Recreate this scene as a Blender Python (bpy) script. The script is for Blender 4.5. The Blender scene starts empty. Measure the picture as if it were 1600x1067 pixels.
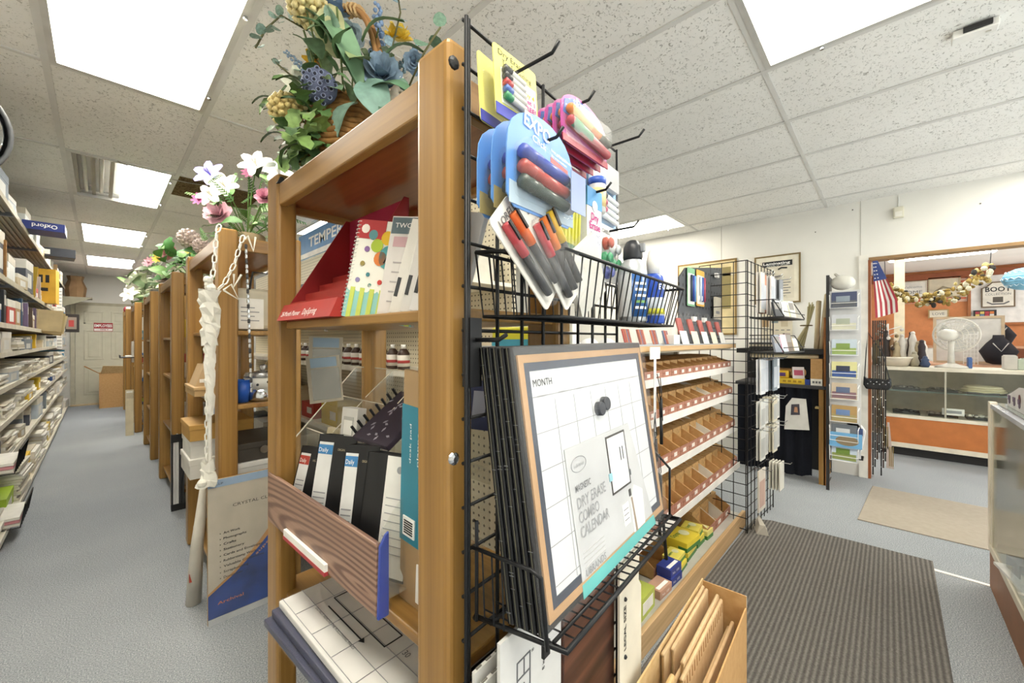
import bpy, bmesh, math, random
from mathutils import Matrix, Vector
random.seed(7)
scene = bpy.context.scene
col = scene.collection
PI = math.pi
def rad(a): return math.radians(a)

# ------------------------------------------------------------------ camera, world, light, exposure
HEAD = rad(46.32)
cam_data = bpy.data.cameras.new('camera')
cam_data.sensor_width = 36.0
cam_data.lens = 36.0 * 615.0 / 1600.0
cam_data.shift_y = -2.5 / 1600.0
cam_data.clip_start = 0.02
cam = bpy.data.objects.new('camera', cam_data)
cam.location = (0, 0, 1.30)
cam.rotation_euler = (PI / 2, 0, -HEAD)
col.objects.link(cam)
scene.camera = cam

world = bpy.data.worlds.new('sky')
scene.world = world
world.use_nodes = True
bgn = world.node_tree.nodes['Background']
bgn.inputs['Color'].default_value = (0.94, 0.97, 1.0, 1)
bgn.inputs['Strength'].default_value = 2.3
sun_data = bpy.data.lights.new('sun', 'SUN'); sun_data.energy = 26.0; sun_data.angle = rad(1.0); sun_data.color = (1.0, 0.95, 0.88)
sun = bpy.data.objects.new('sun', sun_data); sun.rotation_euler = (rad(38), 0, rad(-8)); col.objects.link(sun)
LAMP = 14.0            # emission of the ceiling light diffusers
scene.view_settings.view_transform = 'Standard'
scene.view_settings.look = 'None'
scene.view_settings.gamma = 1.0
scene.view_settings.use_curve_mapping = False
scene.view_settings.exposure = 0.5
try:
    scene.cycles.use_denoising = True
    scene.cycles.use_adaptive_sampling = True
    scene.cycles.adaptive_threshold = 0.03
    scene.cycles.max_bounces = 8
    scene.cycles.diffuse_bounces = 4
    scene.cycles.transparent_max_bounces = 12
    scene.cycles.sample_clamp_indirect = 6.0
    scene.cycles.caustics_reflective = False
    scene.cycles.caustics_refractive = False
except Exception:
    pass

# ------------------------------------------------------------------ materials
def lin(c):
    return c / 12.92 if c <= 0.04045 else ((c + 0.055) / 1.055) ** 2.4
def hx(s):
    s = s.lstrip('#')
    return tuple(lin(int(s[i:i + 2], 16) / 255.0) for i in (0, 2, 4))
_mats = {}
def new_mat(name):
    m = bpy.data.materials.new(name); m.use_nodes = True
    nt = m.node_tree
    return m, nt, nt.nodes['Principled BSDF']
def mat(color, rough=0.55, metal=0.0, var=0.05, spec=0.4, emit=0.0, scale=9.0):
    """plain procedural material: one colour with a little noise in it"""
    key = (color, rough, metal, var, spec, emit, scale)
    if key in _mats: return _mats[key]
    m, nt, b = new_mat('paint_' + color.strip('#'))
    c = hx(color)
    b.inputs['Roughness'].default_value = rough
    b.inputs['Metallic'].default_value = metal
    b.inputs['Specular IOR Level'].default_value = spec
    if var > 0:
        tc = nt.nodes.new('ShaderNodeTexCoord'); n = nt.nodes.new('ShaderNodeTexNoise')
        n.inputs['Scale'].default_value = scale; n.inputs['Detail'].default_value = 3
        r = nt.nodes.new('ShaderNodeValToRGB')
        r.color_ramp.elements[0].position = 0.3; r.color_ramp.elements[1].position = 0.7
        r.color_ramp.elements[0].color = tuple(max(0, q * (1 - 2 * var)) for q in c) + (1,)
        r.color_ramp.elements[1].color = tuple(min(1, q * (1 + 2 * var)) for q in c) + (1,)
        nt.links.new(tc.outputs['Object'], n.inputs['Vector'])
        nt.links.new(n.outputs['Fac'], r.inputs['Fac'])
        nt.links.new(r.outputs['Color'], b.inputs['Base Color'])
    else:
        b.inputs['Base Color'].default_value = c + (1,)
    if emit:
        b.inputs['Emission Color'].default_value = c + (1,)
        b.inputs['Emission Strength'].default_value = emit
    _mats[key] = m
    return m

def ramp_noise(nt, vec, scale, detail, stops, rough=0.55, dist=0.0, kind='noise'):
    n = nt.nodes.new('ShaderNodeTexNoise')
    n.inputs['Scale'].default_value = scale; n.inputs['Detail'].default_value = detail
    n.inputs['Roughness'].default_value = rough; n.inputs['Distortion'].default_value = dist
    if vec: nt.links.new(vec, n.inputs['Vector'])
    r = nt.nodes.new('ShaderNodeValToRGB')
    cr = r.color_ramp
    while len(cr.elements) < len(stops): cr.elements.new(0.5)
    for e, (p, c) in zip(cr.elements, stops):
        e.position = p; e.color = (c if len(c) == 4 else tuple(c) + (1,))
    nt.links.new(n.outputs['Fac'], r.inputs['Fac'])
    return n, r
def mapping(nt, out='Object', scale=(1, 1, 1), loc=(0, 0, 0), rot=(0, 0, 0)):
    tc = nt.nodes.new('ShaderNodeTexCoord'); mp = nt.nodes.new('ShaderNodeMapping')
    mp.inputs['Scale'].default_value = scale; mp.inputs['Location'].default_value = loc; mp.inputs['Rotation'].default_value = rot
    if out == 'World':
        g = nt.nodes.new('ShaderNodeNewGeometry'); nt.links.new(g.outputs['Position'], mp.inputs['Vector'])
    else:
        nt.links.new(tc.outputs[out], mp.inputs['Vector'])
    return mp.outputs['Vector']
def bump(nt, b, height, strength=0.3, dist=0.002):
    bp = nt.nodes.new('ShaderNodeBump'); bp.inputs['Strength'].default_value = strength; bp.inputs['Distance'].default_value = dist
    nt.links.new(height, bp.inputs['Height']); nt.links.new(bp.outputs['Normal'], b.inputs['Normal'])

def wood(name, axis, dark, mid, light, rough=0.34, fine=70.0, coarse=9.0):
    m, nt, b = new_mat(name)
    st = [1.0, 1.0, 1.0]; st[axis] = 0.05
    v1 = mapping(nt, 'Object', scale=tuple(st))
    st2 = [1.0, 1.0, 1.0]; st2[axis] = 0.018
    v2 = mapping(nt, 'Object', scale=tuple(st2), loc=(3.1, 1.7, 0.4))
    n1, r1 = ramp_noise(nt, v1, coarse, 5, [(0.25, hx(dark)), (0.5, hx(mid)), (0.78, hx(light))], dist=0.6)
    n2, r2 = ramp_noise(nt, v2, fine, 4, [(0.3, (0.62, 0.58, 0.52)), (0.62, (1, 1, 1))])
    mx = nt.nodes.new('ShaderNodeMix'); mx.data_type = 'RGBA'; mx.blend_type = 'MULTIPLY'
    mx.inputs['Factor'].default_value = 0.6
    nt.links.new(r1.outputs['Color'], mx.inputs[6]); nt.links.new(r2.outputs['Color'], mx.inputs[7])
    nt.links.new(mx.outputs[2], b.inputs['Base Color'])
    b.inputs['Roughness'].default_value = rough
    b.inputs['Specular IOR Level'].default_value = 0.45
    bump(nt, b, n2.outputs['Fac'], 0.10, 0.0008)
    return m
OAK = [wood('oak_%s' % 'xyz'[a], a, '#77552c', '#9f783f', '#b89158') for a in range(3)]
VENEER = wood('veneer_y', 1, '#6e3d1c', '#8c5228', '#a4683a', rough=0.28)
LUMBER = wood('lumber_x', 0, '#b48f62', '#cfae82', '#e0c7a0', rough=0.6)
DARKWOOD = wood('walnut_x', 0, '#2a1812', '#553326', '#7a4c38', rough=0.4, fine=55, coarse=26)
PRINTWOOD = None
REDWOOD_PRINT = wood('bin_print', 0, '#7d4a3a', '#a5705c', '#c89a86', rough=0.6, fine=150, coarse=60)

def cathedral():
    m, nt, b = new_mat('printed_oak')
    v = mapping(nt, 'Object', scale=(1.0, 0.10, 1.0), loc=(0.0, -0.045, -0.03))
    n0 = nt.nodes.new('ShaderNodeTexNoise'); n0.inputs['Scale'].default_value = 5.0; n0.inputs['Detail'].default_value = 2
    nt.links.new(v, n0.inputs['Vector'])
    ad = nt.nodes.new('ShaderNodeMix'); ad.data_type = 'RGBA'; ad.blend_type = 'ADD'; ad.inputs['Factor'].default_value = 0.035
    nt.links.new(v, ad.inputs[6]); nt.links.new(n0.outputs['Color'], ad.inputs[7])
    w = nt.nodes.new('ShaderNodeTexWave'); w.wave_type = 'RINGS'; w.rings_direction = 'X'
    w.inputs['Scale'].default_value = 26.0; w.inputs['Distortion'].default_value = 1.5; w.inputs['Detail'].default_value = 2; w.inputs['Detail Scale'].default_value = 2
    nt.links.new(ad.outputs[2], w.inputs['Vector'])
    r = nt.nodes.new('ShaderNodeValToRGB')
    r.color_ramp.elements[0].position = 0.1; r.color_ramp.elements[0].color = hx('#76584a') + (1,)
    r.color_ramp.elements[1].position = 0.75; r.color_ramp.elements[1].color = hx('#a5836e') + (1,)
    nt.links.new(w.outputs['Fac'], r.inputs['Fac'])
    v2 = mapping(nt, 'Object', scale=(1, 0.02, 1))
    n2, r2 = ramp_noise(nt, v2, 160, 3, [(0.35, (0.8, 0.78, 0.76)), (0.6, (1, 1, 1))])
    mx = nt.nodes.new('ShaderNodeMix'); mx.data_type = 'RGBA'; mx.blend_type = 'MULTIPLY'; mx.inputs['Factor'].default_value = 0.8
    nt.links.new(r.outputs['Color'], mx.inputs[6]); nt.links.new(r2.outputs['Color'], mx.inputs[7])
    nt.links.new(mx.outputs[2], b.inputs['Base Color']); b.inputs['Roughness'].default_value = 0.42
    return m
PRINTWOOD = cathedral()
def clear_mat(name, tint=(1, 1, 1), refl=0.12, rough=0.05, solid=0.0, solid_col=(0.9, 0.92, 0.95), graze=0.55):
    """thin clear plastic / glass: mostly see-through with glossy reflection"""
    m = bpy.data.materials.new(name); m.use_nodes = True
    nt = m.node_tree; nt.nodes.clear()
    out = nt.nodes.new('ShaderNodeOutputMaterial')
    tr = nt.nodes.new('ShaderNodeBsdfTransparent'); tr.inputs['Color'].default_value = tuple(tint) + (1,)
    gl = nt.nodes.new('ShaderNodeBsdfGlossy'); gl.inputs['Roughness'].default_value = rough
    lw = nt.nodes.new('ShaderNodeLayerWeight'); lw.inputs['Blend'].default_value = 0.5
    pw = nt.nodes.new('ShaderNodeMath'); pw.operation = 'POWER'; pw.inputs[1].default_value = 4.0
    nt.links.new(lw.outputs['Facing'], pw.inputs[0])
    ml = nt.nodes.new('ShaderNodeMath'); ml.operation = 'MULTIPLY_ADD'; ml.inputs[1].default_value = graze; ml.inputs[2].default_value = refl * 0.5; ml.use_clamp = True
    mx = nt.nodes.new('ShaderNodeMixShader')
    nt.links.new(pw.outputs[0], ml.inputs[0]); nt.links.new(ml.outputs[0], mx.inputs[0])
    last = tr.outputs[0]
    if solid > 0:
        df = nt.nodes.new('ShaderNodeBsdfDiffuse'); df.inputs['Color'].default_value = tuple(solid_col) + (1,)
        m2 = nt.nodes.new('ShaderNodeMixShader'); m2.inputs[0].default_value = solid
        nt.links.new(tr.outputs[0], m2.inputs[1]); nt.links.new(df.outputs[0], m2.inputs[2]); last = m2.outputs[0]
    nt.links.new(last, mx.inputs[1]); nt.links.new(gl.outputs[0], mx.inputs[2])
    nt.links.new(mx.outputs[0], out.inputs[0])
    return m
GLASS = clear_mat('glass', (0.97, 0.99, 0.98), 0.08)
ACRYLIC = clear_mat('acrylic', (0.97, 0.97, 0.95), 0.07, 0.06, 0.06, (0.9, 0.88, 0.82))
BLISTER = clear_mat('blister', (1, 1, 1), 0.03, 0.2, 0.03, graze=0.12)
WRAP = clear_mat('shrink_wrap', (1, 1, 1), 0.035, 0.2, 0.02, graze=0.15)

def carpet_mat():
    m, nt, b = new_mat('carpet')
    v = mapping(nt, 'World')
    n1, r1 = ramp_noise(nt, v, 210, 2, [(0.3, hx('#757a80')), (0.52, hx('#9ea2a6')), (0.75, hx('#c9cbcc'))])
    n2, r2 = ramp_noise(nt, v, 1.3, 3, [(0.3, (0.86, 0.87, 0.88)), (0.7, (1, 1, 1))])
    mx = nt.nodes.new('ShaderNodeMix'); mx.data_type = 'RGBA'; mx.blend_type = 'MULTIPLY'; mx.inputs['Factor'].default_value = 1.0
    nt.links.new(r1.outputs['Color'], mx.inputs[6]); nt.links.new(r2.outputs['Color'], mx.inputs[7])
    nt.links.new(mx.outputs[2], b.inputs['Base Color'])
    b.inputs['Roughness'].default_value = 0.95; b.inputs['Specular IOR Level'].default_value = 0.1
    bump(nt, b, n1.outputs['Fac'], 0.5, 0.004)
    return m
CARPET = carpet_mat()
def tile_mat(name, base, pit, amount=0.62):
    m, nt, b = new_mat(name)
    v = mapping(nt, 'World', scale=(1.0, 1.0, 1.0))
    n1, r1 = ramp_noise(nt, v, 62, 3, [(amount, (0, 0, 0)), (amount + 0.035, (1, 1, 1))], dist=1.6, rough=0.6)
    n2, r2 = ramp_noise(nt, v, 2.2, 3, [(0.3, (0.93, 0.93, 0.925)), (0.7, (1, 1, 1))])
    mx = nt.nodes.new('ShaderNodeMix'); mx.data_type = 'RGBA'
    nt.links.new(r1.outputs['Color'], mx.inputs[0])
    mx.inputs[6].default_value = hx(base) + (1,); mx.inputs[7].default_value = hx(pit) + (1,)
    mu = nt.nodes.new('ShaderNodeMix'); mu.data_type = 'RGBA'; mu.blend_type = 'MULTIPLY'; mu.inputs['Factor'].default_value = 1
    nt.links.new(mx.outputs[2], mu.inputs[6]); nt.links.new(r2.outputs['Color'], mu.inputs[7])
    nt.links.new(mu.outputs[2], b.inputs['Base Color'])
    b.inputs['Roughness'].default_value = 0.95; b.inputs['Specular IOR Level'].default_value = 0.1
    inv = nt.nodes.new('ShaderNodeInvert'); nt.links.new(r1.outputs['Color'], inv.inputs['Color'])
    bump(nt, b, inv.outputs['Color'], 0.8, 0.004)
    return m
TILE = tile_mat('ceiling_tile', '#f1f0ed', '#bab8b3', 0.612)
TILE_BROWN = tile_mat('ceiling_tile_brown', '#7d6a4c', '#4d3d28', 0.5)
def card_mat(name, a, bcol, scale=40):
    m, nt, b = new_mat(name)
    v = mapping(nt, 'Object')
    n1, r1 = ramp_noise(nt, v, scale, 4, [(0.3, hx(a)), (0.7, hx(bcol))])
    nt.links.new(r1.outputs['Color'], b.inputs['Base Color'])
    b.inputs['Roughness'].default_value = 0.75
    return m
CARDBOARD = card_mat('cardboard', '#b78d58', '#c59c68')
CARD_LIGHT = card_mat('cardboard_light', '#c3a06c', '#d3b585')
CARD_DARK = card_mat('cardboard_dark', '#a07444', '#ae824f')
KRAFT = card_mat('kraft', '#c9a87c', '#d8bb92')
def ribbed_mat():
    m, nt, b = new_mat('ribbed_mat')
    v = mapping(nt, 'World')
    w = nt.nodes.new('ShaderNodeTexWave'); w.bands_direction = 'Y'; w.inputs['Scale'].default_value = 16.0; w.inputs['Distortion'].default_value = 0.5
    w.inputs['Detail'].default_value = 2; w.inputs['Detail Scale'].default_value = 4
    nt.links.new(v, w.inputs['Vector'])
    r = nt.nodes.new('ShaderNodeValToRGB'); r.color_ramp.elements[0].color = hx('#5d5a57') + (1,); r.color_ramp.elements[1].color = hx('#807c77') + (1,)
    nt.links.new(w.outputs['Fac'], r.inputs['Fac'])
    n2, r2 = ramp_noise(nt, v, 160, 3, [(0.3, (0.7, 0.7, 0.7)), (0.7, (1.1, 1.1, 1.1))])
    mx = nt.nodes.new('ShaderNodeMix'); mx.data_type = 'RGBA'; mx.blend_type = 'MULTIPLY'; mx.inputs['Factor'].default_value = 1.0
    nt.links.new(r.outputs['Color'], mx.inputs[6]); nt.links.new(r2.outputs['Color'], mx.inputs[7])
    nt.links.new(mx.outputs[2], b.inputs['Base Color']); b.inputs['Roughness'].default_value = 0.95
    b.inputs['Specular IOR Level'].default_value = 0.1
    bump(nt, b, w.outputs['Fac'], 0.6, 0.004)
    return m
RIBMAT = ribbed_mat()
def peg_mat(name, base, hole, pitch=0.0254, axes=(0, 2)):
    m, nt, b = new_mat(name)
    tc = nt.nodes.new('ShaderNodeTexCoord'); sp = nt.nodes.new('ShaderNodeSeparateXYZ')
    nt.links.new(tc.outputs['Object'], sp.inputs[0])
    outs = []
    for a in axes:
        mo = nt.nodes.new('ShaderNodeMath'); mo.operation = 'PINGPONG'; mo.inputs[1].default_value = pitch / 2
        nt.links.new(sp.outputs[a], mo.inputs[0])
        pw = nt.nodes.new('ShaderNodeMath'); pw.operation = 'POWER'; pw.inputs[1].default_value = 2
        nt.links.new(mo.outputs[0], pw.inputs[0]); outs.append(pw)
    ad = nt.nodes.new('ShaderNodeMath'); ad.operation = 'ADD'
    nt.links.new(outs[0].outputs[0], ad.inputs[0]); nt.links.new(outs[1].outputs[0], ad.inputs[1])
    lt = nt.nodes.new('ShaderNodeMath'); lt.operation = 'LESS_THAN'; lt.inputs[1].default_value = (pitch * 0.17) ** 2
    nt.links.new(ad.outputs[0], lt.inputs[0])
    mx = nt.nodes.new('ShaderNodeMix'); mx.data_type = 'RGBA'
    mx.inputs[6].default_value = hx(base) + (1,); mx.inputs[7].default_value = hx(hole) + (1,)
    nt.links.new(lt.outputs[0], mx.inputs[0]); nt.links.new(mx.outputs[2], b.inputs['Base Color'])
    b.inputs['Roughness'].default_value = 0.55
    return m
PEG_BLACK = peg_mat('pegboard_black', '#4a4d52', '#16181a', 0.06)
PEG_CREAM = peg_mat('pegboard_cream', '#cfc6ae', '#4a4438', 0.03, (1, 2))

WHITE = mat('#ecebe7', 0.5); PAPER = mat('#eceae4', 0.7); WALLW = mat('#e9e7e1', 0.8, var=0.02, scale=2)
BLACKM = mat('#17181b', 0.38, 0.3, 0.0); BLACK = mat('#1b1b1d', 0.5); DARK = mat('#2b2a2b', 0.6)
CHROME = mat('#c9ccd0', 0.18, 1.0, 0.0); STEEL = mat('#9a9da0', 0.35, 0.8, 0.02)
CREAM = mat('#e3d6b8', 0.6); INK = mat('#25262a', 0.7, var=0.0); GREYINK = mat('#9b9c9f', 0.7, var=0.0); MIDINK = mat('#6c6d70', 0.7, var=0.0)
WHITEINK = mat('#f6f6f4', 0.6, var=0.0)

# ------------------------------------------------------------------ mesh helpers
def fr(loc=(0, 0, 0), yaw=0, pitch=0, roll=0):
    """frame: yaw about z, then pitch about local x, then roll about local y (degrees)"""
    return Matrix.Translation(loc) @ Matrix.Rotation(rad(yaw), 4, 'Z') @ Matrix.Rotation(rad(pitch), 4, 'X') @ Matrix.Rotation(rad(roll), 4, 'Y')
def axes(o, x, y):
    x = Vector(x).normalized(); y = Vector(y).normalized(); z = x.cross(y).normalized(); y = z.cross(x)
    return Matrix(((x.x, y.x, z.x, o[0]), (x.y, y.y, z.y, o[1]), (x.z, y.z, z.z, o[2]), (0, 0, 0, 1)))
class MB:
    def __init__(s): s.v = []; s.f = []; s.mi = []
    def add(s, vs, fs, M=None, mi=0):
        n = len(s.v)
        for p in vs:
            p = Vector(p)
            s.v.append(tuple(M @ p) if M is not None else tuple(p))
        for f in fs: s.f.append(tuple(i + n for i in f)); s.mi.append(mi)
        return s
    def box(s, a, b, M=None, mi=0):
        x0, y0, z0 = a; x1, y1, z1 = b
        vs = [(x0, y0, z0), (x1, y0, z0), (x1, y1, z0), (x0, y1, z0), (x0, y0, z1), (x1, y0, z1), (x1, y1, z1), (x0, y1, z1)]
        return s.add(vs, [(3, 2, 1, 0), (4, 5, 6, 7), (0, 1, 5, 4), (1, 2, 6, 5), (2, 3, 7, 6), (3, 0, 4, 7)], M, mi)
    def quad(s, p, M=None, mi=0): return s.add(p, [tuple(range(len(p)))], M, mi)
    def prism(s, poly, z0, z1, M=None, mi=0):
        n = len(poly)
        vs = [(x, y, z0) for x, y in poly] + [(x, y, z1) for x, y in poly]
        fs = [tuple(range(n - 1, -1, -1)), tuple(range(n, 2 * n))] + [(i, (i + 1) % n, n + (i + 1) % n, n + i) for i in range(n)]
        return s.add(vs, fs, M, mi)
    def tube(s, pts, r, n=6, closed=False, M=None, mi=0):
        pts = [Vector(p) for p in pts]; k = len(pts); rs = r if isinstance(r, (list, tuple)) else [r] * k
        vs = []; ref = None
        for i, p in enumerate(pts):
            if closed: d = pts[(i + 1) % k] - pts[i - 1]
            else: d = (pts[min(i + 1, k - 1)] - pts[max(i - 1, 0)])
            d.normalize()
            if ref is None:
                ref = Vector((0, 0, 1)) if abs(d.z) < 0.9 else Vector((1, 0, 0))
            a = ref - d * ref.dot(d)
            if a.length < 1e-5: a = d.orthogonal()
            a.normalize(); ref = a; b2 = d.cross(a)
            for j in range(n):
                t = 2 * PI * j / n
                vs.append(p + (a * math.cos(t) + b2 * math.sin(t)) * rs[i])
        fs = []
        for i in range(k if closed else k - 1):
            for j in range(n):
                A = i * n + j; B = i * n + (j + 1) % n; C2 = ((i + 1) % k) * n + (j + 1) % n; D = ((i + 1) % k) * n + j
                fs.append((A, B, C2, D))
        if not closed: fs += [tuple(range(n - 1, -1, -1)), tuple(range((k - 1) * n, k * n))]
        return s.add(vs, fs, M, mi)
    def lathe(s, prof, n=14, M=None, mi=0):
        vs = []; k = len(prof)
        for r, z in prof:
            for j in range(n):
                t = 2 * PI * j / n; vs.append((r * math.cos(t), r * math.sin(t), z))
        fs = [(i * n + j, i * n + (j + 1) % n, (i + 1) * n + (j + 1) % n, (i + 1) * n + j) for i in range(k - 1) for j in range(n)]
        if prof[0][0] > 1e-6: fs.append(tuple(range(n - 1, -1, -1)))
        if prof[-1][0] > 1e-6: fs.append(tuple(range((k - 1) * n, k * n)))
        return s.add(vs, fs, M, mi)
    def ball(s, c, r, n=8, m=5, M=None, mi=0, sc=(1, 1, 1)):
        prof = [(max(1e-7, math.sin(PI * i / m)) * r, -math.cos(PI * i / m) * r) for i in range(m + 1)]
        T = Matrix.Translation(c) @ Matrix.Diagonal(sc + (1,))
        return s.lathe(prof, n, (M @ T) if M is not None else T, mi)
    def mesh(s, name, mats, smooth=False):
        me = bpy.data.meshes.new(name)
        me.from_pydata(s.v, [], s.f)
        if not isinstance(mats, (list, tuple)): mats = [mats]
        for m in mats: me.materials.append(m)
        me.polygons.foreach_set('material_index', s.mi)
        if smooth: me.polygons.foreach_set('use_smooth', [True] * len(s.f))
        me.update()
        return me
    def build(s, name, mats, parent=None, smooth=False, bevel=0, seg=2, M=None, label=None, cat=None, group=None, kind=None):
        o = bpy.data.objects.new(name, s.mesh(name, mats, smooth))
        return finish(o, parent, M, bevel, seg, label, cat, group, kind)
def finish(o, parent=None, M=None, bevel=0, seg=2, label=None, cat=None, group=None, kind=None):
    col.objects.link(o)
    if parent is not None: o.parent = parent
    if M is not None: o.matrix_local = M
    if bevel:
        b = o.modifiers.new('bevel', 'BEVEL'); b.width = bevel; b.segments = seg; b.limit_method = 'ANGLE'; b.angle_limit = rad(40)
    tag(o, label, cat, group, kind)
    return o
def tag(o, label=None, cat=None, group=None, kind=None):
    if label: o['label'] = label
    if cat: o['category'] = cat
    if group: o['group'] = group
    if kind: o['kind'] = kind
    return o
def thing(name, label, cat, M=None, group=None, kind=None):
    o = bpy.data.objects.new(name, None); o.empty_display_size = 0.05
    col.objects.link(o)
    if M is not None: o.matrix_local = M
    return tag(o, label, cat, group, kind)
def struct(name, mb, mats, parent=None, **k):
    return mb.build(name, mats, parent, kind=None if parent is not None else 'structure', **k)
def inst(me, name, parent=None, M=None, **k):
    return finish(bpy.data.objects.new(name, me), parent, M, **k)
def copy_tree(o, M=None, label=None, group=None):
    def cp(src, parent):
        c = src.copy(); col.objects.link(c); c.parent = parent
        if parent is not None: c.matrix_local = src.matrix_local.copy()
        for ch in list(src.children): cp(ch, c)
        return c
    r = cp(o, None)
    if M is not None: r.matrix_local = M
    if label: r['label'] = label
    if group: r['group'] = group
    return r
def B(x0, y0, z0, x1, y1, z1, M=None): return MB().box((x0, y0, z0), (x1, y1, z1), M)
def rods(parent, lines, r, m=None, name='wire_rod', n=5):
    for ln in lines: MB().tube(ln, r, n).build(name, m or BLACKM, parent, smooth=True)

_txt = {}
def text(parent, s, M, h, m=None, w=None, name='lettering', bold=0.0, center=False):
    """flat printed lettering; M: origin at left baseline, x along the line, y up, z out of the surface; h: cap height"""
    key = (s, bold)
    if key not in _txt:
        cu = bpy.data.curves.new('lettering', 'FONT'); cu.body = s; cu.resolution_u = 2; cu.offset = bold
        ob = bpy.data.objects.new('lettering_src', cu); col.objects.link(ob)
        dg = bpy.context.evaluated_depsgraph_get()
        me = bpy.data.meshes.new_from_object(ob.evaluated_get(dg))
        bpy.data.objects.remove(ob); bpy.data.curves.remove(cu)
        xs = [v.co.x for v in me.vertices] or [0, 1]; x0, x1 = min(xs), max(xs)
        for v in me.vertices: v.co.x -= x0
        _txt[key] = (me, max(1e-4, x1 - x0), {})
    me, tw, byM = _txt[key]
    m = m or INK
    if m.name not in byM:
        c = me.copy(); c.materials.clear(); c.materials.append(m); byM[m.name] = c
    sy = h / 0.70; sx = (w / tw) if w else sy
    Mt = M @ Matrix.Translation(((-sx * tw / 2) if center else 0, 0, 0.0007)) @ Matrix.Diagonal((sx, sy, 1, 1))
    return inst(byM[m.name], name, parent, Mt)

# ------------------------------------------------------------------ the setting
CEIL = 2.62
XL = [0.43 + 0.608 * k for k in range(-3, 9)]
YL = [0.44 + 1.22 * k for k in range(-4, 11)]
XW0, XW1, YW0, YW1 = -0.95, 5.0, -3.2, 11.6
struct('floor', B(XW0 - 0.1, YW0 - 0.1, -0.1, 11.7, YW1 + 0.1, 0), CARPET)
ceil = struct('ceiling', B(XW0 - 0.1, YW0 - 0.1, CEIL + 0.06, 11.7, YW1 + 0.1, CEIL + 0.16), WALLW)
TEE = mat('#d3d2cf', 0.45, var=0.02)
DIFF = mat('#fff9ea', 0.5, var=0.0, emit=LAMP)
DIFFC = mat('#fffdf8', 0.5, var=0.0, emit=LAMP * 1.15)
lights = {(2, 5): 1}
# cells: (ix, iy) index of the grid cell that holds a fixture
def cell(x, y):
    return (max(i for i, v in enumerate(XL) if v <= x + 1e-3), max(i for i, v in enumerate(YL) if v <= y + 1e-3))
LIT = {cell(0.1, 2.2): 'a', cell(0.1, 4.6): 'half', cell(0.1, 7.0): 'a', cell(0.1, 9.4): 'c', cell(0.1, -0.3): 'a',
       cell(1.9, -0.3): 'a', cell(1.9, 4.6): 'a', cell(1.9, 8.0): 'a', cell(4.3, 2.2): 'a', cell(4.3, 6.6): 'a', cell(4.3, -1.4): 'a', cell(1.9, -2.4): 'a'}
tile_me = {}
for i in range(len(XL) - 1):
    for j in range(len(YL) - 1):
        x0, x1 = max(XL[i], XW0), min(XL[i + 1], XW1); y0, y1 = max(YL[j], YW0), min(YL[j + 1], YW1)
        if x1 - x0 < 0.02 or y1 - y0 < 0.02 or (i, j) in LIT: continue
        brown = (i, j) == cell(0.7, 4.5)
        if brown:
            # a water-stained brown piece fills the near half of this cell
            B(x0, y0, CEIL, x1, y0 + 0.6, CEIL + 0.015).build('stained_tile', TILE_BROWN, ceil)
            B(x0, y0 + 0.6, CEIL, x1, y1, CEIL + 0.015).build('ceiling_tile', TILE, ceil)
            continue
        key = (round(x1 - x0, 4), round(y1 - y0, 4))
        if key not in tile_me: tile_me[key] = B(0, 0, 0, x1 - x0, y1 - y0, 0.015).mesh('ceiling_tile', TILE)
        inst(tile_me[key], 'ceiling_tile', ceil, Matrix.Translation((x0, y0, CEIL)))
for x in XL:
    if XW0 < x < XW1: B(x - 0.013, YW0, CEIL - 0.006, x + 0.013, YW1, CEIL + 0.001).build('tee_runner', TEE, ceil)
for y in YL:
    if YW0 < y < YW1: B(XW0, y - 0.011, CEIL - 0.005, XW1, y + 0.011, CEIL + 0.001).build('tee_runner', TEE, ceil)
names = {cell(0.1, 2.2): 'large lit ceiling light panel nearest the camera over the left aisle',
         cell(0.1, 4.6): 'ceiling light with one unlit clear half over the left aisle',
         cell(0.1, 7.0): 'warm ceiling light panel, third along the left aisle', cell(0.1, 9.4): 'ceiling light panel nearest the employees door',
         cell(1.9, -0.3): 'ceiling light panel at the top of the view over the ribbed mat',
         cell(4.3, 2.2): 'yellowish ceiling light panel beside the wall behind the marker basket'}
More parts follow.
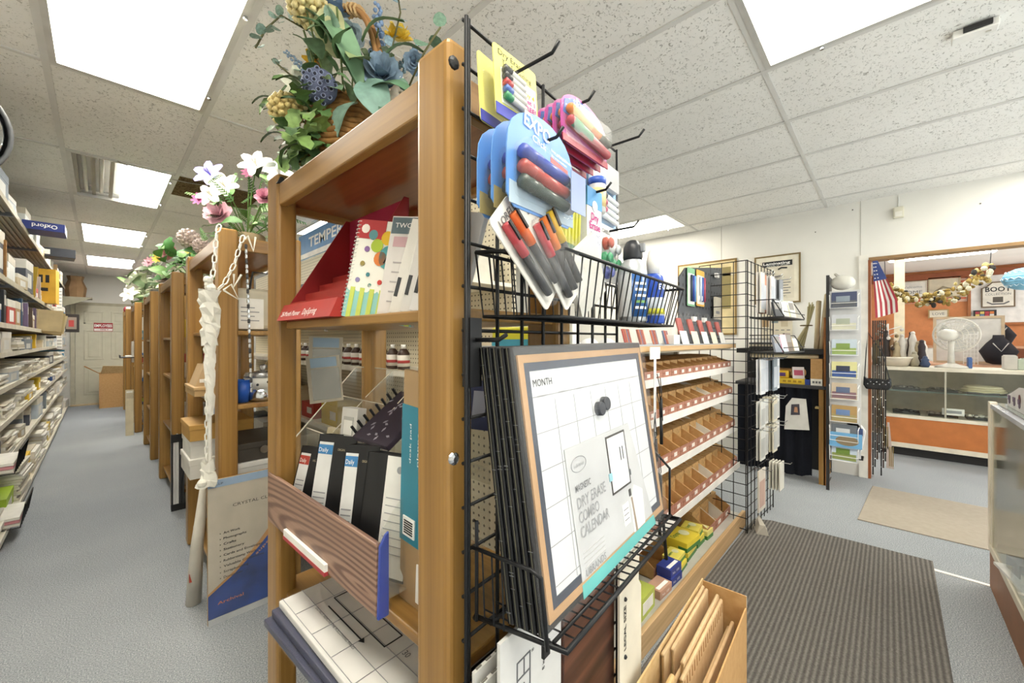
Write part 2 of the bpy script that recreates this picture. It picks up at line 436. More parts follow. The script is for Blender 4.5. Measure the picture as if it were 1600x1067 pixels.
for (i, j), kind in LIT.items():
    x0, x1, y0, y1 = XL[i] + 0.013, XL[i + 1] - 0.013, YL[j] + 0.011, YL[j + 1] - 0.011
    M = Matrix.Translation((x0, y0, CEIL)); w, d = x1 - x0, y1 - y0
    t = thing('ceiling_light', names.get((i, j), 'ceiling light panel out of view, column %d row %d of the ceiling grid' % (i, j)), 'light', M, 'recessed ceiling light panels')
    fm = mat('#c9c8c4', 0.35, 0.3)
    e = 0.024
    for a in [(0, 0, 0, e, d, 0.02), (w - e, 0, 0, w, d, 0.02), (e, 0, 0, w - e, e, 0.02), (e, d - e, 0, w - e, d, 0.02)]:
        B(a[0], a[1], -0.008, a[3], a[4], 0.02).build('light_frame', fm, t)
    if kind != 'half':
        B(e, e, 0.002, w - e, d - e, 0.006).build('diffuser', DIFFC if kind == 'c' else DIFF, t)
    else:
        B(0, 0, 0.055, w, d, 0.058).build('reflector', mat('#b9b7ad', 0.25, 0.6), t)
        B(w * 0.5, e, 0.002, w - e, d - e, 0.006).build('diffuser', DIFFC, t)
        B(e, e, 0.002, w * 0.5, d - e, 0.005).build('clear_lens', BLISTER, t)
        for q in (0.14, 0.3): MB().tube([(w * q, 0.08, 0.03), (w * q, d - 0.08, 0.03)], 0.013, 8).build('fluorescent_tube', mat('#d8d6cc', 0.3), t, smooth=True)
        for q in (0.06, 0.22, 0.40): B(w * q - 0.012, e, 0.012, w * q + 0.012, d - e, 0.03).build('reflector_rib', mat('#8d8672', 0.3, 0.4), t)
    for q in (0.18, 0.82): MB().lathe([(0.008, -0.02), (0.008, -0.008)], 8, Matrix.Translation((w - 0.008, d * q, 0))).build('latch', CHROME, t)
MB().tube([(0.42 + 0.35 * math.cos(a) , 4.0 + 0.22 * math.sin(a), CEIL - 0.012) for a in [0.2 * k for k in range(2, 15)]], 0.0035, 4).build('ceiling_wire', mat('#9c988e'), label='thin grey wire looping under the ceiling near the stained tile', cat='wire')
t = thing('alarm_box', 'small white alarm box on the ceiling right of the light panel', 'alarm', Matrix.Translation((2.52, -0.33, CEIL - 0.035)))
B(0, 0, 0, 0.06, 0.13, 0.033).build('case', WHITE, t, bevel=0.004)
B(-0.012, 0.02, 0.008, 0, 0.10, 0.028).build('vent', DARK, t)
MB().tube([(0.03, 0.02, -0.001), (0.03, 0.035, -0.001)], 0.004, 6).build('button', mat('#b7b4ac'), t)

# walls
struct('wall_left', B(XW0 - 0.1, YW0, 0, XW0, YW1, CEIL + 0.06), WALLW)
struct('wall_back', B(XW0, YW1, 0, 11.6, YW1 + 0.1, CEIL + 0.06), mat('#d6d4cd', 0.85, var=0.02, scale=2))
wr = struct('wall_right', B(5.0, 0.13, 0, 5.12, YW1, CEIL + 0.06), WALLW)
B(5.0, -2.4, 2.065, 5.12, 0.13, CEIL + 0.06).build('header', WALLW, wr)
B(5.0, YW0, 0, 5.12, -2.4, CEIL + 0.06).build('pier', WALLW, wr)
B(4.997, 0.186, 2.1, 5.001, 0.19, CEIL).build('seam', mat('#b9b6ae'), wr)
B(4.997, 1.40, 0, 5.001, 1.404, CEIL).build('seam', mat('#b9b6ae'), wr)
for (y, z) in ((0.245, 2.55), (-0.55, 2.42), (0.53, 2.39)):
    MB().ball((4.998, y, z), 0.006, 6, 4).build('nail', mat('#6a665f'), wr)
TRIMB = mat('#96764f', 0.5)
tr = struct('trim_1', B(4.985, -2.4, 2.045, 5.135, 0.13, 2.072), TRIMB)
B(4.985, 0.115, 0, 5.135, 0.135, 2.05).build('jamb', mat('#9c5b35', 0.5), tr)
B(4.98, 0.135, 0, 5.0, 0.20, 2.10).build('casing', mat('#e8e5dd', 0.5), tr)
struct('wall_far_room', B(11.5, YW0, 0, 11.6, YW1, CEIL + 0.06), mat('#cf8a5c', 0.85))
struct('wall_room_end', B(5.12, 3.0, 0, 11.5, 3.1, CEIL + 0.06), WALLW)
# store front behind the camera: solid below and between, glazed openings
front = struct('wall_front', B(XW0, YW0 - 0.1, 0, 11.6, YW0, 0.55), WALLW)
B(XW0, YW0 - 0.1, 2.4, 11.6, YW0, CEIL + 0.06).build('lintel', WALLW, front)
for a, b in ((XW0, -0.3), (2.2, 2.4), (4.8, 5.6), (8.4, 8.6), (11.2, 11.6)):
    B(a, YW0 - 0.1, 0.55, b, YW0, 2.4).build('pier', WALLW, front)
for k, (a, b) in enumerate(((-0.3, 2.2), (2.4, 4.8), (5.6, 8.4), (8.6, 11.2))):
    wn = struct('window_%d' % (k + 1), B(a, YW0 - 0.06, 0.55, b, YW0 - 0.05, 2.4), GLASS)
    for q in ((a, 0.55, a + 0.05, 2.4), (b - 0.05, 0.55, b, 2.4), (a, 0.55, b, 0.6), (a, 2.35, b, 2.4)):
        B(q[0], YW0 - 0.08, q[1], q[2], YW0 - 0.02, q[3]).build('window_frame', mat('#8f8f8c', 0.4, 0.5), wn)
# far end: door
DOORC = mat('#c4c0ac', 0.6, var=0.02)
d = struct('door_1', B(-0.33, YW1 - 0.045, 0.02, 0.55, YW1, 1.99), DOORC)
for (x0, x1) in ((-0.22, 0.06), (0.16, 0.44)):
    for (z0, z1) in ((0.2, 0.76), (0.9, 1.5), (1.62, 1.88)):
        for q in ((x0, z0, x1, z0 + 0.03), (x0, z1 - 0.03, x1, z1), (x0, z0, x0 + 0.03, z1), (x1 - 0.03, z0, x1, z1)):
            B(q[0], YW1 - 0.056, q[1], q[2], YW1 - 0.045, q[3]).build('panel_moulding', DOORC, d, bevel=0.004)
        B(x0 + 0.06, YW1 - 0.052, z0 + 0.06, x1 - 0.06, YW1 - 0.045, z1 - 0.06).build('panel', DOORC, d, bevel=0.004)
tr = struct('trim_2', B(-0.40, YW1 - 0.03, 1.99, 0.62, YW1, 2.05), mat('#a8a28c', 0.6))
B(-0.40, YW1 - 0.03, 0, -0.335, YW1, 1.99).build('casing', mat('#bdb8a3', 0.6), tr)
B(-0.40, YW1 - 0.12, 0, 0.62, YW1 - 0.04, 0.03).build('threshold', mat('#c9b490', 0.6), tr)
t = thing('door_sign', 'red and white employees sign on the far door', 'sign', fr((-0.085, YW1 - 0.062, 1.47)))
B(0, 0, 0, 0.27, 0.004, 0.175).build('sign_plate', mat('#9c2a2c', 0.5), t)
B(0.006, -0.002, 0.01, 0.264, 0, 0.06).build('white_band', mat('#e9e0dc'), t)
text(t, 'EMPLOYEES', axes((0.135, -0.002, 0.09), (1, 0, 0), (0, 0, 1)), 0.055, WHITEINK, 0.25, center=True, bold=0.02)
text(t, 'ONLY', axes((0.15, -0.003, 0.022), (1, 0, 0), (0, 0, 1)), 0.03, mat('#9c2a2c', 0.5, var=0), 0.12, center=True, bold=0.02)

# mats and sunlight streak on the floor
t = MB()
pts = [(3.36, -0.19), (3.32, 0.60), (3.26, 0.70), (2.25, 0.715), (1.35, 0.70), (1.32, -0.17)]
t.prism(pts, 0.0, 0.009).build('ribbed_mat', RIBMAT, label='dark grey ribbed floor mat in front of the bin shelves', cat='mat')
MB().prism([(3.79, -0.75), (4.72, -0.78), (4.73, 0.10), (3.78, 0.16)], 0, 0.008).build('floor_mat', mat('#a0978b', 0.95, var=0.025, spec=0.1, scale=30), label='flat beige floor mat before the doorway to the next room', cat='mat', bevel=0.004)
MB().prism([(3.245, -0.19), (3.27, -0.19), (3.262, -0.392), (3.238, -0.392)], 0, 0.003).build('sun_streak', mat('#f3efe8', 0.4), label='painted white sunlight streak on the carpet between mat and glass case', cat='tape')  # streak of sunlight put in as a thin white slab
t = thing('motion_sensor', 'small beige motion sensor high on the right wall', 'sensor', fr((4.96, -0.105, 2.40)))
B(0, 0, 0, 0.04, 0.07, 0.10).build('case', mat('#dedac8', 0.4), t, bevel=0.008)
B(-0.004, 0.012, 0.012, 0.001, 0.058, 0.055).build('lens', mat('#efece2', 0.3), t)
MB().tube([(0.035, 0.035, 0.1), (0.035, 0.035, 0.20)], 0.004, 5).build('cable', WHITE, t)

# ------------------------------------------------------------------ wooden bookcases
def bookcase(label, x, y, yaw, L, D, H, shelves, PW=0.09, PT=0.056, top=0.03):
    """local: x into the case, y along the aisle; origin at the near aisle corner on the floor"""
    t = thing('bookcase', label, 'bookcase', fr((x, y, 0), yaw), 'oak bookcases along the left aisle')
    for (px, py) in ((0, 0), (D - PT, 0), (0, L - PW), (D - PT, L - PW)):
        B(px, py, 0, px + PT, py + PW, H).build('post', OAK[2], t, bevel=0.011, seg=3)
    zt = H - top
    B(0.006, PW, zt - 0.065, 0.030, L - PW, zt).build('front_rail', OAK[1], t, bevel=0.004)
    B(D - 0.030, PW, zt - 0.065, D - 0.006, L - PW, zt).build('back_rail', OAK[1], t, bevel=0.004)
    for py in (0.02, L - 0.045): B(PT, py, zt - 0.065, D - PT, py + 0.024, zt).build('end_rail', OAK[0], t, bevel=0.004)
    B(0.030, 0.045, zt - 0.045, D - 0.030, L - 0.046, zt - 0.02).build('top_panel', VENEER, t)
    for z in shelves:
        B(0.026, PW * 0.0 + 0.012, z - 0.022, D - 0.026, L - 0.012, z).build('shelf', OAK[1], t, bevel=0.004)
    return t
PTS = dict(PW=0.088, PT=0.056)
bookcase('tall oak bookcase nearest the camera with red planner display', 0.383, 0.507, 2.0, 0.868, 0.357, 1.79, (1.355, 0.755, 0.553, 0.17), top=0.032, **PTS)
CASES = [
 ('second oak bookcase, with white chain hanging on its post', 0.383, 2.262, 0, 1.02, 0.36, 1.83, (1.345, 0.985, 0.52, 0.12)),
 ('third oak bookcase, with dark foam boards against its end', 0.383, 4.0, 0, 1.0, 0.36, 1.83, (1.32, 0.99, 0.55, 0.12)),
 ('fourth oak bookcase along the aisle', 0.375, 5.75, 0, 1.0, 0.36, 1.83, (1.3, 0.9, 0.5, 0.12)),
 ('fifth oak bookcase, behind the leaning cream board', 0.335, 7.62, 0, 1.0, 0.36, 1.83, (1.3, 0.9, 0.5, 0.12)),
 ('farthest oak bookcase beside the employees door', 0.30, 9.35, 0, 1.0, 0.36, 1.83, (1.3, 0.9, 0.5, 0.12)),
]
for c in CASES: bookcase(*c, PW=0.09, PT=0.078)

# ---- things in the nearest bookcase (frame N: bookcase 1)
N = fr((0.383, 0.507, 0), 2.0)
def inN(x, y, z, yaw=0, pitch=0, roll=0): return N @ fr((x, y, z), yaw, pitch, roll)
RED = mat('#8e2324', 0.45); REDD = mat('#a8322d', 0.45)
t = thing('planner_display', 'red stepped cardboard planner display on the upper shelf', 'display', inN(0.004, 0.437, 1.355))
W0 = 0.338  # along y; x is depth
prof = [(0.012, 0), (0.215, 0), (0.215, 0.335), (0.20, 0.335), (0.03, 0.05)]
for yy in (0.0, W0):
    MB().prism(prof, 0, 0.003, axes((0, yy + 0.003, 0), (1, 0, 0), (0, 0, 1))).build('side_panel', RED, t)
B(0.212, 0, 0, 0.215, W0, 0.335).build('back_panel', mat('#9c2440', 0.5), t)
for k in range(4):
    x0 = 0.03 + 0.042 * k; z0 = 0.02 + 0.03 * k
    B(x0, 0.004, 0.002, x0 + 0.003, W0 - 0.001, z0 + 0.034).build('step_riser', REDD, t)
    B(x0 + 0.003, 0.004, z0 + 0.002, x0 + 0.042, W0 - 0.001, z0 + 0.005).build('step_tread', RED, t)
MB().prism([(-0.006, 0), (0.028, 0), (0.028, 0.043), (0.014, 0.046)], -W0, 0.01, axes((0, 0, 0), (1, 0, 0), (0, 0, 1))).build('front_lip', REDD, t)
text(t, '28-Month Planner', axes((-0.0015, 0.318, 0.011), (0, -1, 0), (0.42, 0, 0.95)), 0.015, WHITEINK, 0.135)
text(t, 'DaySpring', axes((-0.0015, 0.165, 0.011), (0, -1, 0), (0.42, 0, 0.95)), 0.018, WHITEINK, 0.085)

# spiral planner with dots, standing across the shelf
t = thing('spiral_planner', 'white spiral planner with coloured dots and striped foot', 'planner', inN(0.026, 0.425, 1.357, -63, -5, 9))
B(0, 0, 0, 0.185, 0.012, 0.235).build('cover', mat('#eceae0', 0.4, var=0.02), t)
B(0, -0.0015, 0, 0.185, 0, 0.075).build('striped_foot', mat('#8fc6c0', 0.4), t)
for k in range(7): B(0.012 + 0.026 * k, -0.003, 0, 0.024 + 0.026 * k, -0.0012, 0.072).build('stripe', mat('#c3cf62', 0.4), t)
for k in range(9): MB().lathe([(0.0115, 0), (0.0115, 0.002)], 12, axes((0.012 + 0.0205 * k, 0.0, 0.074), (1, 0, 0), (0, 0, 1))).build('scallop', mat('#eceae0', 0.4, var=0.02), t)
B(0.0, -0.0015, 0.19, 0.075, 0, 0.235).build('corner_badge', mat('#b43a3c'), t)
dots = [(0.10, 0.150, 0.030, '#4f9a9d'), (0.085, 0.195, 0.017, '#e0b52a'), (0.06, 0.175, 0.016, '#a9bf3e'), (0.075, 0.145, 0.017, '#d47a3a'), (0.045, 0.2, 0.012, '#5a8f93'),
        (0.115, 0.205, 0.016, '#7c6a94'), (0.035, 0.165, 0.007, '#8d6aa0'), (0.03, 0.13, 0.006, '#9b8b4e'), (0.05, 0.105, 0.005, '#3f7d86'), (0.085, 0.09, 0.006, '#c8433e'),
        (0.12, 0.1, 0.005, '#caa23a'), (0.06, 0.08, 0.005, '#5c9a90'), (0.15, 0.16, 0.008, '#b5654a'), (0.16, 0.11, 0.007, '#7fae4a'), (0.025, 0.09, 0.006, '#8a80ab'), (0.13, 0.085, 0.008, '#a86a3a'), (0.155, 0.2, 0.012, '#cf6f86')]
for (x, z, r, c) in dots: MB().lathe([(r, 0), (r, 0.0012)], 14, axes((x, -0.0008, z), (1, 0, 0), (0, 0, 1))).build('dot', mat(c, 0.4), t)
text(t, 'A', axes((0.10, -0.004, 0.135), (1, 0, 0), (0, 0, 1)), 0.03, INK, center=True)
MB().lathe([(0.011, 0), (0.011, 0.001)], 10, axes((0.022, -0.002, 0.213), (1, 0, 0), (0, 0, 1))).build('badge_ring', mat('#f3e9df'), t)
coil = []
for k in range(0, 24 * 8 + 1):
    a = 2 * PI * k / 8; coil.append((0.001 + 0.007 * math.cos(a), 0.006 + 0.010 * math.sin(a), 0.004 + 0.2275 * k / (24 * 8)))
MB().tube(coil, 0.0012, 4).build('wire_coil', mat('#dcdcd8', 0.3, 0.4), t, smooth=True)
t = thing('calendar_pack', 'wall calendar with dark header behind the dotted planner', 'calendar', inN(0.052, 0.312, 1.357, -66, -6, 7))
B(0, 0, 0, 0.20, 0.004, 0.225).build('sheet', mat('#d9d4d0', 0.4), t)
B(0.002, -0.001, 0.185, 0.198, 0, 0.222).build('header_band', mat('#5d6d74', 0.4), t)
text(t, 'TWO YEAR PICTURE', axes((0.012, -0.002, 0.198), (1, 0, 0), (0, 0, 1)), 0.011, WHITEINK, 0.17)
B(0.012, -0.001, 0.155, 0.19, 0, 0.178).build('pink_band', mat('#c9a4a8'), t)
for k in range(5): B(0.02, -0.001, 0.03 + 0.022 * k, 0.18, 0, 0.033 + 0.022 * k).build('print_line', mat('#a9a4a4', 0.6), t)
B(0.06, -0.0015, 0.05, 0.085, 0, 0.15).build('print_block', mat('#6d6a68', 0.6), t)
for k, (x, y, yw, lab, c) in enumerate(((0.035, 0.235, -72, 'thick white calendar pack, first of three beside the post', '#d8d4cc'), (0.035, 0.195, -74, 'white calendar pack, middle of three beside the post', '#cfccc8'), (0.03, 0.155, -76, 'white calendar pack, last of three beside the post', '#d9d7d6'))):
    t = thing('wrapped_calendar', lab, 'calendar', inN(x, y, 1.357, yw, -6, 13), 'calendar packs on the upper shelf')
    B(0, 0, 0, 0.12, 0.014, 0.2).build('block', mat(c, 0.5), t, bevel=0.002)
    B(0.003, -0.001, 0.035, 0.012, 0.0, 0.075).build('barcode', INK, t)
    B(-0.001, -0.002, -0.0005, 0.121, 0.016, 0.202).build('plastic_wrap', WRAP, t)

# wood-grain tiered tray on the middle shelf
t = thing('tiered_tray', 'clear acrylic tiered tray with a wood-grain front', 'tray', inN(0.0, 0.0, 0.782))
y0, y1 = 0.214, 0.845
B(-0.004, y0, -0.024, 0.006, y1, 0.12).build('front_panel', PRINTWOOD, t, bevel=0.002)
side = [(0.006, 0), (0.31, 0), (0.31, 0.42), (0.27, 0.42), (0.006, 0.14)]
for yy in (y0 + 0.004, y1):
    MB().prism(side, 0, 0.004, axes((0, yy, 0), (1, 0, 0), (0, 0, 1))).build('side_panel', ACRYLIC, t)
B(0.006, y0, 0, 0.31, y1, 0.004).build('base_panel', ACRYLIC, t)
B(0.308, y0, 0.15, 0.312, y1, 0.42).build('back_panel', ACRYLIC, t)
for k, (x, z0, z1) in enumerate(((0.105, 0.004, 0.235), (0.205, 0.1, 0.33))):
    B(x, y0 + 0.004, z0, x + 0.004, y1 - 0.004, z1).build('tier_panel', ACRYLIC, t)
    B(x + 0.004, y0 + 0.004, z0 + 0.09, x + 0.1, y1 - 0.004, z0 + 0.094).build('tier_floor', ACRYLIC, t)
for yy in (0.30, 0.48, 0.66):
    MB().prism([(0.109, 0.19), (0.20, 0.19), (0.20, 0.33), (0.109, 0.25)], 0, 0.004, axes((0, yy, 0), (1, 0, 0), (0, 0, 1))).build('divider', ACRYLIC, t)
    MB().prism([(0.209, 0.24), (0.305, 0.24), (0.305, 0.42), (0.209, 0.34)], 0, 0.004, axes((0, yy, 0), (1, 0, 0), (0, 0, 1))).build('divider', ACRYLIC, t)
# bright edge of the clear acrylic side: its glint painted as a pale tube
MB().tube([(0.006, y1 - 0.002, 0.14), (0.27, y1 - 0.002, 0.42), (0.31, y1 - 0.002, 0.42)], 0.0022, 5).build('edge_glint', mat('#e8e2d2', 0.3), t)
GLINT = mat('#e2dac6', 0.3)  # glints on the clear tier and divider edges, painted as pale tubes
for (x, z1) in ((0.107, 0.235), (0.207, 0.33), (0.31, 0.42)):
    MB().tube([(x, y0 + 0.004, z1), (x, y1 - 0.004, z1)], 0.0016, 5).build('edge_glint', GLINT, t)
for yy in (0.30, 0.48, 0.66):
    MB().tube([(0.109, yy - 0.002, 0.25), (0.20, yy - 0.002, 0.33)], 0.0014, 5).build('edge_glint', GLINT, t)
    MB().tube([(0.209, yy - 0.002, 0.34), (0.305, yy - 0.002, 0.42)], 0.0014, 5).build('edge_glint', GLINT, t)
# refill organisers
def refill(label, y, w, tk, band, h=0.19, x=0.015, yw=-80, lean=-7, stripe='#3f7fb5', front=False):
    t = thing('planner_refill', label, 'planner', inN(x, y, 0.789, yw, lean), 'boxed planner refills in the tray')
    B(0.004, 0.003, 0.004, w - 0.002, tk - 0.003, h - 0.006).build('pages', PAPER, t)
    cv = MB().box((0, 0, 0), (w, 0.003, h)).box((0, tk - 0.003, 0), (w, tk, h)).box((0, 0, 0), (0.003, tk, h))
    cv.build('cover', BLACK, t)
    if band:
        B(0.005, -0.001, 0.012, w * 0.42, 0, h - 0.02).build('paper_band', mat('#dcdcda', 0.5), t)
        B(0.005, -0.0018, h - 0.052, w * 0.42, -0.001, h - 0.027).build('band_stripe', mat(stripe, 0.5), t)
        B(0.005, -0.0018, 0.012, w * 0.42, -0.001, 0.034).build('band_stripe', mat(stripe, 0.5), t)
        text(t, 'Daily', axes((0.008, -0.0025, h - 0.046), (1, 0, 0), (0, 0, 1)), 0.011, WHITEINK, w * 0.25)
        for q in range(5): B(0.009, -0.0018, 0.05 + 0.013 * q, w * 0.38, -0.001, 0.053 + 0.013 * q).build('print_line', GREYINK, t)
    if front:
        B(w * 0.44, -0.0015, 0.006, w - 0.001, 0, h - 0.002).build('front_sheet', mat('#e3e2dd', 0.5), t)
        for q in range(8): B(w * 0.5, -0.0025, h * 0.2 + 0.016 * q, w * 0.92, -0.0015, h * 0.2 + 0.0018 + 0.016 * q).build('print_line', GREYINK, t)
        MB().lathe([(0.008, 0), (0.008, 0.001)], 12, axes((w * 0.72, -0.0015, h - 0.03), (1, 0, 0), (0, 0, 1))).build('emblem', GREYINK, t)
    else:
        text(t, 'ORGANIZER', axes((w * 0.55, -0.001, h - 0.04), (1, 0, 0), (0, 0, 1)), 0.006, mat('#b7a98b', var=0), w * 0.3)
    return t
refill('small black planner refill with a red-topped band', 0.755, 0.105, 0.024, True, h=0.20, stripe='#b8463a', yw=-72, lean=-16)
refill('thick black planner refill with a wide blue-topped band', 0.615, 0.125, 0.045, True, h=0.255, yw=-66, lean=-12)
refill('black planner refill with blue band leaning on grey sheets', 0.448, 0.095, 0.045, True, h=0.255, yw=-62, lean=-11)
refill('black planner refill with its white title page showing', 0.352, 0.135, 0.038, False, h=0.255, x=0.02, yw=-72, lean=-10, front=True)
t = thing('card_box', 'white boxed card set in the middle tier of the tray', 'box', inN(0.112, 0.63, 0.982, -80, -6))
B(0, 0, 0, 0.07, 0.03, 0.125).build('carton', mat('#d9d7d2', 0.5), t, bevel=0.002)
B(0.012, -0.001, 0.04, 0.055, 0, 0.10).build('picture', mat('#b9b8b3', 0.5), t)
B(0.015, -0.002, 0.05, 0.052, -0.001, 0.09).build('picture_mount', PAPER, t)
text(t, 'CARDS', axes((0.016, -0.001, 0.02), (1, 0, 0), (0, 0, 1)), 0.009, MIDINK, 0.036)
t = thing('cloth_planner', 'dark purple floral planner lying open-edged in the tray', 'planner', inN(0.100, 0.525, 1.043, -88, -55))
B(0, 0, 0, 0.16, 0.018, 0.185).build('cover', mat('#3b3340', 0.6), t, bevel=0.003)
random.seed(3)
for k in range(26):
    x, z = 0.012 + 0.13 * random.random(), 0.012 + 0.16 * random.random()
    MB().prism([(0, 0), (0.009, 0.004), (0.011, 0.011), (0.003, 0.009)], 0, 0.001, axes((x, 0.0, z), (math.cos(k), 0, math.sin(k)), (-math.sin(k), 0, math.cos(k)))).build('floral_print', mat('#9d98a5', 0.6), t)
B(0.004, 0.003, 0.184, 0.15, 0.015, 0.188).build('pages', mat('#bdb59f', 0.6), t)
for k in range(8): MB().lathe([(0.004, -0.003), (0.004, 0.021)], 6, axes((-0.002, 0, 0.015 + 0.022 * k), (1, 0, 0), (0, 0, 1))).build('ring', BLACK, t)
t = thing('navy_book', 'small navy book in the top tier of the tray', 'book', inN(0.215, 0.245, 1.09, -75, -10))
B(0, 0, 0, 0.10, 0.012, 0.115).build('cover', mat('#26305e', 0.5), t)
B(0.05, -0.001, 0.03, 0.085, 0, 0.09).build('title_block', mat('#a9acc0', 0.5), t)
for k, (y, w, h, c) in enumerate(((0.60, 0.05, 0.06, '#c9bda2'), (0.68, 0.06, 0.05, '#b9ad90'))):
    t = thing('note_pad', 'tan note pad behind the tray divider, %s' % ('nearer one' if k == 0 else 'farther one'), 'pad', inN(0.118, y + 0.06, 0.985, -85, -10), 'tan pads in the tray')
    B(0, 0, 0, w, 0.02, h).build('block', mat(c, 0.6), t, bevel=0.008, seg=3)

# blue packages at the right of the tray
t = thing('blue_package', 'tall teal desk pad package standing beside the near post', 'package', inN(0.064, 0.240, 0.758, -88, 2, 5))
B(0, 0, 0.0, 0.16, 0.010, 0.485).build('board', mat('#a98a60', 0.6), t)
B(-0.001, -0.002, 0.13, 0.161, 0.012, 0.415).build('teal_sleeve', mat('#1f8199', 0.35), t)
B(-0.002, -0.003, 0.0, 0.162, 0.013, 0.49).build('plastic_wrap', WRAP, t)
B(0.012, -0.0045, 0.145, 0.05, -0.002, 0.185).build('barcode_label', WHITEINK, t)
for q in range(6): B(0.017, -0.0055, 0.151 + 0.005 * q, 0.045, -0.0045, 0.1535 + 0.005 * q).build('barcode_bar', INK, t)
text(t, 'desk pad', axes((0.035, -0.0045, 0.30), (0, 0, 1), (-1, 0, 0)), 0.006, WHITEINK, 0.08)
text(t, 'planner', axes((0.06, -0.0045, 0.3), (0, 0, 1), (-1, 0, 0)), 0.006, WHITEINK, 0.08)
for q in range(5): MB().prism([(0, 0), (0.05, 0.012), (0.05, 0.02), (0, 0.006)], 0, 0.001, axes((0.08, -0.002, 0.18 + 0.02 * q), (1, 0, 0), (0, 0, 1))).build('wave_print', mat('#3fa0b5', 0.4), t)
B(0.06, -0.0045, 0.02, 0.12, -0.002, 0.10).build('paper_label', PAPER, t)
t = thing('blue_folder', 'royal blue folder edge standing left of the teal package', 'folder', inN(-0.006, 0.203, 0.758))
MB().prism([(0, 0), (0.024, 0), (0.024, 0.165), (0.016, 0.16), (0.004, 0.14)], 0, 0.007, axes((0, 0.007, 0), (1, 0, 0), (0, 0, 1))).build('cover', mat('#2440a0', 0.3), t, bevel=0.002)
B(-0.002, -0.002, 0.0, 0.026, -0.001, 0.17).build('plastic_wrap', WRAP, t)
# red pad under the tray
t = thing('ledger_pad', 'red-backed paper pad sticking out under the tray', 'pad', inN(-0.012, 0.43, 0.7558))
B(0, 0, 0.009, 0.21, 0.26, 0.026).build('pages', PAPER, t)
B(-0.001, -0.001, 0, 0.211, 0.261, 0.009).build('red_backing', mat('#a63a3c', 0.5), t)

# desk pad calendars sliding out of the lower shelf
for k in range(3):
    t = thing('desk_pad_calendar', 'shrink-wrapped desk pad calendar on the lower shelf, %s of the pile' % ('bottom', 'middle', 'top')[k], 'calendar', inN(-0.046 + 0.005 * k, 0.11 + 0.01 * k, 0.556 + 0.021 * k, 2 - 1 * k, 0, 0), 'desk pad calendars')
    B(0, 0, 0, 0.30, 0.56 - 0.02 * k, 0.018).build('pad', mat('#d7d5d1', 0.5) if k == 2 else mat('#34374f', 0.4), t, bevel=0.003)
    B(-0.001, -0.001, -0.0005, 0.301, 0.561 - 0.02 * k, 0.0195).build('plastic_wrap', WRAP, t)
    if k == 2:
        up = lambda x, y, z=0.0195: axes((x, y, z), (0, -1, 0), (1, 0, 0))
        MB().prism([(0, 0), (0.17, 0), (0.17, 0.003), (0, 0.003)], 0, 0.0006, up(0.075, 0.40)).build('arrow_shaft', INK, t)
        MB().prism([(0.17, -0.006), (0.185, 0.0015), (0.17, 0.009)], 0, 0.0006, up(0.075, 0.40)).build('arrow_head', INK, t)
        text(t, 'DO NOT REMOVE THE FOLLOWING PAGES', up(0.05, 0.415), 0.007, INK, 0.20)
        for (a, b2, c, d2) in ((0.10, 0.42, 0.145, 0.17), (0.16, 0.44, 0.21, 0.15)):
            for q in ((a, d2, a + 0.002, b2), (c, d2, c + 0.002, b2), (a, d2, c, d2 + 0.002), (a, b2, c + 0.002, b2 + 0.002)):
                B(q[0], q[1], 0.0185, q[2], q[3], 0.0199).build('print_frame', INK, t)
        for q in range(6): B(0.008 + 0.048 * q, 0.02, 0.0185, 0.009 + 0.048 * q, 0.52, 0.0197).build('grid_line', GREYINK, t)
        for q in range(5): B(0.01, 0.03 + 0.1 * q, 0.0185, 0.29, 0.031 + 0.1 * q, 0.0197).build('grid_line', GREYINK, t)
        text(t, '30', up(0.115, 0.125), 0.014, MIDINK); text(t, '31', up(0.055, 0.06), 0.014, MIDINK)
# dark cases on the bottom shelf
for k, (x, y, z, w, l, h, yw) in enumerate(((-0.03, 0.30, 0.172, 0.26, 0.30, 0.075, 3), (-0.02, 0.34, 0.248, 0.24, 0.27, 0.07, -4))):
    t = thing('zip_binder', 'black zip binder on the bottom shelf, %s one' % ('lower', 'upper')[k], 'binder', inN(x, y, z, yw), 'zip binders')
    B(0, 0, 0, w, l, h).build('case', mat('#1e1c1d', 0.55), t, bevel=0.02, seg=3)
    MB().tube([(-0.001, 0.02, h / 2), (-0.001, l - 0.02, h / 2)], 0.003, 5).build('zip', mat('#57564f', 0.4, 0.5), t)
    if k == 1: B(-0.006, l * 0.55, h * 0.1, -0.002, l * 0.6, h * 0.55).build('zip_pull', mat('#a19a87', 0.3, 0.7), t)
    else: text(t, 'Samsill', axes((-0.002, l * 0.75, h * 0.2), (0, -1, 0), (0, 0, 1)), 0.025, mat('#caa23a', var=0), 0.12)
# pouches hanging at the back by the shelf
t = thing('hanging_pouch_pack', 'packs of clear pouches hanging on a hook below the upper shelf', 'pouch', inN(0.115, 0.845, 1.312, -30))
MB().tube([(0.05, 0.03, 0.018), (0.05, -0.03, 0.018), (0.05, -0.036, 0.026)], 0.003, 5).build('hook', WHITE, t)
for k, (dx, dz, lean) in enumerate(((0, 0, 2), (-0.01, -0.07, -5))):
    M = fr((dx, -0.006 * k, dz), 0, 0, lean)
    B(0, 0, -0.15, 0.10, 0.006, 0.0, M).build('backing_card', mat('#cdc5b3', 0.6), t)
    B(0.012, -0.004, -0.14, 0.095, 0, -0.04, M).build('clear_pouch', mat('#8d8c86', 0.25, 0.3), t)
    B(0.012, -0.003, -0.035, 0.09, 0, -0.004, M).build('blue_header', mat('#9db6cc', 0.5), t)

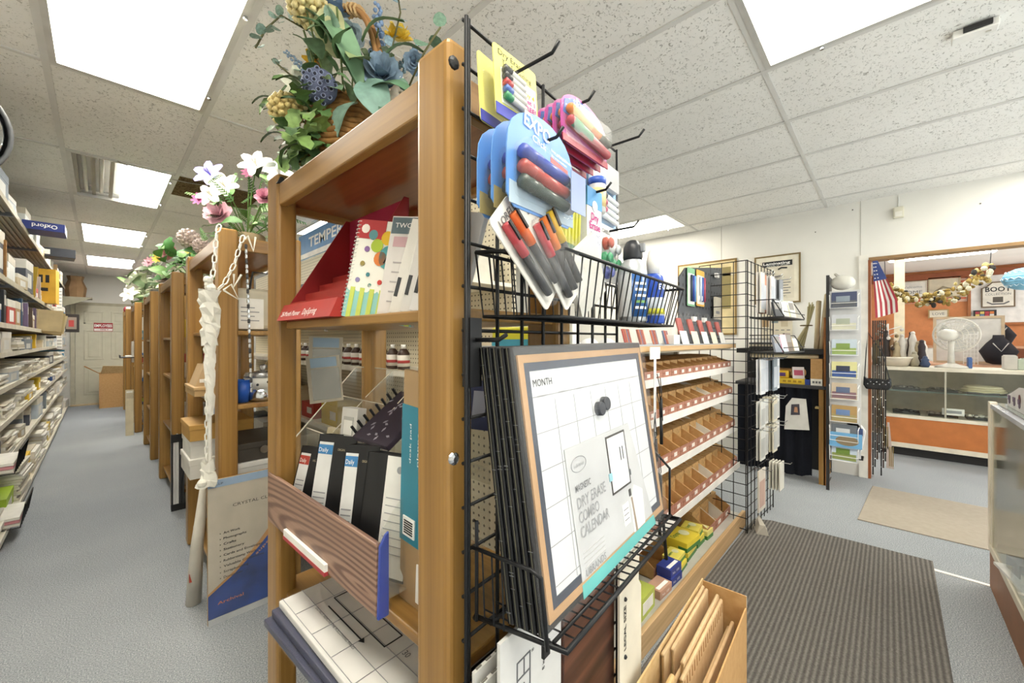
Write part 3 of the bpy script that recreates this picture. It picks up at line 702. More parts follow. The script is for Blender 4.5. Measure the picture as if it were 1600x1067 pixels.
# ------------------------------------------------------------------ wire grid on the end of the nearest bookcase
G = fr((0.403, 0.480, 0), 4.5)
def inG(x, y, z, yaw=0, pitch=0, roll=0): return G @ fr((x, y, z), yaw, pitch, roll)
R_ = 0.0032
t = thing('wire_grid_panel', 'black wire grid panel on the end of the nearest bookcase', 'grid panel', G)
GW, DZ, DX = 0.552, 0.07, 0.069
zs = [0.055 + DZ * k for k in range(26)]
for k in range(9): MB().tube([(DX * k, 0, 0.03), (DX * k, 0, 1.807)], 0.0034, 6).build('wire_rod', BLACKM, t, smooth=True)
MB().tube([(-0.007, -0.002, 0.03), (-0.007, -0.002, 1.807)], 0.0036, 6).build('wire_rod', BLACKM, t, smooth=True)
for z in zs: MB().tube([(-0.008, 0.005, z), (GW, 0.005, z)], 0.0030, 6).build('wire_rod', BLACKM, t, smooth=True)
for z, m in ((1.731, BLACK), (1.115, CHROME)):
    MB().lathe([(0.010, 0), (0.010, 0.004), (0.005, 0.007)], 10, axes((-0.022, 0.012, z), (1, 0, 0), (0, 0, 1))).build('screw_clip', m, t)

def hook(x, z, length, label):
    t = thing('display_hook', label, 'hook', inG(x, 0, z), 'black display hooks on the wire grid')
    MB().tube([(0, 0.006, -0.02), (0, -0.004, -0.018), (0, -0.004, 0), (0, -length, 0.0), (0, -length - 0.012, 0.012)], 0.0028, 6).build('prong', BLACKM, t, smooth=True)
    MB().box((-0.012, -0.005, -0.022), (0.012, 0.010, -0.004)).build('clip', BLACKM, t)
hook(0.05, 1.725, 0.125, 'top display hook holding the yellow marker packs')
hook(0.19, 1.727, 0.11, 'display hook through the pink and orange marker packs')
hook(0.062, 1.605, 0.125, 'display hook through the blue marker packs')
hook(0.385, 1.735, 0.125, 'bare display hook above the small bottle pack')
hook(0.30, 1.605, 0.09, 'display hook above the coloured pencil box')
hook(0.445, 1.562, 0.09, 'display hook above the magnet pack')

# packs ---------------------------------------------------------------
def rr(w, h, r, n=5, top=None):
    """rounded rectangle, origin bottom-left; top: 'arch' makes a domed top"""
    P = []
    for cx, cy, a0 in ((w - r, r, -90), (w - r, h - r, 0), (r, h - r, 90), (r, r, 180)):
        for k in range(n): a = rad(a0 + 90 * k / (n - 1)); P.append((cx + r * math.cos(a), cy + r * math.sin(a)))
    if top == 'arch':
        P = [(w - r, 0), (w, r)]
        hs = h * 0.52
        for k in range(13):
            a = PI * k / 12
            P.append((w / 2 + w / 2 * math.cos(a), hs + (h - hs) * math.sin(a) ** 0.75))
        P += [(0, r), (r, 0)]
    return P
FACE = axes((0, 0, 0), (1, 0, 0), (0, 0, 1))     # local x right, y up, z towards the viewer (-y)
def F(x, z, y=0.0): return axes((x, y, z), (1, 0, 0), (0, 0, 1))
def marker(parent, a, b, r, c, cap=None, name='marker'):
    a = Vector(a); b = Vector(b); d = b - a
    o = MB().tube([a, a + d * 0.02, a + d * 0.98, b], [r * 0.7, r, r, r * 0.7], 9).build(name, mat(c, 0.35), parent, smooth=True)
    if cap: MB().tube([a - d * 0.01, a + d * 0.30], [r * 1.12, r * 1.12], 9).build('cap', mat(cap, 0.35), o, smooth=True)
    return o

# yellow packs
for k in range(2):
    t = thing('marker_pack', 'yellow pack of five dry-erase markers at the top, %s' % ('front one' if k == 0 else 'rear one'), 'marker pack', inG(0.002 - 0.006 * k, -0.055 + 0.026 * k, 1.640 - 0.004 * k, -3 + 5 * k, -4), 'yellow marker packs')
    MB().prism(rr(0.103, 0.112, 0.006), 0, 0.002, FACE).build('backing_card', mat('#d9d47c', 0.5), t)
    B(0.0, -0.0032, 0.0, 0.103, -0.002, 0.018).build('blue_foot', mat('#4a4fa8', 0.5), t)
    if k == 0:
        B(0.014, -0.003, 0.022, 0.098, -0.002, 0.078).build('white_field', mat('#e6e4d4', 0.5), t)
        for q, c in enumerate(('#2c8a58', '#3d63b0', '#b8363a', '#2a2a2c', '#323234')):
            z = 0.029 + 0.0105 * q
            marker(t, (0.016, -0.009, z + 0.003), (0.062, -0.009, z - 0.003), 0.0052, '#c9c8c2', c)
        text(t, 'Buy 4', F(0.064, 0.058, -0.003), 0.008, mat('#d0a928', var=0), 0.03, bold=0.02)
        text(t, 'Get 1', F(0.064, 0.047, -0.003), 0.008, mat('#b33a86', var=0), 0.03, bold=0.03)
        text(t, 'FREE!', F(0.064, 0.035, -0.003), 0.008, mat('#b33a86', var=0), 0.032, bold=0.03)
        text(t, 'Dry Erase', F(0.010, 0.097, -0.0022), 0.009, INK, 0.06)
        text(t, 'Try Something', F(0.018, 0.085, -0.0022), 0.008, INK, 0.07)
        MB().prism(rr(0.055, 0.056, 0.008), 0, 0.014, F(0.012, 0.022, -0.002)).build('blister', BLISTER, t, bevel=0.004)
    else:
        MB().prism(rr(0.08, 0.07, 0.01), 0, 0.012, F(0.008, 0.02, -0.002)).build('blister', BLISTER, t, bevel=0.004)
# pink / orange packs
for k in range(4):
    t = thing('marker_pack', 'pink and blue pack of orange and green markers, %s' % ('front of four', 'second of four', 'third of four', 'rearmost of four')[k], 'marker pack', inG(0.118 - 0.002 * k, -0.098 + 0.0145 * k, 1.632 - 0.003 * k, -2, -3), 'pink marker packs')
    MB().prism(rr(0.155, 0.098, 0.012, top='arch'), 0, 0.002, FACE).build('backing_card', mat('#b04a8e', 0.45), t)
    MB().prism([(0.012 + 0.131 * i / 8, 0.058 + 0.034 * math.sin(PI * (0.12 + 0.76 * i / 8)) ** 0.7) for i in range(8, -1, -1)] + [(0.006, 0.05), (0.149, 0.05)], 0, 0.001, F(0, 0, -0.002)).build('blue_arch', mat('#3c62ae', 0.45), t)
    marker(t, (0.012, -0.010, 0.058), (0.147, -0.010, 0.042), 0.0078, '#cf7a2c', None)
    marker(t, (0.012, -0.010, 0.038), (0.147, -0.010, 0.020), 0.0078, '#a63744', None)
    B(0.0, -0.004, 0, 0.155, -0.002, 0.012).build('red_foot', mat('#9d1f3c', 0.4), t)
    MB().prism(rr(0.145, 0.066, 0.01), 0, 0.018, F(0.005, 0.006, -0.002)).build('blister', BLISTER, t, bevel=0.005)
    if k == 0:
        for x, z, c in ((0.02, 0.057, '#e2b46a'), (0.02, 0.037, '#2f7d58')): MB().tube([(x, -0.0105, z), (x + 0.06, -0.0105, z - 0.0075)], 0.0081, 9).build('marker_label', mat(c, 0.4), t, smooth=True)
        MB().tube([(0.112, -0.0105, 0.0465), (0.147, -0.0105, 0.042)], 0.0082, 9).build('marker_label', mat('#2e3326', 0.4), t, smooth=True)
        text(t, 'EXPO', axes((0.045, -0.0035, 0.078), (1, 0, -0.22), (0.2, 0, 1)), 0.014, WHITEINK, 0.05, bold=0.03)
        text(t, 'EXPO', axes((0.095, -0.019, 0.046), (1, 0, -0.13), (0.13, 0, 1)), 0.007, WHITEINK, 0.022, bold=0.02)
# blue click packs
for k in range(3):
    t = thing('marker_pack', 'large blue domed pack of three click markers, %s' % ('front of three', 'middle of three', 'rear of three')[k], 'marker pack', inG(-0.037, -0.108 + 0.027 * k, 1.482 - 0.002 * k, 0, 0), 'blue click marker packs')
    MB().prism(rr(0.172, 0.148, 0.016, top='arch'), 0, 0.002, FACE).build('backing_card', mat('#5d8fd0', 0.4), t)
    MB().prism([(0.004, 0.004), (0.171, 0.004), (0.171, 0.022), (0.004, 0.035)], 0, 0.001, F(0, 0, -0.002)).build('gold_foot', mat('#a89a6a', 0.4) if k else mat('#a9bccb', 0.4), t)
    for q, c in enumerate(('#3f4a44', '#a5453f', '#33479c')):
        z = 0.032 + 0.0205 * q
        m1 = marker(t, (0.022, -0.012, z + 0.003), (0.150, -0.012, z - 0.006), 0.0088, '#c6cbd2', c)
        MB().tube([(0.045, -0.013, z), (0.13, -0.013, z - 0.005)], 0.0091, 9).build('coloured_grip', mat(c, 0.3), m1, smooth=True)
    MB().prism(rr(0.155, 0.080, 0.014), 0, 0.024, F(0.010, 0.012, -0.002)).build('blister', BLISTER, t, bevel=0.007)
    if k == 0:
        text(t, 'EXPO', axes((0.036, -0.0028, 0.122), (1, 0, -0.10), (0.1, 0, 1)), 0.020, WHITEINK, 0.066, bold=0.018)
        text(t, 'Click', axes((0.056, -0.0028, 0.106), (1, 0, -0.10), (0.1, 0, 1)), 0.010, WHITEINK, 0.035)
        for q in range(2): text(t, ('low odor ink', 'dry erase markers')[q], axes((0.105, -0.0028, 0.108 - 0.008 * q), (1, 0, -0.06), (0.06, 0, 1)), 0.0045, WHITEINK, 0.045)
        MB().prism([(0, 0), (0.05, -0.006), (0.05, 0.004), (0, 0.010)], 0, 0.0006, F(0.105, 0.09, -0.002)).build('red_flash', mat('#c0504c', 0.4), t)
        MB().prism([(0, 0), (0.045, 0), (0.045, 0.062), (0, 0.062)], 0, 0.001, F(0.125, 0.018, -0.026)).build('foil_sticker', mat('#8d9bc4', 0.3), t)
# green-yellow pencils
t = thing('pencil_pack', 'pack of lime yellow pencils with green tips', 'pencils', inG(0.178, -0.052, 1.432, 0, 0, 4))
for q in range(5):
    x = 0.008 + 0.0125 * q
    p = MB().tube([(x, -0.006, 0.05), (x, -0.006, 0.175)], 0.0058, 6).build('pencil', mat('#b9b62e', 0.4), t)
    MB().tube([(x, -0.006, 0.0), (x, -0.006, 0.052)], 0.0060, 6).build('green_foot', mat('#2d6b35', 0.5), p)
    MB().tube([(x, -0.006, 0.175), (x, -0.006, 0.198)], [0.0058, 0.001], 6).build('tip', mat('#3e5a34', 0.5), p)
MB().prism(rr(0.075, 0.185, 0.004), 0, 0.002, F(-0.002, 0.0, 0)).build('backing_card', mat('#7d9a30', 0.5), t)
# dry erase coloured pencil box
t = thing('pencil_box', 'slim white box of dry erase colored pencils', 'box', inG(0.262, -0.068, 1.425))
B(0, 0, 0, 0.062, 0.022, 0.182).build('carton', mat('#e6e5e6', 0.5), t)
B(-0.001, -0.001, 0.145, 0.063, 0.023, 0.183).build('blue_top', mat('#5b9fd6', 0.5), t)
B(-0.001, -0.001, 0.0, 0.063, 0.023, 0.03).build('blue_foot', mat('#6aa9d8', 0.5), t)
MB().lathe([(0.011, 0), (0.011, 0.001)], 14, F(0.03, 0.148, -0.001)).build('round_badge', mat('#eef2f8'), t)
text(t, 'Dry', F(0.031, 0.118, -0.001), 0.015, mat('#b2307c', var=0), 0.032, center=True, bold=0.03)
text(t, 'Erase', F(0.031, 0.100, -0.001), 0.015, mat('#b2307c', var=0), 0.046, center=True, bold=0.03)
text(t, 'Colored', F(0.031, 0.085, -0.001), 0.009, mat('#4b4f86', var=0), 0.042, center=True)
text(t, 'Pencils', F(0.031, 0.072, -0.001), 0.009, mat('#4b4f86', var=0), 0.04, center=True)
MB().tube([(0.012, -0.002, 0.035), (0.03, -0.002, 0.052), (0.02, -0.002, 0.06), (0.045, -0.002, 0.066)], 0.0012, 4).build('doodle', mat('#5d6aa8'), t)
MB().tube([(0.02 + 0.012 * math.cos(a), -0.002, 0.018 + 0.012 * math.sin(a)) for a in [0.4 * i for i in range(16)]], 0.001, 4).build('doodle', mat('#3b4a98'), t)
# small bottle / eraser pack
t = thing('eraser_pack', 'blue pack with white spray bottle and eraser behind the coloured pencils', 'eraser pack', inG(0.318, -0.024, 1.558))
MB().prism(rr(0.17, 0.155, 0.006), 0, 0.002, FACE).build('backing_card', mat('#8fb9e2', 0.5), t)
MB().lathe([(0.019, 0), (0.019, 0.09), (0.013, 0.10), (0.013, 0.125), (0.008, 0.128)], 12, Matrix.Translation((0.03, -0.022, 0.02))).build('spray_bottle', mat('#e4e4e0', 0.4), t, smooth=True)
MB().lathe([(0.0195, 0.06), (0.0195, 0.075)], 12, Matrix.Translation((0.03, -0.022, 0.02))).build('blue_ring', mat('#3558b0', 0.4), t, smooth=True)
MB().lathe([(0.0195, 0.01), (0.0195, 0.05)], 12, Matrix.Translation((0.03, -0.022, 0.02))).build('bottle_label', mat('#d9c08a', 0.4), t, smooth=True)
MB().prism(rr(0.10, 0.055, 0.003), 0, 0.012, F(0.062, 0.10, -0.002)).build('eraser_block', mat('#b3b3b6', 0.5), t)
for q, c in enumerate(('#dfe7ee', '#c85a7c', '#c85a7c', '#3c4258')):
    marker(t, (0.075, -0.008, 0.035 + 0.016 * q), (0.165, -0.008, 0.028 + 0.016 * q), 0.006, '#e4e6e8', c)
MB().prism([(0, 0), (0.15, 0), (0.15, 0.145), (0, 0.145)], 0, 0.016, F(0.01, 0.005, -0.002)).build('blister', BLISTER, t, bevel=0.005)
# magnet pack
t = thing('magnet_pack', 'white card of round coloured magnets above the basket', 'magnets', inG(0.384, -0.028, 1.437))
MB().prism(rr(0.105, 0.135, 0.005), 0, 0.002, FACE).build('backing_card', mat('#e2e0dc', 0.5), t)
for q, (x, z, c) in enumerate(((0.035, 0.09, '#b5533f'), (0.075, 0.08, '#c9cfd2'), (0.03, 0.055, '#3f9a6a'), (0.078, 0.045, '#3f9a6a'), (0.04, 0.022, '#5a62a8'))):
    MB().lathe([(0.015, 0), (0.015, 0.006), (0.008, 0.008), (0.008, 0.013), (0.013, 0.016), (0.009, 0.02)], 12, F(x, z, -0.002)).build('magnet', mat(c, 0.35), t, smooth=True)
text(t, 'LORELL', F(0.012, 0.115, -0.0022), 0.009, INK, 0.05)
MB().prism(rr(0.09, 0.095, 0.012), 0, 0.024, F(0.008, 0.006, -0.002)).build('blister', BLISTER, t, bevel=0.008)

# upper wire basket ---------------------------------------------------
t = thing('wire_basket', 'black wire basket of markers and spray cans on the grid', 'basket', inG(0, 0, 0))
zt, zb = 1.440, 1.338
TL, TR, TBL, TBR = (0.080, -0.128, zt), (0.70, -0.128, zt), (0.012, -0.004, zt), (0.70, -0.004, zt)
bL, bR, bBL, bBR = (0.105, -0.105, zb), (0.685, -0.105, zb), (0.030, -0.004, zb), (0.685, -0.004, zb)
MB().tube([TBL, TL, TR, TBR], 0.0036, 6).build('rim', BLACKM, t, smooth=True)
MB().tube([TBL, TBR], 0.0032, 6).build('rim', BLACKM, t, smooth=True)
MB().tube([bBL, bL, bR, bBR], 0.0028, 6).build('base_rim', BLACKM, t, smooth=True)
MB().tube([bBL, bBR], 0.0026, 6).build('base_rim', BLACKM, t, smooth=True)
def lerp(a, b, q): return tuple(a[i] + (b[i] - a[i]) * q for i in range(3))
NF = 22
for k in range(NF + 1):
    q = k / NF
    MB().tube([lerp(TL, TR, q), lerp(bL, bR, q), lerp(bBL, bBR, q), lerp(TBL, TBR, q)], 0.0017, 4).build('wire_rod', BLACKM, t)
for k in range(1, 5):
    q = k / 5
    MB().tube([lerp(TBL, TL, q), lerp(bBL, bL, q)], 0.0017, 4).build('wire_rod', BLACKM, t)
    MB().tube([lerp(TBR, TR, q), lerp(bBR, bR, q)], 0.0017, 4).build('wire_rod', BLACKM, t)
# things in the basket
def lorell(x, y, z, roll, cols, lab, w=0.085, h=0.205, pit=-24):
    t = thing('highlighter_pack', lab, 'marker pack', inG(x, y, z, 0, pit, roll), 'white highlighter packs in the basket')
    MB().prism(rr(w, h, 0.008), 0, 0.002, FACE).build('backing_card', mat('#d8d5ce', 0.5), t)
    n = len(cols); st = (w - 0.012) / n
    for q, c in enumerate(cols):
        xx = 0.006 + st * (q + 0.5)
        mk = MB().tube([(xx, -0.008, 0.018), (xx, -0.008, 0.095)], 0.0062, 8).build('barrel', mat('#34363a', 0.35), t, smooth=True)
        MB().tube([(xx, -0.008, 0.092), (xx, -0.008, 0.145)], 0.0072, 8).build('cap', mat(c, 0.35), t, smooth=True)
        B(xx - 0.0022, -0.0175, 0.118, xx + 0.0022, -0.0145, 0.148).build('clip', BLACK, t)
    text(t, 'LORELL', F(0.014, h - 0.022, -0.0022), 0.011, MIDINK, 0.05, bold=0.02)
    text(t, 'dry erase markers', F(0.014, h - 0.036, -0.0022), 0.005, GREYINK, 0.05)
    MB().prism(rr(w - 0.006, h - 0.052, 0.006), 0, 0.019, F(0.003, 0.004, -0.002)).build('blister', BLISTER, t, bevel=0.005)
lorell(0.105, -0.114, 1.345, -40, ('#c24a52', '#e07a2c', '#d8b42c'), 'highlighter pack with red, orange and yellow caps, taller one', w=0.078, h=0.185, pit=-3)
lorell(0.058, -0.108, 1.343, -48, ('#b5424a', '#dc6a30'), 'highlighter pack lying lower with red and orange caps', w=0.066, h=0.165, pit=-4)
t = thing('paper_pack', 'pale cellophane pack of papers lying in the basket', 'pack', inG(0.24, -0.07, 1.342, 0, 10, -38))
B(0, 0, 0, 0.10, 0.012, 0.13).build('sheets', mat('#dcd9d0', 0.5), t); B(-0.002, -0.002, -0.002, 0.102, 0.014, 0.14).build('plastic_wrap', BLISTER, t)
t = thing('duster_can', 'silver compressed air duster can with black nozzle in the basket', 'spray can', inG(0.475, -0.075, 1.342))
MB().lathe([(0.030, 0), (0.0335, 0.004), (0.0335, 0.118), (0.030, 0.135), (0.021, 0.147), (0.020, 0.150)], 18).build('can_body', mat('#c3c6c9', 0.3, 0.5), t, smooth=True)
MB().lathe([(0.0339, 0.012), (0.0339, 0.112)], 18).build('blue_label', mat('#2f5f9e', 0.35), t, smooth=True)
lab_m = mat('#cfd2d4', 0.4)
MB().add([(0.0343 * math.cos(rad(a)), 0.0343 * math.sin(rad(a)), z) for a in range(110, 206, 8) for z in (0.012, 0.112)], [(2 * i, 2 * i + 2, 2 * i + 3, 2 * i + 1) for i in range(11)]).build('text_panel', lab_m, t, smooth=True)
for q in range(5):
    MB().add([(0.0346 * math.cos(rad(a)), 0.0346 * math.sin(rad(a)), z) for a in range(212, 263, 10) for z in (0.03 + 0.014 * q, 0.036 + 0.014 * q)], [(2 * i, 2 * i + 2, 2 * i + 3, 2 * i + 1) for i in range(5)]).build('label_line', WHITEINK if q != 1 else mat('#7fb06a'), t)
MB().lathe([(0.021, 0.148), (0.023, 0.155), (0.022, 0.178), (0.015, 0.192), (0.008, 0.196)], 14).build('nozzle_cap', mat('#2d2f33', 0.35), t, smooth=True)
B(-0.006, -0.030, 0.165, 0.006, -0.012, 0.186).build('trigger', mat('#8d9096', 0.3), t, bevel=0.003)
t = thing('spray_bottle', 'blue whiteboard spray bottle with white cap in the basket', 'bottle', inG(0.585, -0.085, 1.342))
MB().lathe([(0.026, 0), (0.028, 0.004), (0.028, 0.105), (0.024, 0.122), (0.013, 0.13)], 16).build('bottle_body', mat('#2b4fae', 0.3), t, smooth=True)
MB().lathe([(0.0284, 0.02), (0.0284, 0.066)], 16).build('pale_label', mat('#c9cfd9', 0.4), t, smooth=True)
MB().lathe([(0.0287, 0.024), (0.0287, 0.038)], 16).build('yellow_band', mat('#c9c53a', 0.4), t, smooth=True)
MB().lathe([(0.0165, 0.128), (0.0165, 0.165), (0.011, 0.188), (0.009, 0.19)], 14).build('cap', WHITE, t, smooth=True)
text(t, 'EXPO', axes((-0.026, -0.0235, 0.085), (0.75, -0.66, 0), (0, 0, 1)), 0.014, WHITEINK, 0.03, bold=0.03)
t = thing('spray_bottle', 'pale small bottle between the duster can and blue bottle', 'bottle', inG(0.535, -0.045, 1.342))
MB().lathe([(0.017, 0), (0.018, 0.08), (0.009, 0.09), (0.009, 0.11)], 12).build('bottle_body', mat('#cfd0b0', 0.35), t, smooth=True)
MB().lathe([(0.0183, 0.03), (0.0183, 0.05)], 12).build('label_band', mat('#8fa04a'), t, smooth=True)

# lower shelf-rack of boards -------------------------------------------
t = thing('wire_rack', 'black wire rack shelf holding the framed calendars', 'rack', inG(0, 0, 0))
zr = 0.858
MB().tube([(0.012, -0.002, zr), (0.040, -0.155, zr), (0.575, -0.155, zr), (0.56, -0.002, zr)], 0.0042, 6).build('rim', BLACKM, t, smooth=True)
MB().tube([(0.018, -0.03, zr - 0.004), (0.565, -0.03, zr - 0.004)], 0.003, 6).build('rim', BLACKM, t, smooth=True)
MB().tube([(0.038, -0.135, zr + 0.006), (0.57, -0.135, zr + 0.006)], 0.003, 6).build('rim', BLACKM, t, smooth=True)
for k in range(21):
    x = 0.045 + 0.0258 * k; MB().tube([(x, -0.155, zr), (x - 0.01, -0.004, zr - 0.002)], 0.0019, 4).build('wire_rod', BLACKM, t)
# left side guard
MB().tube([(0.012, 0.0, 1.01), (0.006, -0.012, 1.015), (0.006, -0.012, zr), (0.012, 0.0, zr - 0.004)], 0.003, 6).build('side_guard', BLACKM, t, smooth=True)
MB().tube([(0.004, -0.004, 0.972), (0.012, -0.115, 0.972), (0.016, -0.128, 0.965), (0.022, -0.135, zr + 0.004)], 0.0034, 6).build('side_guard', BLACKM, t, smooth=True)
for y in (-0.02, -0.04, -0.06): MB().tube([(0.010, y, 0.972), (0.016, y, zr)], 0.0018, 4).build('wire_rod', BLACKM, t)
MB().tube([(0.012, -0.002, 1.30), (0.010, -0.055, 1.30), (0.010, -0.07, 1.308)], 0.0036, 6).build('top_arm', BLACKM, t, smooth=True)
B(-0.002, -0.006, 1.225, 0.024, 0.012, 1.335).build('bracket', BLACK, t)
B(0.036, -0.120, zr - 0.026, 0.052, -0.115, zr - 0.004).build('black_clip', BLACK, t)
MB().tube([(0.575, -0.13, zr), (0.575, -0.13, zr + 0.12), (0.57, -0.06, zr + 0.19)], 0.003, 6).build('side_guard', BLACKM, t, smooth=True)
# boards
BW, BH, BT = 0.525, 0.425, 0.0105
lean = math.degrees(math.atan2(0.062, 0.42))
FRAMEK = mat('#16171b', 0.4); 
for k in range(5):
    lab = ('framed dry-erase calendar board facing out at the front of the rack', 'framed calendar board, second from the front of the rack', 'framed calendar board, middle of the rack', 'framed calendar board, fourth from the front', 'framed calendar board, rearmost in the rack')[k]
    t = thing('framed_calendar', lab, 'calendar', inG(0.030 - 0.002 * k, -0.124 + 0.0128 * k, 0.868, 0, -lean + 0.15 * k, -0.5), 'framed calendars on the rack')
    fw = 0.034
    B(0, 0, 0, BW, BT, BH).build('board', FRAMEK, t, bevel=0.0015)
    B(-0.0006, -0.0006, -0.0006, BW, BT * 0.2, BH).build('edge_wrap', WRAP, t) if k == 0 else None
    MB().tube([(-0.0004, BT * 0.5, 0.002), (-0.0004, BT * 0.5, BH)], 0.0005, 4).build('edge_line', mat('#6f6c58'), t)
    random.seed(90 + k)
    for q in range(8):
        zc = random.uniform(0.01, BH - 0.01); B(-0.0010, 0.001 + 0.004 * random.random(), zc, -0.0002, BT, zc + 0.0005).build('wrap_crease', mat('#6d7076', 0.3), t)
    if k == 0:
        e = 0.0065
        def ring(a, w, y0, y1, m, nm):
            for q in ((a, a, BW - a, a + w), (a, BH - a - w, BW - a, BH - a), (a, a + w, a + w, BH - a - w), (BW - a - w, a + w, BW - a, BH - a - w)):
                B(q[0], y0, q[1], q[2], y1, q[3]).build(nm, m, t)
        ring(0.013, 0.013, -0.0035, 0.0, mat('#b9936a', 0.45), 'kraft_frame')
        ring(0.026, 0.014, -0.0025, 0.0, mat('#3a4150', 0.35), 'inner_frame')
        sh = B(0.040, -0.0015, 0.040, BW - 0.040, 0, BH - 0.040).build('white_sheet', mat('#d4d6d9', 0.3, var=0.015), t)
        text(t, 'MONTH', F(0.046, BH - 0.066, -0.0016), 0.012, INK, 0.055)
        for q, dname in enumerate(('SUNDAY', 'MONDAY', 'TUESDAY', 'WEDNESDAY', 'THURSDAY', 'FRIDAY', 'SATURDAY')):
            text(t, dname, F(0.066 + 0.063 * q, BH - 0.084, -0.0016), 0.0045, GREYINK, 0.026, center=True)
        for q in range(6): B(0.042, -0.0019, 0.052 + 0.058 * q, BW - 0.042, -0.0014, 0.0533 + 0.058 * q).build('grid_line', GREYINK, t)
        for q in range(1, 7): B(0.040 + 0.0636 * q, -0.0019, 0.042, 0.0412 + 0.0636 * q, -0.0014, BH - 0.090).build('grid_line', GREYINK, t)
        for (x, z) in ((0.252, 0.295), (0.277, 0.302)):
            MB().lathe([(0.014, 0), (0.014, 0.010), (0.0125, 0.012)], 16, F(x, z, -0.0015)).build('round_magnet', mat('#3f4147', 0.5), t, smooth=False)
        # paper insert in front
        ins = MB().prism([(0.115, 0.002), (0.452, 0.002), (0.380, 0.245), (0.110, 0.245)], 0, 0.0012, F(0, 0, -0.0022)).build('paper_insert', mat('#c4c5c7', 0.45), t)
        MB().prism([(0.112, 0.0), (0.455, 0.0), (0.448, 0.022), (0.112, 0.022)], 0, 0.0014, F(0, 0, -0.0024)).build('teal_strip', mat('#5fb9b6', 0.4), t)
        for q, s in enumerate(('MAGNETIC', 'DRY ERASE', 'COMBO', 'CALENDAR')):
            text(t, s, F(0.128, 0.168 - (0.0 if q == 0 else 0.004 + 0.0245 * q), -0.0036), 0.011 if q == 0 else 0.019, GREYINK if q else MIDINK, (0.055, 0.108, 0.074, 0.108)[q], bold=0.01)
        for q in range(4): B(0.128, -0.0042, 0.066 - 0.008 * q, 0.205, -0.0035, 0.0675 - 0.008 * q).build('print_line', mat('#bdbdbd', var=0), t)
        text(t, 'UBRANDS', F(0.128, 0.028, -0.0036), 0.012, GREYINK, 0.075, bold=0.02)
        el = [(0.150 + 0.026 * math.cos(a), -0.0038, 0.212 + 0.013 * math.sin(a)) for a in [2 * PI * i / 24 for i in range(24)]]
        MB().tube(el, 0.0008, 4, closed=True).build('oval_mark', GREYINK, t)
        text(t, 'u brands', F(0.150, 0.208, -0.0036), 0.007, GREYINK, 0.036, center=True)
        # printed picture of a framed board
        x0, x1, z0, z1 = 0.262, 0.352, 0.122, 0.236
        for q in ((x0, z0, x1, z0 + 0.004), (x0, z1 - 0.004, x1, z1), (x0, z0, x0 + 0.004, z1), (x1 - 0.004, z0, x1, z1)):
            B(q[0], -0.0045, q[1], q[2], -0.0035, q[3]).build('picture_frame', mat('#3c3836', var=0), t)
        B(x0 + 0.004, -0.0042, z0 + 0.004, x1 - 0.004, -0.0035, z1 - 0.004).build('picture_field', mat('#e2e3e4', var=0), t)
        for q in range(2): B(0.318 + 0.012 * q, -0.0048, 0.178, 0.321 + 0.012 * q, -0.004, 0.205).build('picture_pen', INK, t)
        B(x0 - 0.006, -0.005, 0.15, x0 + 0.008, -0.0035, 0.165).build('picture_tape', mat('#8fc0cc', var=0), t)
        B(x1 - 0.004, -0.005, 0.138, x1 + 0.005, -0.0035, 0.15).build('picture_clip', mat('#55585c', var=0), t)
        MB().prism([(0, 0), (0.06, 0), (0.07, 0.07), (0.03, 0.09), (0.004, 0.06)], 0, 0.0008, F(0.335, 0.024, -0.0034)).build('picture_chair', mat('#ededec', var=0), t)
        MB().prism([(0, 0), (0.008, 0), (0.002, 0.07), (-0.004, 0.07)], 0, 0.0008, F(0.345, 0.024, -0.0042)).build('picture_leg', mat('#9a8672', var=0), t)
        B(0.335, -0.0045, 0.098, 0.345, -0.0035, 0.112).build('picture_box', DARK, t)
        B(0.295, -0.0045, 0.05, 0.325, -0.0035, 0.092).build('picture_page', mat('#e9e9e8', var=0), t)
        for q in range(3): B(0.298, -0.005, 0.06 + 0.01 * q, 0.32, -0.0045, 0.0612 + 0.01 * q).build('print_line', MIDINK, t)
        B(-0.0012, -0.0085, -0.001, BW + 0.001, -0.0075, BH + 0.001).build('plastic_wrap', WRAP, t)

# ---- below the rack: boards standing on the floor and the box of corrugated folders
t = thing('perforated_strip_pack', 'white perforated card boards standing under the wire rack', 'board', fr((0.395, 0.462, 0), 5))
for k in range(3):
    B(0.0, -0.012 * k - 0.006, 0.0, 0.165, -0.012 * k, 0.79 - 0.014 * k).build('card_edge', mat('#d4d3cf', 0.6), t)
for k in range(3):
    for q in range(7): B(0.006 + 0.022 * q, -0.0045 - 0.012 * k, 0.791 - 0.014 * k, 0.017 + 0.022 * q, -0.0015 - 0.012 * k, 0.7925 - 0.014 * k).build('slot', mat('#77746c'), t)
t = thing('whiteboard_sketch', 'white board with small floor-plan drawing under the rack', 'board', fr((0.412, 0.418, 0), 5))
B(0, 0, 0, 0.172, 0.006, 0.845).build('board', mat('#dad9d7', 0.4), t)
for q in ((0.04, 0.735, 0.042, 0.79), (0.04, 0.79, 0.074, 0.792), (0.074, 0.735, 0.076, 0.792), (0.04, 0.735, 0.075, 0.737), (0.04, 0.762, 0.075, 0.764), (0.058, 0.762, 0.06, 0.79), (0.04, 0.748, 0.06, 0.75)):
    B(q[0], -0.0012, q[1], q[2], 0, q[3]).build('drawing_line', MIDINK, t)
text(t, '8', axes((0.086, 0, 0.786), (0, 0, 1), (-1, 0, 0)), 0.007); text(t, '8 in', axes((0.118, 0, 0.735), (0, 0, 1), (-1, 0, 0)), 0.008)
t = thing('walnut_board', 'dark brown wood-grain board standing under the rack', 'board', fr((0.587, 0.428, 0), 5))
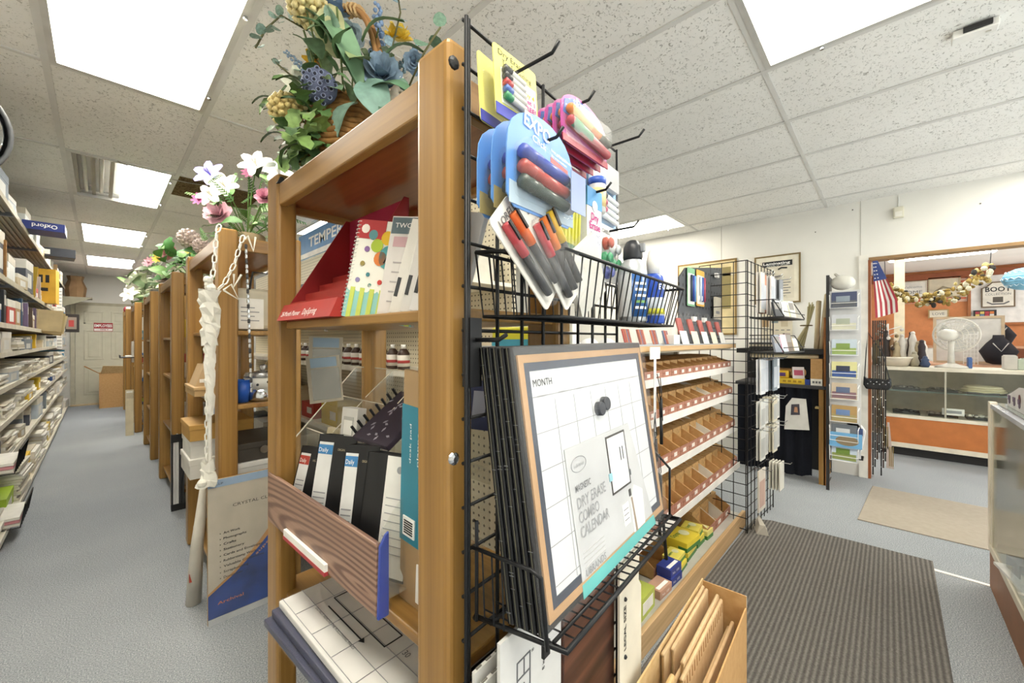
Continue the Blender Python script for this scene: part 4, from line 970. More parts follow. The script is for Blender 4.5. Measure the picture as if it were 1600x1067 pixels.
B(0, 0, 0, 0.215, 0.012, 0.848).build('panel', DARKWOOD, t)
t = thing('legal_size_board', 'cream legal size divider card standing beside the walnut board', 'card', fr((0.79, 0.432, 0), 5))
MB().prism([(0, 0), (0.128, 0), (0.128, 0.70), (0.112, 0.72), (0.118, 0.80), (0, 0.80)], 0, 0.005, F(0, 0, 0)).build('card', mat('#ddd5c3', 0.6), t)
text(t, 'LEGAL SIZE', axes((0.034, -0.0052, 0.60), (0, 0, 1), (-1, 0, 0)), 0.012, INK, 0.10, bold=0.02)
for z in (0.585, 0.715): MB().ball((0.028, -0.006, z), 0.005, 6, 4).build('bullet', INK, t)
t = thing('corrugated_box', 'open cardboard box filled with brown corrugated folders', 'box', fr((0.80, 0.283, 0), 3))
W1, D1, H1 = 0.57, 0.128, 0.50
B(0, 0, 0, W1, D1, 0.004).build('base', CARDBOARD, t)
B(0, 0, 0, W1, 0.004, H1 - 0.02).build('front_wall', CARDBOARD, t)
B(0, D1 - 0.004, 0, W1, D1, H1 + 0.02).build('back_wall', CARD_LIGHT, t)
B(0, 0, 0, 0.004, D1, H1 - 0.04).build('end_wall', CARDBOARD, t)
B(W1 - 0.004, 0, 0, W1, D1, H1 + 0.015).build('end_wall', CARDBOARD, t)
B(W1 - 0.0035, -0.0005, H1 - 0.02, W1 + 0.0005, 0.004, H1 + 0.015).build('tape', mat('#e0d8c8', 0.3), t)

random.seed(11)
for k in range(8):
    x0 = (0.02, 0.05, 0.03, 0.16, 0.2, 0.10, 0.22, 0.18)[k]; yy = 0.010 + 0.0138 * k
    h = (0.40, 0.43, 0.41, 0.485, 0.495, 0.46, 0.50, 0.505)[k]
    t = thing('corrugated_folder', 'brown corrugated folder in the open box, %s from the aisle side' % ('first', 'second', 'third', 'fourth', 'fifth', 'sixth', 'seventh', 'eighth')[k], 'folder', fr((0.80, 0.283, 0.005), 3) @ fr((x0, yy, 0), 0, -1.0 + 0.4 * (k % 3)), 'corrugated folders in the box')
    L = 0.54 - x0
    B(0, 0, 0, L, 0.0035, h).build('leaf', KRAFT, t)
    B(0.006, 0.0060, 0, L, 0.0095, h - 0.004).build('leaf', CARD_LIGHT, t)
    MB().tube([(0, 0.0048, h), (L, 0.0048, h)], 0.0048, 8).build('fold', KRAFT, t, smooth=True)
    for q in range(int(L / 0.02)): B(0.006 + 0.02 * q, -0.0008, h - 0.03, 0.012 + 0.02 * q, 0, h - 0.004).build('flute', CARD_DARK, t) if k == 3 else None
t = thing('paper_bundle', 'curled kraft paper bundle at the left end of the open box', 'paper', fr((0.80, 0.283, 0.006), 3))
for k in range(4):
    B(0.012, 0.012 + 0.022 * k, 0.0, 0.10 + 0.02 * k, 0.024 + 0.022 * k, 0.43 + 0.02 * k).build('sheet', (KRAFT, CARD_LIGHT)[k % 2], t, bevel=0.005)

# ------------------------------------------------------------------ bin gondola facing the entrance
t = thing('display_gondola', 'white shelf gondola holding rows of cardboard bins', 'shelving', fr((0, 0, 0)))
GX0, GX1 = 1.02, 3.10
SH = [(1.112, 0.795), (0.927, 0.785), (0.70, 0.770), (0.443, 0.755)]
B(GX0, 1.20, 0, GX1, 1.215, 1.25).build('back_panel', mat('#cfc8b4', 0.6), t)
for x in (GX0, 2.06, GX1 - 0.03): B(x, 1.17, 0, x + 0.03, 1.20, 1.25).build('upright', mat('#c9c3b0', 0.5), t)
for z, yf in SH:
    B(GX0, yf, z - 0.03, GX1, 1.2, z - 0.004).build('shelf', mat('#dcd8cf', 0.5), t, bevel=0.002)
    B(GX0, yf - 0.004, z - 0.034, GX1, yf, z + 0.004).build('price_strip', mat('#e6e3dd', 0.35), t)
B(GX0, 0.775, 1.245, GX1, 1.2, 1.272).build('top_board', LUMBER, t, bevel=0.003)
B(GX0, 0.775, 1.272, GX1, 1.2, 1.276).build('top_mat', mat('#a9adb3', 0.6), t)
B(GX0, 0.735, 0, GX1, 1.2, 0.07).build('base', mat('#b9b3a2', 0.6), t)
B(GX0, 0.720, 0.0, GX1 + 0.02, 0.742, 0.105).build('base_board', LUMBER, t, bevel=0.003)
B(GX0, 0.742, 0.07, GX1, 1.2, 0.085).build('base_deck', mat('#b5b2aa', 0.5), t)
B(GX0, 0.81, 1.236, GX1, 0.83, 1.246).build('perforated_rail', PEG_CREAM, t)
random.seed(5)
ORD = ['first', 'second', 'third', 'fourth', 'fifth', 'sixth', 'seventh', 'eighth', 'ninth', 'tenth', 'eleventh', 'twelfth', 'thirteenth', 'fourteenth', 'fifteenth', 'sixteenth', 'seventeenth', 'eighteenth', 'nineteenth', 'twentieth']
def ordw(k): return ORD[k] if k < len(ORD) else str(k + 1) + 'th'
bin_cache = {}
def make_bin(w, dpt, h, hf, label, M, kind=0):
    """open-topped bin: tall back half, side walls sloping down to a low printed front"""
    key = (round(w, 3), dpt, h, hf, kind)
    if key not in bin_cache:
        th = 0.003
        sd = [(0, 0), (dpt, 0), (dpt, h), (dpt * 0.52, h), (0, hf)]
        S = MB().prism(sd, 0, th, axes((0, th, 0), (0, 1, 0), (0, 0, 1)) @ Matrix.Identity(4))
        shell = MB()
        for xx in (0, w - th):
            vs = [(xx, a, b) for a, b in sd] + [(xx + th, a, b) for a, b in sd]
            n = 5
            shell.add(vs, [tuple(range(n)), tuple(range(2 * n - 1, n - 1, -1))] + [(i + n, (i + 1) % n + n, (i + 1) % n, i) for i in range(n)])
        inner = MB().box((th, 0, 0), (w - th, dpt, th)).box((th, dpt - th, 0), (w - th, dpt, h))
        lid = MB().add([(th, dpt * 0.52, h - 0.002), (w - th, dpt * 0.52, h - 0.002), (w - th, dpt, h - 0.002), (th, dpt, h - 0.002)], [(0, 1, 2, 3)])
        front = MB().box((0.0, -0.003, 0), (w, 0.001, hf))
        lb = MB().box((w * 0.28, -0.0042, hf * 0.3), (w * 0.62, -0.003, hf * 0.72))
        bin_cache[key] = (shell.mesh('side_wall', CARDBOARD if kind == 0 else mat('#dcd7cb', 0.6)), inner.mesh('tray', CARD_DARK), front.mesh('printed_front', REDWOOD_PRINT), lb.mesh('price_dot', mat('#e6dcd6', 0.5)),
                          B(th, dpt * 0.30, 0.004, w - th, dpt - th, h * 0.86).mesh('contents', mat('#c49c66', 0.7, var=0.1, scale=60)))
    a, b, c, d2, e = bin_cache[key]
    t = thing('cardboard_bin', label, 'bin', M, 'cardboard bins on the gondola')
    inst(a, 'side_wall', t); inst(b, 'tray', t); inst(c, 'printed_front', t); inst(d2, 'price_dot', t); inst(e, 'contents', t)
    return t
ROWS = [(1.112, 0.797, 0.108, 13, 0.085, 0.040, 'top bin row'), (0.927, 0.787, 0.115, 12, 0.10, 0.042, 'second bin row'), (0.70, 0.772, 0.128, 11, 0.12, 0.046, 'third bin row'), (0.443, 0.757, 0.128, 11, 0.125, 0.046, 'fourth bin row')]
for z, yf, w, n, h, hf, rn in ROWS:
    x = GX1 - 0.03
    for k in range(n):
        ww = w * (1.0 if k % 4 else 0.9)
        x -= ww
        if x < 1.55: break
        make_bin(ww - 0.003, 0.29, h, hf, 'tan cardboard bin, %s from the right in the %s' % (ordw(k), rn), fr((x, yf + 0.006, z)), 1 if (k == 4 and rn != 'top bin row') else 0)
x = GX1 - 0.05
for k in range(3):
    x -= 0.16
    make_bin(0.155, 0.30, 0.15, 0.055, 'large tan bin, %s from the right on the gondola base' % ordw(k), fr((x, 0.80, 0.086)), 1 if k == 1 else 0)
t = thing('large_bin', 'tall open tan bin behind the navy boxes on the gondola base', 'bin', fr((1.93, 0.85, 0.086)))
MB().prism([(0, 0), (0.30, 0), (0.30, 0.17), (0.16, 0.17), (0, 0.06)], 0, 0.004, axes((0, 0.004, 0), (0, 1, 0), (0, 0, 1))).build('side_wall', CARDBOARD, t)
MB().prism([(0, 0), (0.30, 0), (0.30, 0.17), (0.16, 0.17), (0, 0.06)], 0, 0.004, axes((0.19, 0, 0), (0, 1, 0), (0, 0, 1))).build('side_wall', CARDBOARD, t)
B(0, 0, 0, 0.19, 0.004, 0.06).build('printed_front', REDWOOD_PRINT, t); B(0, 0.3, 0, 0.19, 0.304, 0.17).build('back_wall', CARDBOARD, t)
B(0, 0, 0, 0.19, 0.3, 0.004).build('base', CARD_DARK, t)
# crayon boxes
def crayon(x, y, z, yaw, lab, w=0.16, d=0.12, h=0.045, c='#d8c545', g='#3f7a3e', t1='Crayons'):
    t = thing('crayon_box', lab, 'box', fr((x, y, z), yaw), 'crayon boxes on the gondola base')
    B(0, 0, 0, w, d, h).build('carton', mat(c, 0.4), t, bevel=0.002)
    B(-0.001, -0.001, 0, w + 0.001, d * 0.35, h * 0.45).build('green_wave', mat(g, 0.4), t)
    MB().lathe([(d * 0.22, 0), (d * 0.22, 0.001)], 14, fr((w * 0.68, d * 0.5, h))).build('picture_oval', mat('#e2e0b8', 0.4), t)
    text(t, t1, axes((w * 0.06, d * 0.55, h), (1, 0, 0), (0, 1, 0)), d * 0.2, mat(g, 0.5, var=0), w * 0.45, bold=0.02)
crayon(2.22, 0.79, 0.086, 3, 'yellow crayon box at the bottom of the near pile')
crayon(2.22, 0.795, 0.132, -4, 'large yellow and green crayon box on top of the near pile', w=0.17, d=0.14, h=0.05, c='#dfc83e')
crayon(2.40, 0.80, 0.086, 0, 'yellow crayon box between the near pile and the bins', w=0.12, d=0.10, h=0.05)
crayon(2.41, 0.80, 0.137, 6, 'yellow crayon box lying on another before the bins', w=0.11, d=0.10, h=0.045, c='#e0cf58')
crayon(2.54, 0.79, 0.086, -3, 'pale yellow crayon box beside the large bin', w=0.09, d=0.09, h=0.05, c='#dcd07a')
crayon(2.06, 0.775, 0.086, 4, 'small yellow crayon box at the near end', w=0.13, d=0.09, h=0.035)
crayon(2.07, 0.79, 0.122, 2, 'small yellow crayon box stacked at the near end', w=0.12, d=0.08, h=0.035, c='#e4d768')
for k, (x, y, z) in enumerate(((1.93, 0.765, 0.086), (1.935, 0.77, 0.127), (1.80, 0.765, 0.086))):
    t = thing('navy_box', 'navy blue small box before the tall bin, %s' % ('lower one', 'upper one', 'nearest one')[k], 'box', fr((x, y, z), -3), 'navy boxes')
    B(0, 0, 0, 0.12, 0.075, 0.04).build('carton', mat('#31408c', 0.4) if k < 2 else mat('#c9a08a', 0.5), t, bevel=0.001)
    text(t, 'No. 100', axes((0.02, -0.0005, 0.013), (1, 0, 0), (0, 0, 1)), 0.012, WHITEINK, 0.07)
    B(0.012, 0.012, 0.04, 0.108, 0.03, 0.041).build('label', WHITEINK, t)
t = thing('lime_box', 'lime green box at the hidden end of the gondola base', 'box', fr((1.60, 0.765, 0.086), 2)); B(0, 0, 0, 0.15, 0.08, 0.09).build('carton', mat('#b9c55c', 0.4), t); B(0.02, -0.001, 0.02, 0.13, 0, 0.07).build('label', PAPER, t)

# hanging white strip with black cords on the gondola front
t = thing('lanyard_strip', 'white hanging strip with black corded pens on the gondola front', 'strip', fr((1.70, 0.745, 0), 0))
B(-0.05, 0, 1.215, 0.05, 0.004, 1.268).build('header_tag', WHITE, t)
B(-0.012, 0.001, 0.70, 0.012, 0.003, 1.22).build('strip', mat('#d9d9d9', 0.4), t)
random.seed(2)
for k in range(7):
    z0 = 1.10 - 0.085 * k; dx = random.uniform(-0.03, 0.03)
    loop = [(dx * 0.3, -0.004, z0 + 0.05), (dx - 0.012, -0.012, z0), (dx - 0.006, -0.012, z0 - 0.07), (dx + 0.012, -0.012, z0 - 0.05), (dx + 0.010, -0.006, z0 + 0.03)]
    MB().tube(loop, 0.0022, 5).build('cord', BLACK, t, smooth=True)
    MB().tube([(dx, -0.014, z0 - 0.06), (dx + 0.004, -0.014, z0 - 0.16 - 0.02 * (k % 2))], [0.006, 0.0075], 7).build('black_pen', BLACK, t, smooth=True)
MB().tube([(0.01, -0.012, 0.62), (0.05, -0.014, 0.50)], [0.005, 0.0045], 6).build('black_pen', BLACK, t, smooth=True)
MB().tube([(0.05, -0.014, 0.50), (0.085, -0.014, 0.30)], [0.006, 0.008], 7).build('black_pen', BLACK, t, smooth=True)

# things on the gondola top -------------------------------------------
TOP = 1.277
t = thing('pegboard_display', 'grey-black pegboard panel standing on the gondola top', 'pegboard', fr((2.40, 0.905, TOP)))
MB().prism([(0, 0), (0.83, 0), (0.83, 0.565), (0.10, 0.47), (0.0, 0.40)], 0, 0.008, F(0, 0, 0.008)).build('board', PEG_BLACK, t)
def blister(x, z, w, h, lab, card, pens):
    t = thing('pen_pack', lab, 'pen pack', fr((2.40 + x, 0.893, TOP + z)), 'pen packs on the pegboard')
    MB().prism(rr(w, h, 0.01), 0, 0.002, F(0, 0, 0.002)).build('backing_card', mat(card, 0.5), t)
    MB().prism(rr(w * 0.86, h * 0.8, 0.01), 0, 0.001, F(w * 0.07, h * 0.05, 0)).build('white_field', mat('#e4e2de', 0.5), t)
    for q, c in enumerate(pens):
        xx = w * (0.3 + 0.5 * q / max(1, len(pens) - 1))
        MB().tube([(xx, -0.012, h * 0.12), (xx, -0.012, h * 0.8)], 0.007, 7).build('pen', mat(c, 0.35), t, smooth=True)
blister(0.10, 0.235, 0.13, 0.24, 'green-edged pen pack on the black pegboard', '#7fb08a', ('#2b3a4c', '#33479c', '#6fa0cf'))
blister(0.26, 0.245, 0.15, 0.235, 'yellow-edged pen pack on the black pegboard', '#d8a84a', ('#b7c4d6', '#4a63a8', '#a84a5c'))
for k, (x, z) in enumerate(((0.17, 0.17), (0.36, 0.17), (0.63, 0.50), (0.30, 0.31))):
    MB().box((2.40 + x, 0.880, TOP + z - 0.03), (2.40 + x + 0.06, 0.896, TOP + z)).build('price_tag', WHITE, label='white price tag holder on the black pegboard, %s' % ('lower left', 'lower middle', 'upper right', 'upper middle')[k], cat='tag', group='price tags')
t = thing('hang_tag', 'cream hanging card at the right edge of the pegboard', 'card', fr((2.99, 0.885, TOP + 0.17)))
B(0, 0, 0, 0.17, 0.004, 0.16).build('card', mat('#d9d2c0', 0.6), t); B(0.04, -0.001, 0.04, 0.12, 0, 0.06).build('print', GREYINK, t)
# small goods along the front edge of the top
random.seed(4)
for k in range(3):
    t = thing('computer_mouse', 'white computer mouse on the gondola top, %s from the left' % ordw(k), 'mouse', fr((1.17 + 0.13 * k, 0.83, TOP), 20 * k), 'mice on the gondola top')
    MB().ball((0, 0, 0.004), 0.05, 12, 8, sc=(1.1, 0.7, 0.5)).build('shell', mat('#d8d8da', 0.3), t, smooth=True)
    B(0.03, -0.003, 0.02, 0.05, 0.003, 0.026).build('wheel', DARK, t)
for k in range(4):
    x = 1.55 + 0.14 * k
    t = thing('crayon_bag', 'clear bag of red-brown pencils on the gondola top, %s from the left' % ordw(k), 'pencils', fr((x, 0.80, TOP), 8), 'pencil bags on the gondola top')
    for q in range(6): MB().tube([(0.012 + 0.014 * q, 0.012, 0.002), (0.012 + 0.015 * q, 0.03, 0.07)], 0.005, 6).build('pencil', mat(('#a5463c', '#8e4a3a', '#b86a4a', '#5c6a86')[(q + k) % 4], 0.5), t)
    B(0, 0.004, 0, 0.10, 0.034, 0.085).build('clear_bag', BLISTER, t)
for k in range(5):
    x = 2.16 + 0.17 * k
    t = thing('brush_bag', 'clear packet of red brushes leaning on the gondola top, %s from the left' % ordw(k), 'packet', fr((x, 0.80, TOP), 0, -14), 'brush packets on the gondola top')
    MB().prism([(0, 0), (0.13, 0), (0.11, 0.17), (0.065, 0.20), (0.02, 0.17)], 0, 0.02, F(0, 0, 0.02)).build('clear_bag', BLISTER, t)
    B(0.01, -0.001, 0, 0.11, 0.0, 0.075).build('paper_insert', mat(('#d9d7d2', '#d8d0b8')[k % 2], 0.6), t)
    for q in range(3): MB().tube([(0.035 + 0.03 * q, 0.01, 0.06), (0.045 + 0.02 * q, 0.012, 0.15)], [0.005, 0.010], 7).build('red_brush', mat('#a8524a', 0.5), t)
for k, (x, w, h, c, lab) in enumerate(((1.13, 0.05, 0.10, '#d8d8d4', 'tall white small box at the near end of the gondola top'), (2.03, 0.10, 0.05, '#e3e1da', 'white paper block on the gondola top'))):
    B(0, 0, 0, w, 0.06, h).build('small_box', mat(c, 0.5), M=fr((x, 0.79, TOP), 5), label=lab, cat='box', bevel=0.003)

# ------------------------------------------------------------------ wire grid stand at the gondola end
Tw = fr((2.96, 0.672, 0), -3.5)
def inT(x, y, z, yaw=0, pitch=0, roll=0): return Tw @ fr((x, y, z), yaw, pitch, roll)
t = thing('grid_stand', 'black wire grid stand with hooks at the right end of the gondola', 'grid stand', Tw)
for k in range(9): MB().tube([(0.075 * k, 0, 0.02), (0.075 * k, 0, 1.83)], 0.0042 if k in (0, 8) else 0.003, 5).build('wire_rod', BLACKM, t)
for k in range(25): MB().tube([(0, 0.004, 0.04 + 0.0745 * k), (0.60, 0.004, 0.04 + 0.0745 * k)], 0.003, 5).build('wire_rod', BLACKM, t)
# second panel at right angles
for k in range(5): MB().tube([(0.0, 0.075 * k + 0.01, 0.02), (0.0, 0.075 * k + 0.01, 1.83)], 0.003, 5).build('wire_rod', BLACKM, t)
for k in range(0, 25): MB().tube([(0.0, 0, 0.04 + 0.0745 * k), (0.0, 0.31, 0.04 + 0.0745 * k)], 0.003, 5).build('wire_rod', BLACKM, t)
def shelf_T(z, lab, depth=0.20):
    t = thing('wire_tray', lab, 'tray', inT(0.02, 0, z), 'trays on the wire stand')
    B(0, -depth, -0.008, 0.56, -0.006, 0).build('deck', BLACK, t)
    MB().tube([(0, -0.006, 0.11), (0, -depth * 0.7, 0.11), (0, -depth, 0.0)], 0.0035, 5).build('side_wire', BLACKM, t)
    MB().tube([(0.56, -0.006, 0.11), (0.56, -depth * 0.7, 0.11), (0.56, -depth, 0.0)], 0.0035, 5).build('side_wire', BLACKM, t)
    MB().tube([(0, -depth, 0.03), (0.56, -depth, 0.03)], 0.003, 5).build('front_wire', BLACKM, t)
shelf_T(1.45, 'upper wire tray of cards on the black stand'); shelf_T(1.22, 'lower wire tray of packets on the black stand')
random.seed(21)
cc = ['#4c4f55', '#c4c6ca', '#dfe0e2', '#d8cf9a', '#b9bcc0', '#e6e4e0', '#5c6470']
for row, z, nn in ((0, 1.451, 8), (1, 1.221, 10)):
    for k in range(nn):
        x = 0.05 + (0.52 / nn) * k; h = random.uniform(0.09, 0.14)
        c = (['#3d4046', '#4a4d52', '#d9dadd', '#e0ddd2', '#cfc88e', '#b9c2b4', '#d6d6d4', '#c9b89a'], ['#8d93a0', '#b84a6e', '#9aa7c9', '#c9cdd8', '#d9c4cc', '#dcdce2', '#7a6a5c', '#c0a45a', '#8d8f9a', '#e6e6e6'])[row][k]
        t = thing('card_packet', 'small packet standing in the %s tray, %s from the left' % (('upper', 'lower')[row], ordw(k)), 'packet', inT(x, -0.15 + 0.008 * (k % 3), z, -14, -12), 'packets in the stand trays')
        B(0, 0, 0, 0.075, 0.012, h).build('packet', mat(c, 0.4), t)
        B(0.008, -0.001, h * 0.5, 0.067, 0, h * 0.9).build('label', mat('#e2e2e0', 0.5) if k % 2 else mat('#8f8a86'), t)
def hang(x, z, w, h, lab, c, depth=0.10, pic=None, n=3, group='packs hanging on the wire stand'):
    t = thing('hanging_pack', lab, 'pack', inT(x, 0, z), group)
    MB().tube([(w / 2, 0, 0.004), (w / 2, -depth - 0.05, 0.004), (w / 2, -depth - 0.06, 0.016)], 0.003, 5).build('hook', CHROME, t)
    for k in range(n):
        y = -depth + 0.020 * k
        B(0, y, -h, w, y + 0.008, 0.006).build('pack_card', mat(c, 0.45), t)
    if pic: B(w * 0.12, -depth - 0.0015, -h * 0.9, w * 0.88, -depth, -h * 0.25).build('picture', mat(pic, 0.5), t)
rows = [(1.74, 0.26, ('#d9d5d0', '#c98a6c', '#e0dedb', '#c9ccd2', '#8c8f95')), (1.165, 0.225, ('#d9dbdf', '#cfd3da', '#7f8b97', '#e3e5e8')), (0.885, 0.165, ('#d5d6d3', '#cfd0cc', '#d3ccb6', '#d6d6d1')), (0.695, 0.19, ('#d3d3cf', '#cdccc6', '#d0cab8', '#d4d2cc'))]
for rn, (z, h, cs) in zip(('top row', 'second row', 'third row', 'fourth row'), rows):
    for k, c in enumerate(cs):
        hang(0.03 + (0.115 if rn == 'top row' else 0.145) * k, z, 0.085 if rn == 'top row' else 0.10, h, 'white-faced pack on the wire stand, %s, %s from the left' % (rn, ordw(k)), c, 0.05 if k % 2 else 0.07, '#b3b4b2' if rn in ('third row', 'fourth row') else '#c3c8d0', 4 if k == 2 and rn != 'top row' else 2)
hang(0.06, 0.42, 0.15, 0.27, 'large picture pack low on the wire stand', '#dad2c6', 0.05, '#c9a89a', 1)
hang(0.36, 0.42, 0.11, 0.19, 'thick white pack low on the wire stand', '#dcd9cf', 0.10, None, 4)
t = thing('paper_bag', 'crumpled clear bag on the mat at the foot of the stand', 'bag', fr((3.04, 0.565, 0.0095), 20))
MB().add([(0, 0, 0), (0.16, 0, 0), (0.16, 0.07, 0), (0, 0.07, 0), (0.01, 0.02, 0.06), (0.15, 0.035, 0.075), (0.10, 0.05, 0.07), (0.02, 0.05, 0.055)], [(0, 1, 5, 4), (1, 2, 6, 5), (2, 3, 7, 6), (3, 0, 4, 7), (4, 5, 6, 7), (3, 2, 1, 0)]).build('bag_body', mat('#b9b2a6', 0.35), t)
B(0.03, -0.003, 0.004, 0.10, 0.0, 0.03, fr((0, 0.004, 0), 0, -12)).build('label', PAPER, t)

# ------------------------------------------------------------------ wall shelving of the left aisle
WS = thing('wall_shelving', 'long grey and cream wall shelving filled with stationery on the left', 'shelving', fr((0, 0, 0)))
LV = [(0.10, -0.41), (0.50, -0.43), (0.76, -0.43), (0.98, -0.44), (1.21, -0.45), (1.41, -0.45), (1.73, -0.45), (2.27, -0.45)]
SEC = [3.1, 4.8, 6.5, 8.2, 9.9, 11.3]
CREAMM = mat('#cfc8b6', 0.55); GREYM = mat('#7d828a', 0.4, 0.4)
for z, xf in LV:
    for a, b in zip(SEC[:-1], SEC[1:]):
        if z > 1.7:
            rows_n = 14
            B(-0.94, a + 0.01, z - 0.008, xf, b - 0.01, z).build('shelf_deck', mat('#8c887a', 0.4, 0.3), WS)
            for k in range(rows_n):
                x = -0.93 + k * (0.46 / rows_n); B(x, a + 0.03, z - 0.020, x + 0.014, b - 0.03, z - 0.008).build('shelf_rib', mat('#a09a86', 0.4, 0.3), WS)
            B(-0.94, a + 0.005, z - 0.035, xf, a + 0.03, z - 0.001).build('cross_brace', GREYM, WS)
            B(xf - 0.004, a, z - 0.03, xf + 0.004, b, z + 0.008).build('shelf_lip', mat('#b3ab94', 0.45), WS)
        else:
            B(-0.94, a + 0.002, z - 0.022, xf, b - 0.002, z).build('shelf_deck', CREAMM, WS)
            B(xf, a + 0.002, z - 0.028, xf + 0.006, b - 0.002, z + 0.006).build('shelf_lip', mat('#d8d2c2', 0.45), WS)
for y in SEC: B(-0.95, y - 0.02, 0, -0.90, y + 0.02, 2.45).build('upright', mat('#a9a490', 0.5), WS)
B(-0.94, 3.1, 0, -0.425, 11.3, 0.078).build('kick_base', mat('#6b675e', 0.6), WS)
B(-0.948, 3.1, 0.1, -0.94, 11.3, 2.4).build('back_panel', mat('#b9b29c', 0.6), WS)
random.seed(31)
SN = ['bottom shelf', 'second shelf', 'third shelf', 'fourth shelf', 'fifth shelf', 'sixth shelf', 'seventh shelf', 'top shelf']
def pal(k):
    return random.choice({'paper': ['#dcd8cc', '#cfcabb', '#e2dfd6', '#c9c6bf', '#d8d3c2', '#bfb6a2'], 'book': ['#2c2e34', '#4a3038', '#5d4a3a', '#26303a', '#c9c2b2', '#8a2f35', '#34506a', '#d6d1c4', '#7a6a86', '#3a3f44'],
                          'box': ['#c8c4ba', '#b9a98a', '#33518a', '#d4cfc2', '#a88a60', '#7f8890', '#d7d9d4', '#4a4e58', '#b5bfc7'], 'bright': ['#a9c93a', '#3f78c0', '#c8a92a', '#b5443c', '#e0b92c', '#4a9ac0']}[k])
CN = {'#dcd8cc': 'white', '#cfcabb': 'cream', '#e2dfd6': 'white', '#c9c6bf': 'pale grey', '#d8d3c2': 'cream', '#bfb6a2': 'beige', '#2c2e34': 'black', '#4a3038': 'maroon', '#5d4a3a': 'brown', '#26303a': 'dark navy', '#c9c2b2': 'cream', '#8a2f35': 'red', '#34506a': 'blue', '#d6d1c4': 'off-white', '#7a6a86': 'mauve', '#3a3f44': 'charcoal', '#c8c4ba': 'pale grey', '#b9a98a': 'tan', '#33518a': 'blue', '#d4cfc2': 'off-white', '#a88a60': 'brown', '#7f8890': 'grey', '#d7d9d4': 'white', '#4a4e58': 'slate', '#b5bfc7': 'pale blue', '#a9c93a': 'lime', '#3f78c0': 'bright blue', '#c8a92a': 'mustard', '#b5443c': 'red', '#e0b92c': 'yellow', '#4a9ac0': 'sky blue'}
def w_box(lv, n, y, x1, w, d, h, c, kind):
    z, xf = LV[lv]; lab = '%s %s on the left wall, %s, %s from near end' % (CN[c], {'box': 'carton', 'paper': 'paper stack', 'book': 'upright binder', 'bright': 'carton'}[kind], SN[lv], ordw(n))
    M = fr((x1 - d, y, z + 0.001), random.uniform(-4, 4))
    nm = {'box': 'carton', 'paper': 'paper_stack', 'book': 'binder', 'bright': 'carton'}[kind]; cat = {'box': 'box', 'paper': 'paper', 'book': 'binder', 'bright': 'box'}[kind]
    t = thing(nm, lab, cat, M, 'goods on the left wall shelves')
    if kind == 'paper':
        k = 0; zz = 0
        while zz < h - 0.004:
            hh = min(random.uniform(0.012, 0.028), h - zz); j = random.uniform(-0.02, 0.02)
            B(max(0, j), j * 0.5, zz, d + j, w + j * 0.5, zz + hh - 0.002).build('ream', mat(pal('paper'), 0.6), t); zz += hh
    elif kind == 'book':
        B(0, 0, 0, d, w, h).build('cover', mat(c, 0.5), t, bevel=0.003)
        B(d, w * 0.2, h * 0.55, d + 0.001, w * 0.8, h * 0.85).build('spine_label', mat('#d9d6cc', 0.5), t)
    else:
        B(0, 0, 0, d, w, h).build('box_body', mat(c, 0.5), t, bevel=0.003)
        B(-0.001, -0.001, h * 0.72, d + 0.0015, w + 0.001, h + 0.001).build('box_lid', mat(pal('paper') if random.random() < 0.6 else c, 0.5), t)
        B(d, w * 0.25, h * 0.15, d + 0.001, w * 0.75, h * 0.6).build('label', mat('#d5d5d0', 0.5) if kind == 'box' else WHITE, t)
HMAX = [0.34, 0.22, 0.18, 0.19, 0.17, 0.26, 0.34, 0.24]
for lv in range(8):
    y = 3.55 if lv < 4 else 3.75; n = 0
    z, xf = LV[lv]
    while y < 11.1:
        r = random.random()
        if lv in (5, 6):
            kind = 'book' if r < 0.6 else ('box' if r < 0.85 else 'bright')
        elif lv == 7: kind = 'box' if r < 0.8 else 'bright'
        elif lv == 4: kind = 'box' if r < 0.55 else ('bright' if r < 0.75 else 'paper')
        else: kind = 'paper' if r < 0.62 else ('box' if r < 0.9 else 'bright')
        if kind == 'book': w, d, h = random.uniform(0.03, 0.09), 0.26, random.uniform(0.20, min(0.30, HMAX[lv] - 0.01)) if HMAX[lv] > 0.22 else 0.15
        elif kind == 'paper': w, d, h = random.uniform(0.26, 0.42), random.uniform(0.30, 0.42), random.uniform(0.05, HMAX[lv] * 0.75)
        else: w, d, h = random.uniform(0.18, 0.42), random.uniform(0.26, 0.40), random.uniform(0.08, HMAX[lv] * 0.9)
        if y > 8: w *= 1.25
        c = pal(kind)
        w_box(lv, n, y, xf - random.uniform(0.0, 0.03), w, d, h, c, kind)
        n += 1; y += w + random.uniform(0.015, 0.07 if y < 8 else 0.12)
# one-off goods that stand out
t = thing('navy_file_box', 'navy blue file box with white upside-down lettering jutting out high up', 'box', fr((-0.47, 5.46, 2.279)))
B(0, 0, 0, 0.25, 0.30, 0.075).build('box_body', mat('#333f80', 0.45), t, bevel=0.003)
text(t, 'Oxford', axes((0.205, -0.001, 0.055), (-1, 0, 0), (0, 0, -1)), 0.034, WHITEINK, 0.15, bold=0.02)
t = thing('dark_binder_stack', 'black binder box under a yellow box end high on the left', 'box', fr((-0.50, 7.05, 2.279), 4))
B(0, 0, 0, 0.30, 0.30, 0.10).build('box_body', mat('#34373f', 0.45), t, bevel=0.003); B(0.05, -0.001, 0.02, 0.10, 0, 0.075).build('label', WHITE, t)
t = thing('yellow_carton', 'yellow carton with black print hanging past the shelf front', 'box', fr((-0.62, 7.15, 1.732), -3))
B(0, 0, 0, 0.26, 0.26, 0.40).build('box_body', mat('#d3a63a', 0.5), t); 
